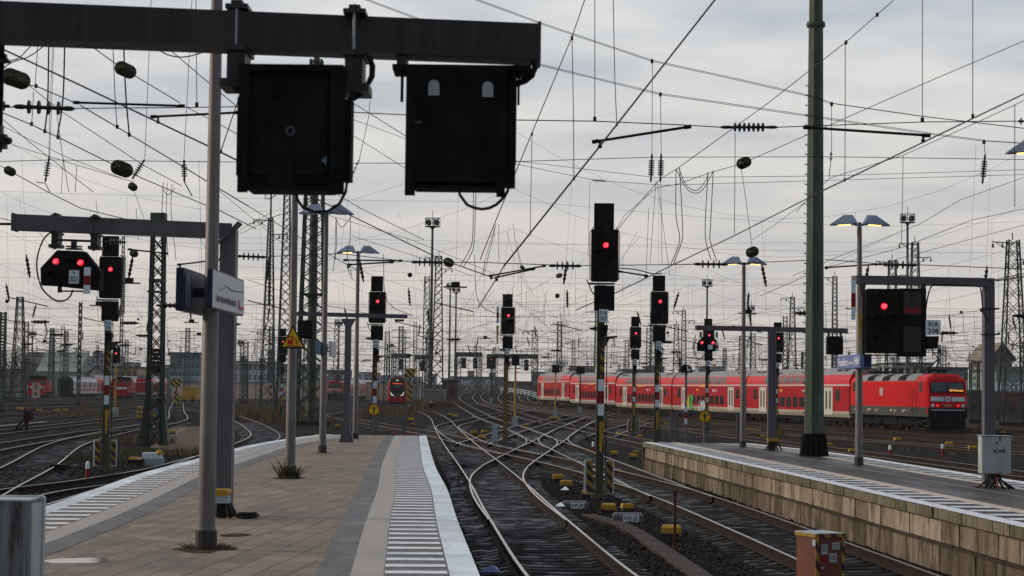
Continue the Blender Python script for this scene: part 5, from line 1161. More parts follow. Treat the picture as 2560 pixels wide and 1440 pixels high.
# locomotive
def loco(name, label, text_on=True, led=True, red='loco_red'):
    t = T(name, label, 'locomotive', (0, 0, 0)); h = 8.1
    def sec(x, w, zb, zt, zs): return [(x, y, z) for y, z in ((-1.48 * w, zb), (1.48 * w, zb), (1.48 * w, zs), (1.3 * w, zs + (zt - zs) * .6), (.8 * w, zt), (-.8 * w, zt), (-1.3 * w, zs + (zt - zs) * .6), (-1.48 * w, zs))]
    S = [(-h, .90, 1.28, 3.62, 3.35), (-h + .12, .965, 1.28, 3.85, 3.42), (-h + .5, 1.0, 1.28, 3.98, 3.45), (-h + 2.1, 1, 1.28, 4.0, 3.5)]
    S += [(-x, w, a, b_, c) for x, w, a, b_, c in reversed(S)]
    # front leans back a little: keep sections upright but shift the top
    def shp(r):
        return [(x + (.22 * max(0, z - 2.5) / 1.4 if x < -h + .3 else (-.22 * max(0, z - 2.5) / 1.4 if x > h - .3 else 0)), y, z) for x, y, z in r]
    a = MB(); a.loft([shp(sec(*q)) for q in S]); bd = a.build('body', MATS[red], t)
    a = MB(); a.loft([sec(-h + .02, .92, 1.0, 1.28, 1.2), sec(-h + .3, 1.0, .98, 1.3, 1.2), sec(h - .3, 1.0, .98, 1.3, 1.2), sec(h - .02, .92, 1.0, 1.28, 1.2)])
    a.v = [(x, y * 1.004, (1.05 if z < 1.1 else 1.70)) for x, y, z in a.v]; a.build('grey_skirt', MATS['loco_grey'], t)
    a = MB()
    for s in (-1, 1):
        a.add([(-h + 2.2, s * 1.492, 3.50), (h - 2.2, s * 1.492, 3.50), (h - 2.2, s * 1.315, 3.81), (-h + 2.2, s * 1.315, 3.81), (-h + 2.2, s * .81, 4.015), (h - 2.2, s * .81, 4.015)], [(0, 1, 2, 3), (3, 2, 5, 4)])
    a.add([(-h + 2.2, -.81, 4.015), (h - 2.2, -.81, 4.015), (h - 2.2, .81, 4.015), (-h + 2.2, .81, 4.015)], [(0, 1, 2, 3)]); rf = a.build('roof', MATS['train_roof'], t)
    a = MB()
    for x in (-3.9, -.6, 2.6):
        for s in (-1, 1): a.add([(x, s * 1.49, 3.53), (x + 1.5, s * 1.49, 3.53), (x + 1.5, s * 1.33, 3.81), (x, s * 1.33, 3.81), (x, s * .9, 3.99), (x + 1.5, s * .9, 3.99)], [(0, 1, 2, 3), (3, 2, 5, 4)])
    a.build('roof_hatch', MATS['train_dark'], rf)
    a = MB()
    for z in [1.86 + .20 * k for k in range(8)]:
        for s in (-1, 1): a.box(-h + 3.2, h - 3.2, min(s * 1.47, s * 1.535), max(s * 1.47, s * 1.535), z, z + .06)
    a.build('side_ribs', MATS[red], bd)
    for s in (-1, 1):
        for e in (-1, 1):
            xb(t, 'cab_window', 'glass', e * (h - 1.2) - .28, e * (h - 1.2) + .28, min(s * 1.45, s * 1.49), max(s * 1.45, s * 1.49), 2.75, 3.45)
            a = MB(); 
            for q in (2.0, 2.75): a.tube([(e * (h - q), s * 1.53, 1.3), (e * (h - q), s * 1.53, 3.1)], .025, 5)
            a.build('handrail', MATS['galvanised'], t)
    for e in (-1, 1):
        x = e * h
        def F_(y0, y1, z0, z1, th, nm, mat, par=t):
            sh = lambda z: -e * .22 * max(0, z - 2.5) / 1.4
            X = lambda z: x + sh(z) + e * th
            a = MB(); a.add([(X(z0), y0, z0), (X(z0), y1, z0), (X(z1), y1, z1), (X(z1), y0, z1), (X(z0) - e * .2, y0, z0), (X(z0) - e * .2, y1, z0), (X(z1) - e * .2, y1, z1), (X(z1) - e * .2, y0, z1)],
                            [(0, 1, 2, 3), (4, 7, 6, 5), (0, 4, 5, 1), (1, 5, 6, 2), (2, 6, 7, 3), (3, 7, 4, 0)]); return a.build(nm, MATS[mat], par)
        F_(-1.2, 1.2, 2.72, 3.42, .012, 'window_frame', 'black')
        w1 = F_(-1.15, -.05, 2.78, 3.37, .02, 'windscreen', 'cab_glass'); w2 = F_(.05, 1.15, 2.78, 3.37, .02, 'windscreen', 'cab_glass')
        for s in (-1, 1):
            F_(s * .75 - .45, s * .75 + .45, 2.12, 2.42, .015, 'white_bar', 'white_plate')
            a = MB(); a.lathe([(0, .12), (.05, .11)], (x, s * 1.08, 1.83), (x + e, s * 1.08, 1.83), 12); a.build('headlight', MATS['white_plate'], t)
            a = MB(); a.lathe([(0, .08), (.05, .07)], (x, s * .74, 1.83), (x + e, s * .74, 1.83), 10); a.build('tail_light', MATS['red_glow'], t)
            a = MB(); a.tube([(x, s * .87, 1.05), (x + e * .5, s * .87, 1.05)], .09, 8); a.tube([(x + e * .5, s * .87, 1.05), (x + e * .58, s * .87, 1.05)], .24, 12); a.build('buffer', MATS['train_dark'], t)
        F_(-.2, .2, 2.10, 2.44, .02, 'emblem_plate', 'white_plate'); 
        F_(-1.38, 1.38, 1.05, 1.62, .02, 'buffer_beam', 'train_dark'); F_(-1.2, 1.2, 1.5, 1.545, .05, 'white_rail', 'white_plate')
        xb(t, 'snow_plough', 'train_dark', min(x, x - e * .6), max(x, x - e * .6), -1.25, 1.25, .18, 1.05)
        a = MB()
        for z in (.4, .75): a.box(x - e * .35 - .15, x - e * .35 + .15, 1.25, 1.5, z, z + .04).box(x - e * .35 - .15, x - e * .35 + .15, -1.5, -1.25, z, z + .04)
        a.build('steps', MATS['galvanised'], t)
        ux = (0, e, 0)   # reading direction seen from outside
        if text_on:
            a = MB(); text(a, 'DB', (x + e * .026, 0, 2.27), ux, (0, 0, 1), .28, .2); a.build('lettering', MATS['red_ink'], t)
            a = MB(); text(a, '114 011', (x + e * .012, 0, 1.83), ux, (0, 0, 1), .55, .13); a.build('lettering', MATS['white_ink'], t)
            if led:
                sh = -e * .22 * .36 / 1.4
                a = MB(); text(a, 'RE50 Wächtersbach', (x + sh + e * .03, e * .62, 2.87), ux, (0, 0, 1), 1.0, .15); a.build('destination_display', MATS['orange_led'], t)
    if text_on:
        a = MB(); text(a, 'DB', (.8, 1.545, 2.75), (-1, 0, 0), (0, 0, 1), .5, .36); em = a.build('lettering', MATS['white_ink'], t)
        a = MB(); a.box(.48, 1.12, 1.51, 1.545, 2.48, 2.52).box(.48, 1.12, 1.51, 1.545, 2.98, 3.02).box(.48, .52, 1.51, 1.545, 2.52, 2.98).box(1.08, 1.12, 1.51, 1.545, 2.52, 2.98); a.build('emblem_frame', MATS['white_ink'], t)
    a = MB()
    for k in range(14): x = uni(-h + 1.5, h - 1.5); a.box(x, x + uni(.1, .6), 1.484, 1.492, 1.25 + uni(0, .2), 1.5)
    a.build('small_markings', MATS['cream_paint'], t)
    bogie(t, -4.2, 3.3, .6); bogie(t, 4.2, 3.3, .6); xb(t, 'transformer', 'train_dark', -1.4, 1.4, -1.2, 1.2, .4, 1.1); xb(t, 'underframe', 'train_dark', -h + .7, h - .7, -1.05, 1.05, .38, 1.12)
    # roof gear
    a = MB()
    for k in range(9): a.lathe([(0, .1), (.12, .14), (.13, .07), (.25, .13), (.26, .07), (.4, .12), (.5, .05)], (-1 + k * .75, (.35 if k % 2 else -.3), 4.03), None, 8)
    a.tube([(-1.2, .1, 4.55), (h - 1.8, .1, 4.55)], .03, 5).tube([(-1.2, -.4, 4.45), (h - 1.8, -.4, 4.45)], .03, 5); a.build('insulator_row', MATS['insulator'], t)
    px = -h + 2.6
    a = MB(); a.box(px - .7, px + .7, -.7, .7, 4.15, 4.3)
    for s in (-.55, .55): a.lathe([(0, .08), (.12, .08)], (px - .5, s, 4.02), None, 6); a.lathe([(0, .08), (.12, .08)], (px + .5, s, 4.02), None, 6)
    a.bar((px + .5, .3, 4.3), (px - .9, .05, 5.0), .07).bar((px + .5, -.3, 4.3), (px - .9, -.05, 5.0), .07).bar((px - .9, 0, 5.0), (px + .35, 0, 5.62), .06)
    a.bar((px + .35, -.95, 5.66), (px + .35, .95, 5.66), .06).bar((px + .1, -.95, 5.66), (px + .1, .95, 5.66), .05).tube(crom([(px + .35, .9, 5.66), (px + .35, 1.05, 5.6), (px + .35, 1.15, 5.45)], .05), .03, 5).tube(crom([(px + .35, -.9, 5.66), (px + .35, -1.05, 5.6), (px + .35, -1.15, 5.45)], .05), .03, 5)
    a.build('pantograph', MATS['train_dark'], t)
    a = MB(); px = h - 2.6; a.box(px - .7, px + .7, -.7, .7, 4.12, 4.28).bar((px, 0, 4.3), (px + 1.2, 0, 4.42), .06).bar((px + 1.0, -.95, 4.45), (px + 1.0, .95, 4.45), .06); a.build('pantograph', MATS['train_dark'], t)
    return t
l1_ = loco('electric_locomotive', 'bright red electric locomotive with white bars on its front, right')
f_, r_ = (29.8, 135.9), (27.2, 151.9); l1_.location = ((f_[0] + r_[0]) / 2, (f_[1] + r_[1]) / 2, 0); l1_.rotation_euler = (0, 0, along(f_, r_))
# second red locomotive with coaches whose pale pink paints in distance haze, left centre
def place(o, px, d, rz_deg, back=0.0, label=None):
    x = P(px, 980, d).x; r = R(rz_deg); o.rotation_euler = (0, 0, r); o.location = (x + math.cos(r) * back, d + math.sin(r) * back, zg(x, d)); 
    if label: o['label'] = label
    return o
l2_ = loco('electric_locomotive', 'red electric locomotive facing us at left centre, behind the lamp poles', False, False, 'train_red')
place(l2_, 836, 396, 90.2, 8.3)
FC = coach('double_deck_coach', 'haze_pink', 'haze_pink', 'haze_roof', 'train_beige', rich=False)
for i in range(4):
    c = FC if i == 0 else copy_tree(FC)
    place(c, 836, 396, 90.2, 8.3 * 2 + 13.6 + 26.9 * i, ['coach painted haze pink right behind the left centre locomotive', 'second coach painted haze pink behind the left centre locomotive', 'third coach painted haze pink behind the left centre locomotive', 'fourth coach painted haze pink behind the left centre locomotive'][i])
# parked rolling stock on the left
c = copy_tree(CO); place(c, 222, 405, 92.5, 13.2, 'red double deck coach with pale roof behind the white express coach')
c = copy_tree(CO); place(c, 357, 392, 92.5, 13.2, 'red double deck coach with dark end behind the lattice mast legs')
c = copy_tree(CO); place(c, 296, 420, 92.5, 13.2, 'double deck coach partly hidden behind the right shunter')
for o in list(c.children): pass
t = T('express_coach', 'white express coach with red stripe and dark green end', 'train coach', (0, 0, 0)); h = 13.2
def rd(w, z0, z1, rr): return [(-w, z0), (w, z0), (w, z1 - rr), (w - rr * .3, z1 - rr * .35), (w - rr, z1), (-w + rr, z1), (-w + rr * .3, z1 - rr * .35), (-w, z1 - rr)]
a = MB(); a.xprism(rd(1.41, .9, 4.0, .9), -h + .3, h); a.build('body', MATS['ic_white'], t)
a = MB(); a.xprism([(-1.2, 3.55), (1.2, 3.55), (.9, 3.95), (.5, 4.06), (-.5, 4.06), (-.9, 3.95)], -h + .2, h); a.build('roof', MATS['train_roof'], t)
a = MB(); a.xprism(rd(1.43, .85, 4.05, .85), -h, -h + .35); en = a.build('end_wall', MATS['ic_end'], t); xb(en, 'gangway_door', 'train_dark', -h - .2, -h, -.75, .75, 1.0, 3.4)
xb(t, 'red_stripe', 'train_red', -h + .5, h - .2, -1.416, 1.416, 1.5, 1.75); xb(t, 'underframe', 'train_dark', -h + .3, h - .3, -1.2, 1.2, .5, .9); bogie(t, -9.5); bogie(t, 9.5)
for k in range(11):
    x = -h + 2.6 + k * 2.0; xb(t, 'window', 'coach_glass_upper' if k % 3 else 'cream_paint', x, x + 1.4, -1.42, 1.42, 2.05, 3.0)
place(t, 163, 366, 92.2, 13.2)
def shunter(label, px, d, rz):
    t = T('shunting_locomotive', label, 'locomotive', (0, 0, 0))
    xb(t, 'running_board', 'train_dark', -5.2, 5.2, -1.5, 1.5, .95, 1.3)
    a = MB(); a.xprism([(-1.05, 1.3), (1.05, 1.3), (1.05, 2.7), (.8, 2.95), (-.8, 2.95), (-1.05, 2.7)], -.6, 4.9); a.build('bonnet', MATS['shunter_red'], t)
    a = MB(); a.xprism([(-1.5, 1.3), (1.5, 1.3), (1.5, 3.4), (1.1, 3.9), (-1.1, 3.9), (-1.5, 3.4)], -3.6, -.6); cb = a.build('cab', MATS['shunter_red'], t)
    a = MB(); a.xprism([(-1.55, 3.45), (1.55, 3.45), (1.15, 4.0), (-1.15, 4.0)], -3.8, -.4); a.build('cab_roof', MATS['train_dark'], cb)
    for s in (-.75, .75): xb(cb, 'cab_window', 'coach_glass_upper', -3.62, -3.5, s - .45, s + .45, 2.65, 3.3)
    for s in (-1, 1): xb(cb, 'side_window', 'coach_glass_upper', -3.1, -1.1, min(s * 1.4, s * 1.51), max(s * 1.4, s * 1.51), 2.65, 3.3)
    a = MB(); a.xprism([(-1.1, 1.3), (1.1, 1.3), (1.1, 2.3), (-1.1, 2.3)], -5.0, -3.6); a.build('short_bonnet', MATS['shunter_red'], t)
    xb(t, 'white_band', 'white_plate', -5.02, -5.0, -1.0, 1.0, 1.9, 2.25); xb(t, 'buffer_beam', 'shunter_red', -5.35, -5.2, -1.45, 1.45, .8, 1.35)
    a = MB()
    for s in (-1.4, 1.4): a.tube([(-5.2, s, 1.3), (-5.2, s, 2.3)], .035, 5).tube([(-5.2, s, 2.3), (-3.6, s, 2.3)], .035, 5)
    a.build('railing', MATS['white_plate'], t); a = MB(); a.lathe([(0, .16), (.9, .16)], (0.4, 0, 2.95), None, 8); a.build('exhaust', MATS['train_dark'], t)
    bogie(t, 0, 5.6, .55); place(t, px, d, rz, 5.0); return t
shunter('red shunting locomotive with white band, farthest left', 90, 330, 94)
shunter('red shunting locomotive behind post 01A 236', 302, 343, 94)
# small modern train facing us
t = T('commuter_train', 'rounded red commuter train facing us with black mask and white lamps', 'train', (0, 0, 0))
def rr_(x, k, top, dz=0): return [(x, y * k, z) for y, z in ((-1.30, .7), (1.30, .7), (1.42, 1.2), (1.42, 2.6), (1.32, 3.6), (1.05, 4.2 * top), (.5, 4.52 * top), (-.5, 4.52 * top), (-1.05, 4.2 * top), (-1.32, 3.6), (-1.42, 2.6), (-1.42, 1.2))]
a = MB(); a.loft([rr_(0, .84, .90), rr_(.35, .95, .97), rr_(1.1, 1, 1), rr_(26, 1, 1)]); a.build('body', MATS['deep_red'], t, smooth=True)
a = MB(); a.loft([[(x, y * k, z * m_) for y, z in ((-1.35, 3.55), (1.35, 3.55), (1.08, 4.22), (.5, 4.56), (-.5, 4.56), (-1.08, 4.22))] for x, k, m_ in ((.2, .93, .955), (1.0, 1.0, .995), (1.2, 1.01, 1.005), (26, 1.01, 1.005))]); a.build('roof', MATS['loco_grey'], t)
a = MB(); a.xprism([(-.98, 1.35), (.98, 1.35), (1.20, 2.2), (1.16, 3.3), (.95, 3.95), (.5, 4.12), (-.5, 4.12), (-.95, 3.95), (-1.16, 3.3), (-1.20, 2.2)], -.06, .3); a.xprism([(-1.16, 3.5), (1.16, 3.5), (1.1, 4.0), (.6, 4.3), (-.6, 4.3), (-1.1, 4.0)], .3, 1.2); mk = a.build('mask', MATS['loco_grey'], t)
a = MB(); a.xprism([(-.72, 1.85), (.72, 1.85), (.9, 2.5), (.85, 3.2), (.6, 3.8), (-.6, 3.8), (-.85, 3.2), (-.9, 2.5)], -.075, -.06); a.build('windscreen', MATS['glass'], mk)
xb(mk, 'window_blind', 'pale_blue', -.09, -.076, -.5, .5, 2.75, 3.0)
a = MB(); text(a, 'RE70 Mannheim', (-.10, 0, 3.3), (0, -1, 0), (0, 0, 1), 1.4, .2); a.build('destination_display', MATS['red_led'], mk)
for s in (-1, 1):
    a = MB(); a.bar((-.1, s * .98, 2.0), (-.1, s * .8, 1.6), .14, .05).bar((-.1, s * .82, 1.6), (-.1, s * .5, 1.55), .12, .05); a.build('headlight', MATS['white_glow'], t)
a = MB(); a.bar((-.09, -.2, 3.72), (-.09, .02, 3.83), .09, .05).bar((-.09, .2, 3.72), (-.09, -.02, 3.83), .09, .05); a.build('top_light', MATS['white_glow'], t)
xb(t, 'front_skirt', 'deep_red', -.02, .6, -1.2, 1.2, .45, .95); xb(t, 'underframe', 'train_dark', .5, 25.5, -1.2, 1.2, .3, .7); bogie(t, 3.5); bogie(t, 22)
place(t, 993, 295, 93.4, 0)
# ---------------------------------------------------------------- masts
def lattice(mb, h, wb, wt, dep=1.0, leg=.10, br=.05, step=1.0, z0=0.0, x=True):
    def w(z): return wb + (wt - wb) * z / h
    cs = ((-1, -1), (1, -1), (1, 1), (-1, 1))
    for sx, sy in cs: mb.bar((sx * wb / 2, sy * wb / 2 * dep, z0), (sx * wt / 2, sy * wt / 2 * dep, z0 + h), leg)
    z = 0.0; k = 0
    while z < h - .01:
        dz = max(.3, w(z) * step); z2 = min(h, z + dz)
        for i in range(4):
            a_, b_ = cs[i], cs[(i + 1) % 4]
            if k % 2: a_, b_ = b_, a_
            p = (a_[0] * w(z) / 2, a_[1] * w(z) / 2 * dep, z0 + z); q = (b_[0] * w(z2) / 2, b_[1] * w(z2) / 2 * dep, z0 + z2)
            mb.bar(p, q, br)
            if x:
                p = (b_[0] * w(z) / 2, b_[1] * w(z) / 2 * dep, z0 + z); q = (a_[0] * w(z2) / 2, a_[1] * w(z2) / 2 * dep, z0 + z2); mb.bar(p, q, br)
        z = z2; k += 1
    return mb
def mast(px, py, d, top_py, wb, wt, label, mat='green_lattice', step=1.0, leg=.10, br=.05, tube_top=None, inner=None, base=True, x=True, name='lattice_mast', arms=0):
    p = P(px, py, d); z0 = zg(p.x, d) - .2; t = T(name, label, 'mast', (p.x, d, z0)); h = P(px, top_py, d).z - z0
    a = MB(); lattice(a, h, wb, wt, 1, leg, br, step, x=x); a.build('lattice', MATS[mat], t)
    if base: b_ = MB(); b_.box(-wb * .75, wb * .75, -wb * .75, wb * .75, -.2, .35); b_.build('foundation', MATS['trough'], t)
    if tube_top: b_ = MB(); hh = P(px, tube_top, d).z - z0; b_.lathe([(h * .55, wt * .32), (hh, wt * .18)], n=8); b_.build('top_tube', MATS[mat], t)
    if inner: b_ = MB(); b_.lathe([(0, inner), (h + 2, inner * .6)], n=10); b_.build('inner_column', MATS['green_mast'], t)
    for k in range(arms):
        b_ = MB(); zz0 = h - .3 - k * 1.6; s = 1 if k % 2 else -1
        b_.bar((0, 0, zz0), (s * 2.0, 0, zz0 + .1), .1).bar((0, 0, zz0 - .9), (s * 1.6, 0, zz0), .06)
        for q in (1.0, 1.9): b_.lathe([(0, .06), (.08, .14), (.1, .06), (.2, .14), (.22, .06), (.34, .12), (.4, .04)], (s * q, 0, zz0 - .45), None, 6)
        b_.lathe([(0, .05), (.7, .05)], (0, .2, h), None, 5); b_.build('insulator_arm', MATS['insulator'], t)
    return t
t = mast(385, 1112, 91, 552, .66, .50, 'green lattice mast with splayed feet in the left yard', step=1.15, leg=.12, br=.045, base=False)
a = MB()
for s in (-1, 1): a.bar((s * .55, 0, 0), (s * .30, 0, 2.1), .26, .5)
a.bar((-.4, 0, .5), (.4, 0, 1.6), .07).bar((.4, 0, .5), (-.4, 0, 1.6), .07).box(-.6, .6, -.3, .3, 2.05, 2.12); a.build('splayed_feet', MATS['green_mast'], t)
a = MB()
for k in range(6): a.lathe([(0, .29), (.16, .29)], (0, -.05, 3.3 + k * .19), None, 12)
a.build('tension_weights', MATS['trough'], t)
a = MB(); hh = P(385, 552, 91).z + .2; a.box(-.33, .33, -.33, .33, hh, hh + .35).box(-.35, .35, -.35, .35, hh - 2.8, hh - 2.68).box(-.4, .4, -.4, .4, hh - 3.3, hh - 3.22); a.build('head', MATS['green_mast'], t)
mast(668, 1026, 225, 545, 1.6, .5, 'tapering lattice mast with a long tube top, left of the pair', tube_top=480, arms=2)
mast(708, 1040, 190, 430, 1.35, .45, 'slim lattice mast rising behind the left black signal box')
t = mast(776, 1060, 146, 150, 2.05, .8, 'tallest heavy lattice mast with an inner column behind the lamp', leg=.16, br=.075, inner=.38, step=.75, tube_top=60)
a = MB(); a.box(-.9, .9, -.9, .9, 9.5, 9.62); a.build('platform_plate', MATS['green_lattice'], t)
mast(1063, 1010, 288, 690, 1.0, .7, 'lattice mast beside the floodlight mast on the concrete block', step=1.2)
mast(1092, 1012, 286, 640, 1.75, .8, 'dark lattice mast with insulator arms right of the floodlight mast', arms=3, leg=.14, br=.08)
mast(45, 960, 300, 742, 2.1, .8, 'wide lattice tower among bare trees at far left', leg=.15, br=.07)
mast(2533, 1062, 188, 600, 2.4, .95, 'wide lattice tower at the right picture border', leg=.13, br=.055, arms=2)
mast(2230, 1040, 235, 650, 1.7, .75, 'lattice mast behind signal 01A 208, left one', arms=2, step=1.0, leg=.12)
mast(2287, 1040, 240, 605, 1.8, .7, 'lattice mast behind signal 01A 208, right one', arms=2, leg=.12)
mast(2086, 1010, 300, 690, .9, .6, 'lattice mast between the green mast and the right lamp', arms=1)
mast(1980, 1000, 330, 742, 1.7, .6, 'lattice mast right of the square gantry post', arms=2); mast(1962, 1000, 360, 790, .9, .7, 'short lattice mast next to the square gantry post')
mast(1708, 1000, 350, 775, 1.1, .6, 'lattice mast right of signal 01A 228', arms=2); mast(1690, 1000, 370, 810, 1.5, .7, 'lattice mast close right of signal 01A 228', arms=1)
mast(1620, 1000, 340, 820, .8, .6, 'thin lattice mast left of signal 01A 228'); mast(1566, 1000, 400, 850, .9, .7, 'thin lattice mast left of the small signal')
mast(2013, 1020, 180, 880, .7, .6, 'short lattice post behind the green mast'); mast(2436, 1030, 200, 905, .9, .8, 'short square lattice post right of the locomotive', step=.8)
mast(966, 1000, 330, 830, 1.0, .7, 'lattice mast right behind signal 01A 226', step=1.0); mast(1036, 990, 420, 805, .9, .6, 'lattice mast left of the floodlight mast')
mast(1335, 990, 330, 825, 1.0, .8, 'lattice mast at the right end of the far signal bridge', arms=1); mast(612, 1000, 330, 855, .9, .7, 'lattice mast right of the grey gantry post', arms=1)
mast(300, 990, 380, 590, .5, .45, 'slim mast rising behind signal 01A 236', mat='green_mast', step=2); mast(196, 990, 260, 755, .35, .3, 'thin pole mast behind signal W 202X', mat='far_lattice', step=3); mast(2, 1015, 190, 780, .55, .5, 'dark green post at the left picture border', mat='green_mast', step=.5)
def floodmast(px, py, d, top_py, label, rr=1.1, lat=False):
    p = P(px, py, d); z0 = zg(p.x, d) - .2; t = T('floodlight_mast', label, 'mast', (p.x, d, z0)); h = P(px, top_py, d).z - z0
    a = MB(); a.lathe([(0, .28), (h - 1.6, .16), (h - 1.2, .5)], n=10); a.build('pole', MATS['far_lattice'], t)
    a = MB()
    for z in (h - 1.2, h - .6, h): a.tube([(rr * math.cos(R(k * 20)), rr * math.sin(R(k * 20)), z) for k in range(19)], .05, 4)
    for k in range(9): a.tube([(rr * math.cos(R(k * 40)), rr * math.sin(R(k * 40)), h - 1.2), (rr * math.cos(R(k * 40)), rr * math.sin(R(k * 40)), h)], .035, 4)
    a.lathe([(0, rr), (.06, rr)], (0, 0, h - 1.22), None, 18); a.tube([(0, 0, h - 1.2), (0, 0, h + 1.2)], .04, 4); a.build('platform_ring', MATS['far_lattice'], t)
    for k in range(4):
        c, s = math.cos(R(k * 90 + 40)), math.sin(R(k * 90 + 40)); a = MB(); a.cbox((c * rr * .75, s * rr * .75, h - .6), .6, .5, .7); a.build('floodlight', MATS['dark_steel'], t)
    return t
floodmast(1075, 1012, 290, 546, 'tall floodlight mast with ring platform in the centre'); floodmast(1122, 990, 430, 708, 'floodlight mast with ring, right of the central one', .9); floodmast(1137, 990, 440, 718, 'lower floodlight mast beside another, right of the central one', .9)
floodmast(2268, 1000, 290, 536, 'floodlight mast with ring platform above signal 01A 208'); floodmast(1766, 1000, 380, 700, 'floodlight mast above the hanging signal of the right T gantry', 1.0); floodmast(1876, 990, 470, 764, 'small floodlight mast right of a lamp on the right', .9)
floodmast(844, 990, 470, 802, 'small floodlight mast between the T gantry post and the lamp', .9); floodmast(78, 975, 470, 828, 'small floodlight mast over the left yard', .8); floodmast(600, 985, 480, 850, 'small floodlight mast right of the grey post', .7)
# big green mast with ribbed foot on the right platform
p = P(2035, 1139, 56); t = T('catenary_mast', 'thick green octagonal mast with dark ribbed foot on the right platform', 'mast', (p.x, p.y, PZ)); h = 15.5
def octo(r, z): return [(r * math.cos(R(22.5 + 45 * k)), r * math.sin(R(22.5 + 45 * k)), z) for k in range(8)]
hf = P(2030, 62, 56).z - PZ
a = MB(); a.loft([octo(.285, .3), octo(.21, hf)]); a.build('shaft', MATS['green_mast'], t)
a = MB(); a.loft([octo(.20, hf), octo(.185, h)]); a.build('upper_shaft', MATS['green_mast'], t)
a = MB(); a.lathe([(hf - .06, .26), (hf, .27), (hf + .02, .27), (hf + .08, .25)], n=16); a.build('flange', MATS['green_mast'], t)
a = MB(); n = 16
for k in range(n):
    an = 2 * math.pi * k / n; c, s = math.cos(an), math.sin(an)
    a.bar((c * .38, s * .38, .03), (c * .30, s * .30, .62), .05, .10)
a.lathe([(0, .42), (.04, .42), (.05, .33), (.60, .29), (.62, .30), (.64, .29)], n=16); a.build('ribbed_foot', MATS['black'], t)
a = MB(); a.box(-.10, .02, -.012, .012, 0, .025).box(-.10, -.085, -.012, .012, .025, .06); z = 1.2; pg = None
while z < 10.6:
    o = a.build('climbing_peg', MATS['dark_steel'], t) if pg is None else pg.copy()
    if pg is None: pg = o
    else: COL.objects.link(o); o.parent = t
    o.location = (-(.275 - .075 * z / hf) + .03, 0, z); z += .28
# far masts, one mesh copied
def far_mesh(h, w, arms):
    a = MB(); lattice(a, h, w, w * .6, 1, .10, .045, 1.2); 
    for k in range(arms): a.bar((-1.8, 0, h - .6 - 1.3 * k), (1.8, 0, h - .6 - 1.3 * k), .1)
    a.bar((.0, 0, h - 2.5), (2.6, 0, h - 3.2), .07).bar((0, 0, h - 4.2), (2.6, 0, h - 3.2), .07); return a
FM = []
for i, (h, w, ar) in enumerate(((11, .9, 1), (13, 1.1, 2), (9, .6, 0))):
    o = far_mesh(h, w, ar).build('distant_mast', MATS['far_lattice']); o.location = (-20 + i * 16, 560, 0); FM.append(o)
spots = []
random.seed(11)
while len(spots) < 92:
    d = uni(330, 640); x = uni(-.262, .262) * d
    if abs(x + .01 * d) < 9 and d < 480: continue
    spots.append((x, d))
FM_all = []
for i, (x, d) in enumerate(spots):
    o = FM[i] if i < 3 else FM[i % 3].copy()
    if i >= 3: COL.objects.link(o)
    o.location = (x, d, zg(x, d) - .2); k = uni(.7, 1.35); o.scale = (k * .9, k * .9, k); o.rotation_euler = (0, 0, uni(-.3, .3))
    tag(o, 'distant thin lattice mast among the far overhead wires', 'mast', 'distant lattice masts')
# far signal bridges
def bridge(x0, x1, y, d, label, nsig):
    p, q = P(x0, y, d), P(x1, y, d); t = T('signal_bridge', label, 'signal bridge', (p.x, d, zg(p.x, d) - .2)); z = p.z - loc(t).z; w = q.x - p.x
    a = MB(); a.box(0, w, -.6, .6, z - .5, z + .5); a.build('girder', MATS['far_lattice'], t)
    a = MB()
    for k in range(int(w / 1.5) + 1): a.bar((k * 1.5, -.6, z + .5), (k * 1.5, -.6, z + 1.6), .07)
    a.bar((0, -.6, z + 1.6), (w, -.6, z + 1.6), .08).bar((0, -.6, z + 1.05), (w, -.6, z + 1.05), .06); a.build('railing', MATS['far_lattice'], t)
    for s in (0.6, w - .6): a = MB(); lattice(a, z, 1.0, 1.0, 1, .14, .07, 1.0); a.v = [(x + s, y_, z_) for x, y_, z_ in a.v]; a.build('leg', MATS['far_lattice'], t)
    for k in range(nsig): a = MB(); xx = w * (k + .7) / (nsig + .3); a.box(xx - .5, xx + .5, -.9, -.6, z - 3.0, z - .7); a.build('signal_head', MATS['train_dark'], t)
bridge(1140, 1206, 886, 430, 'green signal bridge left of the tiny red signal over the ramp', 2); bridge(1231, 1346, 890, 430, 'green signal bridge right of the tiny red signal over the ramp', 2)
bridge(978, 1026, 889, 430, 'short green signal bridge above the small rounded train', 1); bridge(1036, 1075, 893, 430, 'short green signal bridge left of the floodlight mast', 1); bridge(810, 880, 930, 470, 'low distant signal bridge between the two lamp poles', 1)

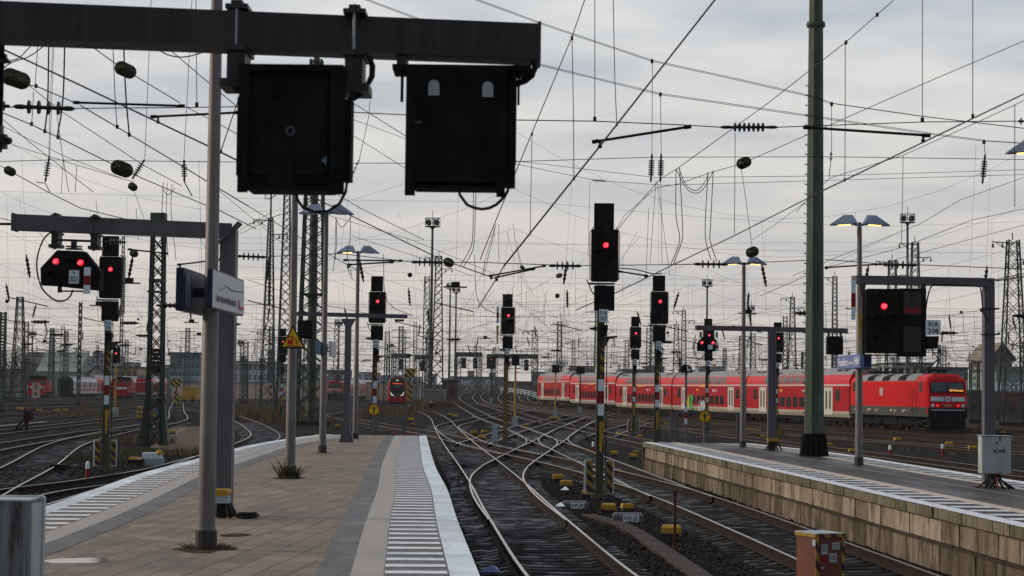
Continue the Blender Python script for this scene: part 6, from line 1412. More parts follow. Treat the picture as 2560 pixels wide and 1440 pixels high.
# ---------------------------------------------------------------- overhead lines near the camera
def along_px(pts, ds):                         # distances vary as 1/d along a straight wire
    L_ = [0]
    for a_, b_ in zip(pts, pts[1:]): L_.append(L_[-1] + math.hypot(b_[0] - a_[0], b_[1] - a_[1]))
    if isinstance(ds, (int, float)): ds = (ds, ds)
    if len(ds) == len(pts) and len(ds) > 2: dd = list(ds)
    else: dd = [1 / (1 / ds[0] + (1 / ds[1] - 1 / ds[0]) * s / L_[-1]) for s in L_]
    return [P(x, y, d) for (x, y), d in zip(pts, dd)], dd
class Line:
    def __init__(s, label, at, cat='overhead wire', name='overhead_line'): s.t = T(name, label, cat, at)
    def wire(s, pts, ds, w=1.6, nm='wire', mat='wire', curve=False):   # w: thickness in photo pixels
        ps, dd = along_px(pts, ds); a = MB()
        r = [max(.0045, w * .5 * d / F) for d in dd]
        if curve: q = crom(ps, max(.03, sum((b_ - c).length for c, b_ in zip(ps, ps[1:])) / 30)); a.tube(q, sum(r) / len(r), 5)
        else: a.tube(ps, r, 5)
        a.build(nm, MATS[mat], s.t, world=True); return s
    def rod(s, x0, y0, x1, y1, d, w=7, drop=None):
        p, q = P(x0, y0, d), P(x1, y1, d); a = MB(); r = w * .5 * d / F; a.tube([p, q], r, 8)
        for e, o in ((p, q), (q, p)): a.tube([e, e + (o - e).normalized() * r * 5], r * 1.5, 8)
        if drop: e = P(drop[0], drop[1], d); u = P(drop[0], y0 + (y1 - y0) * (drop[0] - x0) / (x1 - x0), d); a.tube([u, e], r * .9, 6); a.ball(e, r * 1.7, 6, 4)
        a.build('steady_arm', MATS['wire'], s.t, world=True); return s
    def disc(s, x0, y0, x1, y1, d, n=4, R_=17, mat='insulator'):      # string insulator seen from the side
        p, q = P(x0, y0, d), P(x1, y1, d); L_ = (q - p).length; k = R_ * d / F; c = .28 * k; pr_ = [(0, c * .5), (L_ * .05, c * 1.2), (L_ * .14, c * 1.3), (L_ * .2, c)]
        for i in range(n):
            m_ = L_ * (.26 + .48 * i / max(1, n - 1)); e = L_ * .014; pr_ += [(m_ - 2.2 * e, c), (m_ - e, k), (m_ + e, k * .9), (m_ + 2 * e, c)]
        pr_ += [(L_ * .8, c), (L_ * .87, c * 1.3), (L_ * .95, c * 1.2), (L_, c * .5)]
        a = MB(); a.lathe(pr_, p, q, 12); a.build('insulator', MATS[mat], s.t, world=True); return s
    def bell(s, x, y, R_, d0, dirpx=(20, 11), n=6, L_=None):      # disc string seen end on: stack along the wire
        p = P(x - dirpx[0], y - dirpx[1], d0 * .985); q = P(x + dirpx[0], y + dirpx[1], d0 * 1.015); ln = (q - p).length; k = R_ * d0 / F; pr_ = [(0, k * .2)]
        for i in range(n): m_ = ln * (.12 + .76 * i / (n - 1)); e = ln * .03; pr_ += [(m_ - e * 1.4, k * .45), (m_ - e * .4, k), (m_ + e * .6, k * .97), (m_ + e, k * .5)]
        pr_ += [(ln, k * .2)]; a = MB(); a.lathe(pr_, p, q, 16); a.build('insulator', MATS['glass_disc'], s.t, world=True); return s
    def vins(s, x0, y0, x1, y1, d, R_=8, n=6): return s.disc(x0, y0, x1, y1, d, n, R_)
    def dot(s, x, y, d, r=4): a = MB(); p = P(x, y, d); k = r * d / F; a.cbox(p, k * 1.3, k, k * 2); a.build('clip', MATS['wire'], s.t, world=True); return s
# lines along the tracks
Line('taut dark contact wire sloping from the top centre right down behind the central signal', P(1500, 360, 24)).wire([(1795, -10), (1500, 365), (1260, 665)], (15.2, 48), 5).wire([(1260, 665), (1236, 705), (1196, 768)], (48, 70), 3).dot(1435, 447, 27.7).dot(1542, 312, 23.4)
Line('thin carrier wire falling steeply left of the dark contact wire in the top centre', P(1400, 160, 27)).wire([(1465, -10), (1430, 92), (1330, 332), (1236, 560), (1200, 650)], (22.7, 70), 2.6).wire([(1430, 92), (1433, 250), (1435, 445)], 27.7, 2.2, 'dropper').wire([(1330, 332), (1325, 590)], 34.6, 1.8, 'dropper').wire([(1240, 560), (1212, 650), (1207, 690)], 54, 1.4, 'dropper').dot(1430, 95, 27.7, 5).dot(1330, 335, 34.6, 4)
Line('taut dark contact wire rising to the right border, crossing behind the green mast', P(2300, 358, 25)).wire([(2570, 230), (2440, 292), (2330, 345), (2060, 475)], (19.5, 29), 3.8).wire([(2060, 475), (1840, 587), (1687, 660), (1547, 728), (1440, 775)], (29, 72), 2.8).wire([(2113, 107), (2113, 300), (2112, 450)], 28, 2, 'dropper').wire([(2432, -5), (2432, 290)], 22, 2.2, 'dropper').dot(2432, 290, 22, 5).dot(2112, 450, 28, 4)
Line('thin pale carrier wire from the top right corner down to the hanging loops', P(2060, 140, 26)).wire([(2245, -10), (2193, 37), (2115, 105), (1920, 258), (1695, 420)], (22.5, 40), 2.2, mat='copper_wire').wire([(1695, 420), (1650, 448), (1620, 482), (1555, 560), (1505, 640)], (40, 60), 1.8, mat='copper_wire').dot(2193, 37, 23, 5).dot(2115, 106, 26, 5)
Line('pale carrier wire crossing the right sky to a dark bell insulator', P(2300, 215, 31)).wire([(2570, 98), (2300, 213), (1875, 400)], (28, 43), 2, mat='copper_wire').wire([(1845, 412), (1780, 430), (1695, 460), (1640, 470)], (43, 50), 1.8, mat='copper_wire').bell(1860, 407, 14, 43, (7, -3), 4).wire([(1853, 420), (1862, 480), (1882, 630)], (43, 45), 1.4, 'dropper').bell(1881, 630, 13, 45, (5, -2), 4)
Line('thin wire just below the dark contact wire at the right border', P(2400, 325, 24)).wire([(2570, 246), (2537, 262), (2420, 316), (2258, 388), (2075, 445)], (21, 36), 1.8, mat='copper_wire').wire([(2537, 262), (2537, 518)], 22, 1.6, 'dropper').wire([(2258, 388), (2255, 560), (2253, 610)], 28, 1.6, 'dropper').wire([(2075, 445), (2020, 498), (1990, 530)], (36, 40), 1.6)
Line('dark contact wire from the left border sloping down under the near beam', P(250, 238, 20)).wire([(-10, 115), (7, 123), (190, 208), (400, 308), (520, 365), (593, 401)], (17.6, 26.5), 4.6).wire([(593, 401), (813, 508), (1100, 647), (1245, 699)], (26.5, 58), 3).wire([(-5, 180), (30, 156), (75, 140), (122, 105)], 21, 3, 'jumper', curve=True).wire([(25, 152), (50, 143), (86, 104)], 21, 3, 'jumper', curve=True).wire([(605, 190), (598, 240), (575, 310), (552, 378)], 25, 2.8, 'jumper', curve=True).dot(552, 379, 25, 5)
Line('wire with a large dark bell insulator at the upper left corner', P(120, 240, 23)).wire([(-8, 150), (14, 170)], 22, 2.6).bell(40, 197, 22, 22.5, (20, 7), 8).wire([(69, 212), (92, 216), (190, 258)], (22.7, 24.4), 3).wire([(200, 263), (293, 318), (450, 412), (520, 455), (620, 515)], (24.4, 35), 3).wire([(620, 515), (770, 606), (900, 680)], (35, 54), 2).wire([(95, 105), (88, 210)], 23, 2, 'dropper').wire([(282, 112), (287, 230), (292, 316)], 26, 2.2, 'dropper').wire([(309, 112), (314, 230), (323, 337)], 26, 4, 'jumper', curve=True).dot(293, 317, 26, 5).dot(323, 337, 26, 5).dot(90, 215, 23, 5)
Line('wire through an oval dark insulator under the left part of the near beam', P(380, 210, 27)).wire([(218, 108), (297, 165)], (24, 26), 2.8).bell(314, 175, 18, 26, (13, 6), 5).wire([(333, 187), (450, 257)], (26, 29), 2.6).wire([(466, 268), (523, 297), (593, 335)], (29, 33), 2.2).wire([(593, 335), (700, 400), (900, 520), (1060, 600)], (33, 56), 1.8)
Line('straight thin wire falling from the beam behind the nearest lamp pole', P(500, 190, 27)).wire([(416, 117), (523, 208), (593, 267)], (25, 32), 2.4).wire([(870, 251), (890, 262), (1022, 345)], (36, 42), 2).wire([(865, 292), (1022, 350)], 42, 1.3).wire([(877, 335), (1020, 425)], 42, 1.5).wire([(925, 252), (922, 290), (897, 405)], 38, 1.6, 'dropper').vins(897, 400, 880, 440, 38, 4, 3)
Line('wire with an oval insulator in the left sky above the grey gantry', P(200, 375, 26)).wire([(-8, 276), (79, 312), (145, 343), (290, 415)], (21.8, 28), 3).bell(305, 422, 19, 28.2, (13, 5), 6).wire([(324, 432), (440, 482), (560, 532), (640, 572)], (28.5, 40), 2.6).wire([(162, 104), (157, 250), (143, 343)], 25, 4, 'jumper', curve=True).wire([(122, 104), (119, 255), (112, 327)], 24.5, 4, 'jumper', curve=True).wire([(84, 230), (79, 312)], 24, 2, 'dropper').dot(145, 343, 25, 5).dot(112, 328, 24.5, 5).dot(79, 310, 24, 5)
Line('thin wires crossing at the far left below the disc insulator', P(150, 400, 32)).wire([(-5, 288), (80, 360), (233, 480)], (28, 40), 1.8).wire([(-5, 310), (160, 390), (310, 448)], (30, 42), 1.6).wire([(30, 362), (190, 412), (310, 448), (335, 455)], (36, 42), 1.6).wire([(73, 214), (153, 278), (357, 412), (455, 465)], (24, 40), 2).wire([(-5, 412), (20, 424)], 34, 2).bell(25, 428, 11, 34, (6, 3), 4).wire([(36, 434), (120, 480), (200, 520), (315, 548)], (34, 44), 2.4).wire([(141, 278), (155, 380), (172, 480)], 33, 1.6, 'dropper').wire([(192, 412), (188, 480)], 34, 1.6, 'dropper').wire([(132, 104), (125, 250), (122, 392)], 40, 1.4, 'dropper').wire([(158, 395), (153, 485)], 40, 1.4, 'dropper').bell(332, 467, 10, 41, (3, 2), 4)
Line('sagging cable under the near beam between lamp pole and beam', P(450, 135, 24)).wire([(384, 116), (420, 137), (465, 142), (527, 125)], 24, 3.2, 'cable', curve=True)
# head span at 24 m
H1 = Line('nearest cross span with a ribbed insulator and dark steady arms across the upper sky', P(1280, 300, 24.4), name='cross_span')
H1.wire([(-8, 266), (0, 268), (33, 268)], 24.4, 3).disc(33, 266, 187, 272, 24.4, 4, 18).wire([(187, 271), (420, 269), (593, 267)], 24.4, 2.6).wire([(870, 280), (1028, 288)], 24.4, 2.6).wire([(1288, 300), (1485, 303), (1700, 312), (1800, 318)], 24.4, 2.8).disc(1800, 318, 1945, 318, 24.4, 7, 12).wire([(1945, 318), (2030, 315), (2305, 305), (2545, 303), (2570, 303)], 24.4, 2.6)
H1.rod(183, 256, 462, 265, 24.4, 6).rod(376, 292, 600, 281, 24.4, 6, (395, 305)).rod(1480, 355, 1728, 316, 24.4, 7, (1500, 366)).rod(2008, 318, 2326, 339, 24.4, 7, (2308, 352)).disc(-30, 262, 25, 266, 24.4, 2, 13)
H1.wire([(1487, -5), (1487, 300)], 24.4, 2.2, 'dropper').wire([(1533, -5), (1537, 200), (1542, 312)], 23.6, 2.2, 'dropper').wire([(2306, -5), (2306, 300)], 24.4, 2, 'dropper').wire([(490, -5), (492, 255)], 24.4, 2, 'dropper').dot(1487, 298, 24.4, 6).dot(2306, 300, 24.4, 6).dot(492, 262, 24.4, 6).disc(2545, 303, 2575, 303, 24.4, 2, 10).wire([(1838, 332), (1836, 585)], 24.4, 1.7, 'dropper')
# head span at 54 m
H2 = Line('long double cable of the second cross span sagging across the upper right sky', P(1700, 200, 54), name='cross_span')
for o in (-1.6, 1.6):
    H2.wire([(1180, -5 + o), (1357, 60 + o), (1630, 152 + o), (1850, 200 + o), (2025, 240 + o), (2078, 258 + o)], 54, 1.5, 'span_cable').wire([(905, -5 + o), (1045, 47 + o), (1350, 162 + o), (1650, 235 + o), (2025, 290 + o), (2330, 335 + o), (2460, 352 + o)], 54, 1.5, 'span_cable')
H2.wire([(2078, 258), (2300, 290), (2570, 322)], 54, 2.4, 'span_cable').wire([(2460, 352), (2570, 359)], 54, 2.4, 'span_cable')
H2.wire([(1631, 152), (1630, 385)], 54, 1.6, 'dropper').wire([(1651, 235), (1653, 385)], 54, 1.6, 'dropper').vins(1630, 384, 1627, 455, 54, 8, 7).vins(1653, 384, 1651, 455, 54, 8, 7).wire([(2079, 258), (2079, 380)], 54, 1.6, 'dropper').vins(2078, 380, 2077, 402, 54, 6, 2).wire([(2077, 400), (2073, 442)], 54, 2, 'dropper').wire([(2460, 352), (2463, 388)], 54, 1.8, 'dropper').vins(2463, 385, 2456, 460, 54, 8, 7)
for x in (1630, 1651, 2079, 2460): H2.dot(x, {1630: 153, 1651: 236, 2079: 260, 2460: 355}[x], 54, 5)
H3 = Line('thin upper tie wire crossing the whole picture above the middle, with hanging insulators', P(1280, 405, 54), name='cross_span')
H3.wire([(-5, 404), (120, 400), (593, 405)], 54, 1.8).wire([(870, 408), (1022, 408)], 54, 1.8).wire([(1288, 404), (1630, 393), (2080, 392), (2570, 399)], 54, 1.8).vins(123, 392, 113, 455, 54, 8, 6).vins(362, 398, 330, 448, 54, 8, 6).vins(460, 398, 461, 455, 54, 8, 6).wire([(378, -5), (370, 200), (362, 395)], 54, 1.5, 'dropper').wire([(480, -5), (470, 200), (460, 395)], 54, 1.5, 'dropper').wire([(135, 105), (124, 392)], 54, 1.4, 'dropper').wire([(461, 455), (480, 490)], 54, 3).wire([(90, 455), (113, 458), (125, 480)], 54, 2.5)
H3.wire([(1288, 402), (1640, 444), (2060, 440), (2570, 424)], 58, 1.3).wire([(1288, 410), (1480, 449)], 58, 1.3).disc(1480, 450, 1515, 453, 58, 4, 5).wire([(1515, 453), (1660, 463), (2570, 436)], 58, 1.3).wire([(1475, 455), (1470, 640)], 58, 1.1, 'dropper')
H4 = Line('lower tie wire at mid height with green disc insulators', P(1400, 662, 54), name='cross_span')
H4.wire([(240, 604), (262, 604)], 54, 2).disc(262, 604, 315, 605, 54, 4, 8).disc(590, 640, 665, 643, 54, 4, 10).wire([(665, 642), (700, 640), (850, 634), (1030, 655)], 54, 2).disc(1028, 655, 1108, 656, 54, 4, 11).wire([(1108, 656), (1200, 656), (1372, 662)], 54, 2.2).disc(1372, 664, 1454, 665, 54, 4, 11).wire([(1454, 664), (1480, 664)], 54, 2.2).wire([(1545, 663), (1735, 661)], 54, 2.2).disc(1735, 660, 1820, 661, 54, 4, 11).wire([(1820, 660), (1920, 655), (2015, 651)], 54, 2).wire([(2062, 649), (2150, 655), (2208, 661)], 54, 2.2).disc(2208, 661, 2293, 663, 54, 4, 11).wire([(2293, 662), (2570, 673)], 54, 2.2)
H4.rod(858, 650, 1006, 652, 54, 4).rod(868, 662, 985, 655, 54, 4, (870, 668)).rod(1222, 690, 1365, 664, 54, 4, (1228, 696)).rod(1238, 694, 1338, 672, 54, 4, (1242, 700)).rod(1545, 678, 1620, 690, 54, 4, (1614, 694)).rod(2062, 669, 2206, 660, 54, 4, (2066, 671)).wire([(1545, 670), (1590, 674), (1630, 684), (1655, 684)], 54, 3, 'steady_arm', curve=True).rod(443, 662, 556, 648, 54, 4, (450, 668)).rod(320, 623, 420, 634, 54, 4)
H4.bell(1122, 656, 11, 54, (4, 2), 4).bell(335, 634, 9, 54, (3, 1), 4).bell(1398, 689, 6, 60, (3, -1), 3).bell(1306, 669, 5, 60, (2, 2), 3)
H4.wire([(1690, 422), (1690, 540), (1699, 600), (1677, 662)], 52, 2.2, 'jumper', curve=True).wire([(1699, 420), (1706, 560), (1705, 600), (1684, 660)], 52, 2.2, 'jumper', curve=True).wire([(1770, 430), (1763, 560), (1766, 610), (1778, 650)], 52, 2.2, 'jumper', curve=True).wire([(1783, 426), (1776, 570), (1775, 600), (1792, 655)], 52, 2.2, 'jumper', curve=True).wire([(1690, 422), (1715, 470), (1740, 483), (1760, 470), (1783, 428)], 52, 1.9, 'jumper', curve=True).wire([(1697, 420), (1715, 462), (1742, 476), (1765, 450), (1770, 430)], 52, 1.9, 'jumper', curve=True)
H4.wire([(1184, 475), (1182, 580), (1176, 620), (1150, 666)], 50, 2, 'jumper', curve=True).wire([(1190, 475), (1186, 590), (1180, 630), (1158, 668)], 50, 2, 'jumper', curve=True).wire([(1240, 560), (1210, 688)], 52, 1.3, 'dropper').wire([(1247, 560), (1247, 655)], 52, 1.3, 'dropper').wire([(1283, 560), (1288, 600), (1305, 668)], 52, 1.3, 'dropper').wire([(1622, 520), (1615, 688)], 52, 1.3, 'dropper').wire([(1640, 450), (1625, 660)], 52, 1.3, 'dropper').wire([(1652, 455), (1655, 660)], 52, 1.3, 'dropper').wire([(1643, 455), (1675, 690)], 52, 1.2, 'dropper')
H4.wire([(840, 545), (842, 600), (838, 650)], 50, 1.8, 'jumper').wire([(876, 535), (875, 600), (868, 640), (880, 690)], 50, 1.8, 'jumper', curve=True).wire([(838, 545), (855, 568), (875, 545)], 50, 1.8, 'jumper', curve=True).wire([(840, 550), (836, 650), (832, 680)], 50, 1.6, 'jumper', curve=True).wire([(868, 660), (872, 680), (882, 700)], 50, 1.8, 'jumper', curve=True).wire([(408, 455), (403, 600), (412, 655)], 50, 1.8, 'jumper', curve=True).wire([(418, 458), (415, 560), (420, 640)], 50, 1.6, 'jumper', curve=True).wire([(430, 460), (428, 530), (440, 650)], 50, 1.6, 'jumper', curve=True).wire([(405, 470), (420, 487), (438, 470)], 50, 1.6, 'jumper', curve=True)
H4.wire([(340, 520), (346, 600)], 52, 1.2, 'dropper').wire([(336, 480), (365, 560)], 52, 1.2, 'dropper').wire([(497, 400), (505, 700)], 52, 1.0, 'dropper').wire([(240, 500), (245, 560)], 52, 1.1, 'dropper')
Line('thin feeder wires fanning from the centre to the right border above the L gantry', P(2300, 640, 60)).wire([(2570, 690), (2490, 702)], (36, 38.5), 4).wire([(2570, 682), (2470, 703)], (36, 38.5), 2.6).wire([(2570, 560), (2400, 605), (2200, 660)], (50, 70), 1.4).wire([(2570, 520), (2430, 550), (2250, 620), (2060, 670), (1900, 740)], (36, 80), 1.6).wire([(2570, 440), (2400, 500), (2300, 560), (2100, 640), (1980, 690)], (36, 70), 1.4).wire([(1640, 470), (1560, 540), (1505, 640)], (50, 66), 1.4).wire([(2020, 500), (1940, 560), (1880, 600)], (44, 56), 1.2)
Line('fan of thin feeder wires in the left centre sky', P(760, 560, 60)).wire([(620, 560), (760, 520), (1030, 600), (1250, 690)], 70, 1.2).wire([(600, 575), (680, 530)], 60, 1.3).wire([(600, 585), (700, 535)], 60, 1.3).wire([(540, 470), (720, 620), (800, 700)], (50, 80), 1.3).wire([(880, 590), (1100, 660), (1180, 690)], 74, 1.2).wire([(620, 700), (800, 760), (950, 790)], 90, 1.3).wire([(0, 545), (30, 552)], 54, 2).wire([(0, 560), (32, 560)], 50, 7, 'steady_arm')
# weights of wires far away: along every track and across at many spans, one mass
def mass_wire(mb, p, q, px=1.0, sag=0.0, n=1):
    p, q = Vector(p), Vector(q); pts = []
    for i in range(n + 1):
        t = i / n; v = p.lerp(q, t); v.z -= sag * 4 * t * (1 - t); pts.append(v)
    mb.tube(pts, [max(.005, px * .29 * v.y / F) for v in pts], 3)
om = MB(); random.seed(5)
def tie(x0, x1, d, z, px, sag=0, n=1):
    a_ = (x0, d + uni(-4, 4), z + uni(-.3, .3))
    while a_[0] < x1:
        b_ = (a_[0] + uni(14, 34), d + uni(-4, 4), z + uni(-.45, .45)); mass_wire(om, a_, b_, px, uni(-.25, .25), 4); a_ = b_
def ins(p, L_, r, ax): om.lathe([(0, r * .4), (L_ * .15, r * .5), (L_ * .25, r), (L_ * .3, r * .5), (L_ * .42, r), (L_ * .48, r * .5), (L_ * .6, r), (L_ * .66, r * .5), (L_ * .78, r), (L_ * .85, r * .5), (L_, r * .3)], p, Vector(p) + Vector(ax), 5)
tr = [l for k, l in TRK.items() if (l[-1] - l[0]).length > 90]
for l in tr:
    seg = [p for p in l if 58 < p.y < 520]
    if len(seg) < 8: continue
    ev = seg[::7] if seg[0].y < seg[-1].y else seg[::-7]
    off = uni(-.3, .3)
    for a_, b_ in zip(ev, ev[1:]):
        za, zb = a_.z + 5.5, b_.z + 5.5
        mass_wire(om, (a_.x + off, a_.y, za), (b_.x + off, b_.y, zb), 1.35)
    for a_, b_ in zip(ev[::4], ev[4::4]):
        mass_wire(om, (a_.x + off, a_.y, a_.z + 7.2), (b_.x + off, b_.y, b_.z + 7.2), 1.2, .9, 6)
        for t in (.15, .35, .5, .65, .85):
            v = a_.lerp(b_, t); mass_wire(om, (v.x + off, v.y, v.z + 5.5), (v.x + off, v.y, v.z + 7.2 - .9 * 4 * t * (1 - t)), .8)
for d in (84, 108, 135, 168, 205, 250, 300, 360, 430, 510):
    x0, x1 = -.27 * d, .27 * d; zb = zg(0, d) * .5
    z = zb + 5.9; tie(x0, x1, d, z, 1.3); tie(x0, x1, d, zb + 8.3 + uni(-.3, .3), 1.1)
    tie(x0, x1, d + uni(0, 6), zb + uni(9, 11), .9, uni(-.4, .6), 6)
    n = int((x1 - x0) / 38) + 1
    for k in range(n):
        a_, b_ = x0 + (x1 - x0) * k / n, x0 + (x1 - x0) * (k + 1) / n
        mass_wire(om, (a_, d, zb + 13.5), (b_, d, zb + 13.5), 1.1, 3.6, 10)
    x = x0 + uni(0, 4)
    while x < x1:
        if abs(x) > .02 * d or d > 150:
            t = ((x - x0) / (x1 - x0) * n) % 1; zt = zb + 13.5 - 3.6 * 4 * t * (1 - t)
            mass_wire(om, (x, d, z), (x + uni(-.5, .5), d, zt), .9)
            if rnd() < .75: ins((x, d, zb + 7.0), 1.0, .085, (uni(-.3, .3), 0, 1))
            if rnd() < .4: ins((x + 1.2, d, z), 1.0, .12, (1, 0, 0))
            if rnd() < .45: om.bar((x - .8, d, z + .25), (x + .8, d, z - .1), .03 * d / 200 + .03)
            if rnd() < .18: om.tube(crom([(x + .8, d, zb + 8.2), (x + 1.0, d, z + .3), (x + 2.1, d, z - .3)], .4), .012 + d * .00005, 3)
            if rnd() < .25: om.ball((x + uni(-2, 2), d, z + uni(.3, 2.4)), .11, 6, 4)
            if rnd() < .25: om.box(x - .5, x + .5, d - .05, d + .05, z + .9, z + .96).box(x - .15, x + .2, d - .1, d + .1, z + .96, z + 1.15)
        x += uni(3.2, 6.0)
for _ in range(40):
    d = uni(90, 420); x = uni(-.26, .26) * d; e = d + uni(30, 90); mass_wire(om, (x, d, uni(6, 12)), (x * .9 + uni(-9, 9), e, uni(6, 11)), .9, .8, 5)
for _ in range(60):
    d = uni(75, 300); x = uni(-.26, .26) * d; z = uni(7.5, 13); mass_wire(om, (x, d, z), (x + uni(-.6, .6), d, z - uni(2, 5)), .7)
tag(om.build('overhead_wires', MATS['wire']), kind='stuff', label='dense web of distant overhead wires, droppers and insulators')
# ---------------------------------------------------------------- buildings beyond the yard
def wallmat(name, col, var=.12): MATS[name] = M(name, col, .75, var=var, scale=.12)
for n_, c_ in (('wall_pale', (.42, .45, .47)), ('wall_white', (.55, .55, .53)), ('wall_blue', (.28, .36, .42)), ('wall_teal', (.15, .24, .27)), ('wall_yellow', (.40, .30, .15)), ('wall_dark', (.10, .105, .11)), ('wall_green', (.22, .28, .26)), ('wall_tan', (.19, .165, .135)), ('wall_brick', (.13, .07, .055)), ('wall_peach', (.58, .47, .37)), ('wall_grey', (.20, .20, .20)), ('roof_dark', (.05, .045, .045)), ('wall_slate', (.15, .18, .21))): wallmat(n_, c_)
MATS['window'] = M('window_glass', (.05, .065, .075), .2, var=.5, scale=.2)
def house(x0, x1, ytop, d, mat, label, depth=14, roof='flat', rows=0, cols=0, name='building', roofmat='roof_dark', base=-.3, ridge=None, cat='building'):
    p, q = P(x0, ytop, d), P(x1, ytop, d); w = q.x - p.x; h = p.z - base
    t = T(name, label, cat, (p.x, d, base))
    a = MB(); a.box(0, w, 0, depth, 0, h); a.build('wall', MATS[mat], t)
    if roof == 'flat':
        a = MB(); a.box(-.3, w + .3, -.3, depth + .3, h, h + .5); ro = a.build('roof', MATS[roofmat], t)
        if w > 15:
            a = MB(); u = w * .3; a.box(u, u + w * .12, 3, 8, h + .5, h + 2.6).box(w * .7, w * .7 + 2.5, 4, 7, h + .5, h + 1.8); a.build('roof_plant', MATS['wall_grey'], ro)
    else:
        hr = ridge or w * .28; a = MB()
        if roof == 'gable': 
            a.prism([(0, h), (w, h), (w / 2, h + hr)], 0.02, depth - .02); a.build('gable', MATS[mat], t)
            a = MB(); a.prism([(-.6, h - .3), (w / 2, h + hr), (w + .6, h - .3), (w + .6, h + .1), (w / 2, h + hr + .5), (-.6, h + .1)], -.5, depth + .5)
        else: a.xprism([(-.5, h), (depth + .5, h), (depth / 2, h + hr)], -.5, w + .5)
        a.build('roof', MATS[roofmat], t)
    for r in range(rows):
        for c in range(cols):
            a = MB(); ww = w / cols; hh = h / rows; x = ww * (c + .5); z = hh * (r + .55); a.box(x - ww * .3, x + ww * .3, -.12, .1, z - hh * .25, z + hh * .25); a.build('window', MATS['window'], t)
    return t
house(425, 500, 884, 640, 'wall_teal', 'teal glazed office block behind the left yard', 20, rows=5, cols=7)
house(498, 560, 896, 760, 'wall_blue', 'pale blue block right of the teal office block', 20, rows=4, cols=5)
house(560, 680, 905, 820, 'wall_pale', 'long low pale block behind the slim lattice masts', 20, rows=3, cols=10)
house(690, 800, 912, 860, 'wall_blue', 'low bluish block behind the tallest lattice mast', 20, rows=2, cols=9)
house(205, 292, 893, 860, 'wall_pale', 'pale apartment block on the left skyline', 18, rows=4, cols=8)
house(232, 262, 884, 900, 'wall_blue', 'bluish tower block rising behind the pale apartment block', 18, rows=4, cols=3)
house(52, 150, 908, 660, 'wall_dark', 'dark hall with long roof behind the farthest left shunter', 24, roof='hip', ridge=4)
house(96, 196, 928, 540, 'wall_green', 'grey green shed with sloping roof behind the express coach', 20, roof='hip', ridge=5.5, roofmat='wall_green')
house(214, 268, 944, 500, 'wall_white', 'small white gabled house behind the express coach', 12, roof='gable', rows=1, cols=3, ridge=2.8)
house(283, 345, 920, 520, 'wall_yellow', 'yellow house behind the signal with the figure 4', 14, rows=2, cols=4)
house(0, 60, 925, 700, 'wall_grey', 'grey building at the left picture border behind bare trees', 18, rows=2, cols=5)
house(345, 425, 922, 760, 'wall_slate', 'dark slate block behind the green lattice mast', 18, rows=2, cols=6)
house(2232, 2330, 910, 560, 'wall_pale', 'pale factory hall above the locomotive pantograph', 24, rows=2, cols=7)
house(2300, 2420, 922, 480, 'wall_slate', 'low dark workshop right above the locomotive roof', 20, rows=1, cols=9)
house(2195, 2236, 914, 600, 'wall_blue', 'bluish white hall left above the locomotive roof', 20, rows=1, cols=4)
house(2482, 2530, 897, 330, 'wall_tan', 'tan gabled building at the right border', 16, roof='gable', ridge=2.3, roofmat='wall_tan')
house(2490, 2580, 925, 300, 'wall_green', 'green clad shed at the right border', 16, roof='flat', roofmat='wall_green')
house(1128, 1262, 944, 720, 'wall_slate', 'dark noise wall with pale graffiti beyond the ramp', 2, name='noise_wall', cat='wall'); 
c0 = P(1192, 952, 719); t = bpy.data.objects['noise_wall']
a = MB(); text(a, 'SAMC CA FZA', (c0.x - loc(t).x, -.3, c0.z - loc(t).z - .8), (1, 0, 0), (0, 0, 1), 14, 2.0)
a.build('graffiti', MATS['graffiti_pale'], t)
house(1262, 1330, 956, 700, 'wall_brick', 'long low brick wall right of the noise wall beyond the ramp', 3, name='boundary_wall', cat='wall')
# distant skyline, one block after another
random.seed(21); names = []
x = 1330
k = 0
while x < 2240:
    w = uni(24, 70); y = uni(916, 938); m_ = random.choice(['wall_pale', 'wall_blue', 'wall_grey', 'wall_slate', 'wall_tan'])
    o = house(x, x + w, y, uni(950, 1300), m_, 'far city block on the hazy skyline above the red train roofs', 20, rows=2, cols=max(2, int(w / 12))); o['group'] = 'far city blocks'; x += w + uni(-6, 14)
x = 60
while x < 600:
    w = uni(22, 58); o = house(x, x + w, uni(900, 930), uni(800, 950), random.choice(['wall_pale', 'wall_blue', 'wall_blue', 'wall_grey', 'wall_white']), 'far pale city block on the skyline behind the left yard', 20, rows=3, cols=max(2, int(w / 9))); o['group'] = 'far city blocks behind the left yard'; x += w + uni(-8, 16)
x = 800
while x < 1130:
    w = uni(20, 60); o = house(x, x + w, uni(928, 948), uni(950, 1200), random.choice(['wall_pale', 'wall_blue', 'wall_grey', 'wall_slate']), 'far city block on the hazy skyline left of the ramp', 20, rows=2, cols=max(2, int(w / 12))); o['group'] = 'far city blocks left'; x += w + uni(-6, 20)
# long retaining wall with railing behind the sidings
def longwall(x0, x1, y0, y1, d, label, mat, rail=True, posts=3.0):
    p, q = P(x0, y0, d), P(x1, y1, d); t = T('retaining_wall', label, 'wall', (p.x, d, -.3)); w = q.x - p.x; h0, h1 = p.z + .3, q.z + .3
    a = MB(); a.prism([(0, 0), (w, 0), (w, h1), (0, h0)], 0, 4); a.build('wall', MATS[mat], t)
    a = MB(); a.prism([(0, h0), (w, h1), (w, h1 + .25), (0, h0 + .25)], -.25, 4); a.build('coping', MATS['wall_grey'], t)
    if rail:
        a = MB(); n = int(w / posts)
        for k in range(n + 1): x = w * k / n; z = h0 + (h1 - h0) * k / n; a.bar((x, 0, z), (x, 0, z + 1.4), .12)
        for dz in (.7, 1.4): a.bar((0, 0, h0 + dz), (w, 0, h1 + dz), .1)
        a.build('railing', MATS['white_plate'], t)
    return t
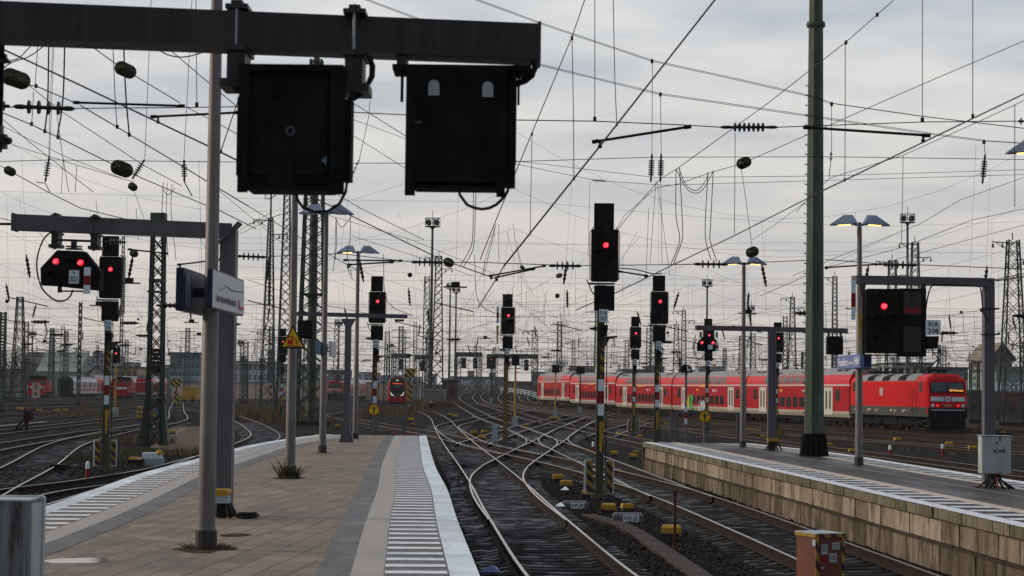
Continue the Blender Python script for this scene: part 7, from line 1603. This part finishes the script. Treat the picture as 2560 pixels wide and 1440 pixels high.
t = longwall(430, 1064, 957, 958, 470, 'long pale concrete retaining wall with white railing behind the sidings', 'wall_peach')
c0 = P(1044, 985, 469.8); a = MB(); text(a, 'SORBA', (c0.x - loc(t).x, -.06, c0.z - loc(t).z), (1, 0, 0), (0, 0, 1), 3.4, 2.0); a.build('graffiti', MATS['graffiti_pale'], t)
t = longwall(2405, 2600, 978, 984, 290, 'dark brick viaduct with arches and railing right of the locomotive', 'wall_brick', posts=.6)
for k in range(8):
    a = MB(); x = 1 + k * 1.5; a.box(x, x + .9, -.06, .2, .3, 1.5); a.build('arch_opening', MATS['roof_dark'], t)
# abutment block and hut beside the ramp
p = P(1058, 975, 283); t = T('abutment', 'grey concrete abutment block under the lattice masts beside the ramp', 'wall', (p.x, 284, -.3))
a = MB(); hh = p.z + .3; a.box(0, 2.9, 0, 10, 0, hh); a.build('wall', MATS['wall_grey'], t); a = MB(); a.box(-.1, 3.0, -.1, 10, hh, hh + .12); a.build('coping', MATS['wall_pale'], t)
t = T('hut', 'dark brown track side hut at the top of the ramp', 'hut', (P(1118, 980, 330).x, 335, -.3)); p = P(1118, 950, 335)
a = MB(); a.box(-1.0, 1.6, 0, 3, 0, p.z - .1); a.build('wall', MATS['wall_brick'], t); a = MB(); a.box(-1.2, 1.8, -.2, 3.2, p.z - .1, p.z + .3); a.build('roof', MATS['roof_dark'], t); a = MB(); a.box(.3, 1.1, -.05, .1, 1.0, p.z - .7); a.build('door', MATS['roof_dark'], t)
t = T('ramp_wall', 'low concrete retaining wall on the left side of the ramp', 'wall', (-11, 330, -.3))
for y0 in range(250, 420, 10):
    pass
a = MB(); pts = [(-.0385 * y - .5, y) for y in range(255, 425, 10)]
for (xa, ya), (xb_, yb) in zip(pts, pts[1:]): a.add([(xa + 11, ya - 330, 0), (xb_ + 11, yb - 330, 0), (xb_ + 11, yb - 330, lerp_tab(RAMP, yb) + .7), (xa + 11, ya - 330, lerp_tab(RAMP, ya) + .7), (xa + 11.4, ya - 330, 0), (xb_ + 11.4, yb - 330, 0), (xb_ + 11.4, yb - 330, lerp_tab(RAMP, yb) + .7), (xa + 11.4, ya - 330, lerp_tab(RAMP, ya) + .7)], [(0, 1, 2, 3), (7, 6, 5, 4), (3, 2, 6, 7)])
a.build('wall', MATS['wall_grey'], t)
t = T('railing', 'white curved railing on the right side of the ramp before the last coach', 'railing', (5.3, 330, zg(5.3, 330) - .2)); a = MB(); pr_ = None
for k in range(14):
    y = 298 + k * 14; x = 4.7 - (k / 13) ** 2 * 6 + (0 if k < 6 else -(k - 6) * .15); z = zg(x, y); v = (x - 5.3, y - 330, z - zg(5.3, 330) + .2)
    a.bar((v[0], v[1], v[2] - .2), (v[0], v[1], v[2] + 1.1), .09)
    if pr_: 
        for dz in (.4, .75, 1.1): a.bar((pr_[0], pr_[1], pr_[2] + dz), (v[0], v[1], v[2] + dz), .07)
    pr_ = v
a.build('rails', MATS['white_plate'], t)
# yellow container
p = P(455, 1000, 330); t = T('container', 'yellow work container on the tracks in the left yard', 'container', (p.x, 330, -.1))
a = MB(); a.box(0, 2.2, 0, 4, .4, 2.5); a.build('body', MATS['yellow'], t); a = MB(); a.prism([(-.2, .4), (1.6, .4), (1.9, 1.1), (-.2, 1.1)], -1.6, 0); a.build('tipping_skip', MATS['yellow'], t); a = MB()
for x in (.3, 1.8): a.tube([(x, 0.2, .25), (x, .5, .25)], .25, 10)
a.build('wheels', MATS['black'], t)
# parked cars seen far left
def car(px, d, mat, label):
    p = P(px, 1000, d); t = T('parked_car', label, 'car', (p.x, d, -.25), R(uni(60, 110)), group='cars parked behind the left sidings')
    a = MB(); a.prism([(-2.1, .35), (2.1, .35), (2.1, .8), (1.9, .95), (1.1, 1.0), (-1.9, 1.0), (-2.1, .8)], -.85, .85); a.build('body', MATS[mat], t)
    a = MB(); a.prism([(-1.5, 1.0), (1.1, 1.0), (.5, 1.48), (-1.0, 1.48)], -.75, .75); a.build('cabin', MATS['coach_glass'], t)
    a = MB()
    for x in (-1.3, 1.3):
        for s in (-.8, .8): a.tube([(x, s - .1, .33), (x, s + .1, .33)], .33, 10)
    a.build('wheels', MATS['black'], t)
for i, (px, m_, lb) in enumerate(((14, 'wall_slate', 'dark blue parked car at the left picture border'), (30, 'wall_white', 'white parked car left of the farthest shunter'), (44, 'cabinet', 'silver parked car close to the farthest left shunter'), (54, 'wall_dark', 'black parked car half behind the farthest left shunter'))): car(px, 372 + i * 6, m_, lb)
# bare trees
def tree(px, py, d, h, label, spread=.5, n=7, mat='bark', leaves=False):
    p = P(px, py, d); t = T('bare_tree', label, 'tree', (p.x, d, zg(p.x, d) - .25)); a = MB()
    a.tube([(0, 0, 0), (uni(-.1, .1), 0, h * .3), (uni(-.3, .3), uni(-.2, .2), h * .55)], h * .03, 6, h * .018); a.build('trunk', MATS[mat], t)
    c = MB()
    def branch(p0, dr, L_, r, lv):
        p1 = p0 + dr * L_ * .5 + Vector((uni(-.1, .1), uni(-.1, .1), uni(0, .1))) * L_; p2 = p1 + (dr + Vector((uni(-.4, .4), uni(-.4, .4), uni(-.1, .3)))).normalized() * L_ * .5
        c.tube([p0, p1, p2], r, 3, r * .5)
        if lv:
            for _ in range(4): branch(p0.lerp(p2, uni(.4, 1)), (dr + Vector((uni(-1, 1), uni(-1, 1), uni(-.3, .7)))).normalized(), L_ * uni(.45, .7), r * .55, lv - 1)
    for k in range(n): a_ = uni(0, 6.28); branch(Vector((0, 0, h * uni(.25, .55))), Vector((math.cos(a_) * spread, math.sin(a_) * spread, uni(.5, 1))).normalized(), h * uni(.3, .45), h * .012, 3)
    c.build('crown', MATS[mat], t)
MATS['bark'] = M('bark', (.045, .038, .034), .9, var=.3)
random.seed(4)
tree(28, 985, 420, 9.5, 'bare tree left of the wide tower at the far left', n=9); tree(66, 985, 440, 8, 'smaller bare tree right of the wide tower at the far left'); tree(1395, 970, 460, 7.5, 'bare bushy tree above the end coach of the red train', .8, 10); tree(330, 985, 470, 5, 'bare bush beside the yellow house', .8, 8); tree(8, 985, 400, 8, 'bare tree at the left picture border')
# low scrub banks
def shrub(px0, px1, d, h, label):
    p, q = P(px0, 1000, d), P(px1, 1000, d); a = MB()
    n = int((q.x - p.x) * 26)
    for _ in range(n): blades(uni(p.x, q.x), d + uni(-2, 2), zg(p.x, d) - .2, .5, 2, h * uni(.5, 1.2), a, .5)
    tag(a.build('scrub', MATS['dry_grass']), kind='stuff', label=label)
shrub(560, 700, 215, 1.3, 'scrub growing along the tracks left of the big mast'); shrub(1030, 1130, 262, 1.6, 'scrub at the foot of the concrete abutment')
# ---------------------------------------------------------------- air
m = bpy.data.materials.new('air'); m.use_nodes = True; nt = m.node_tree; nt.nodes.clear(); o_ = nt.nodes.new('ShaderNodeOutputMaterial'); v_ = nt.nodes.new('ShaderNodeVolumePrincipled')
v_.inputs['Color'].default_value = (.80, .86, .95, 1); v_.inputs['Density'].default_value = .00011; v_.inputs['Anisotropy'].default_value = .2; nt.links.new(v_.outputs[0], o_.inputs['Volume'])
a = MB(); a.box(-700, 700, -60, 2600, -1.3, 45); hz = a.build('haze', m); tag(hz, kind='stuff', label='thin bluish haze over the yard')
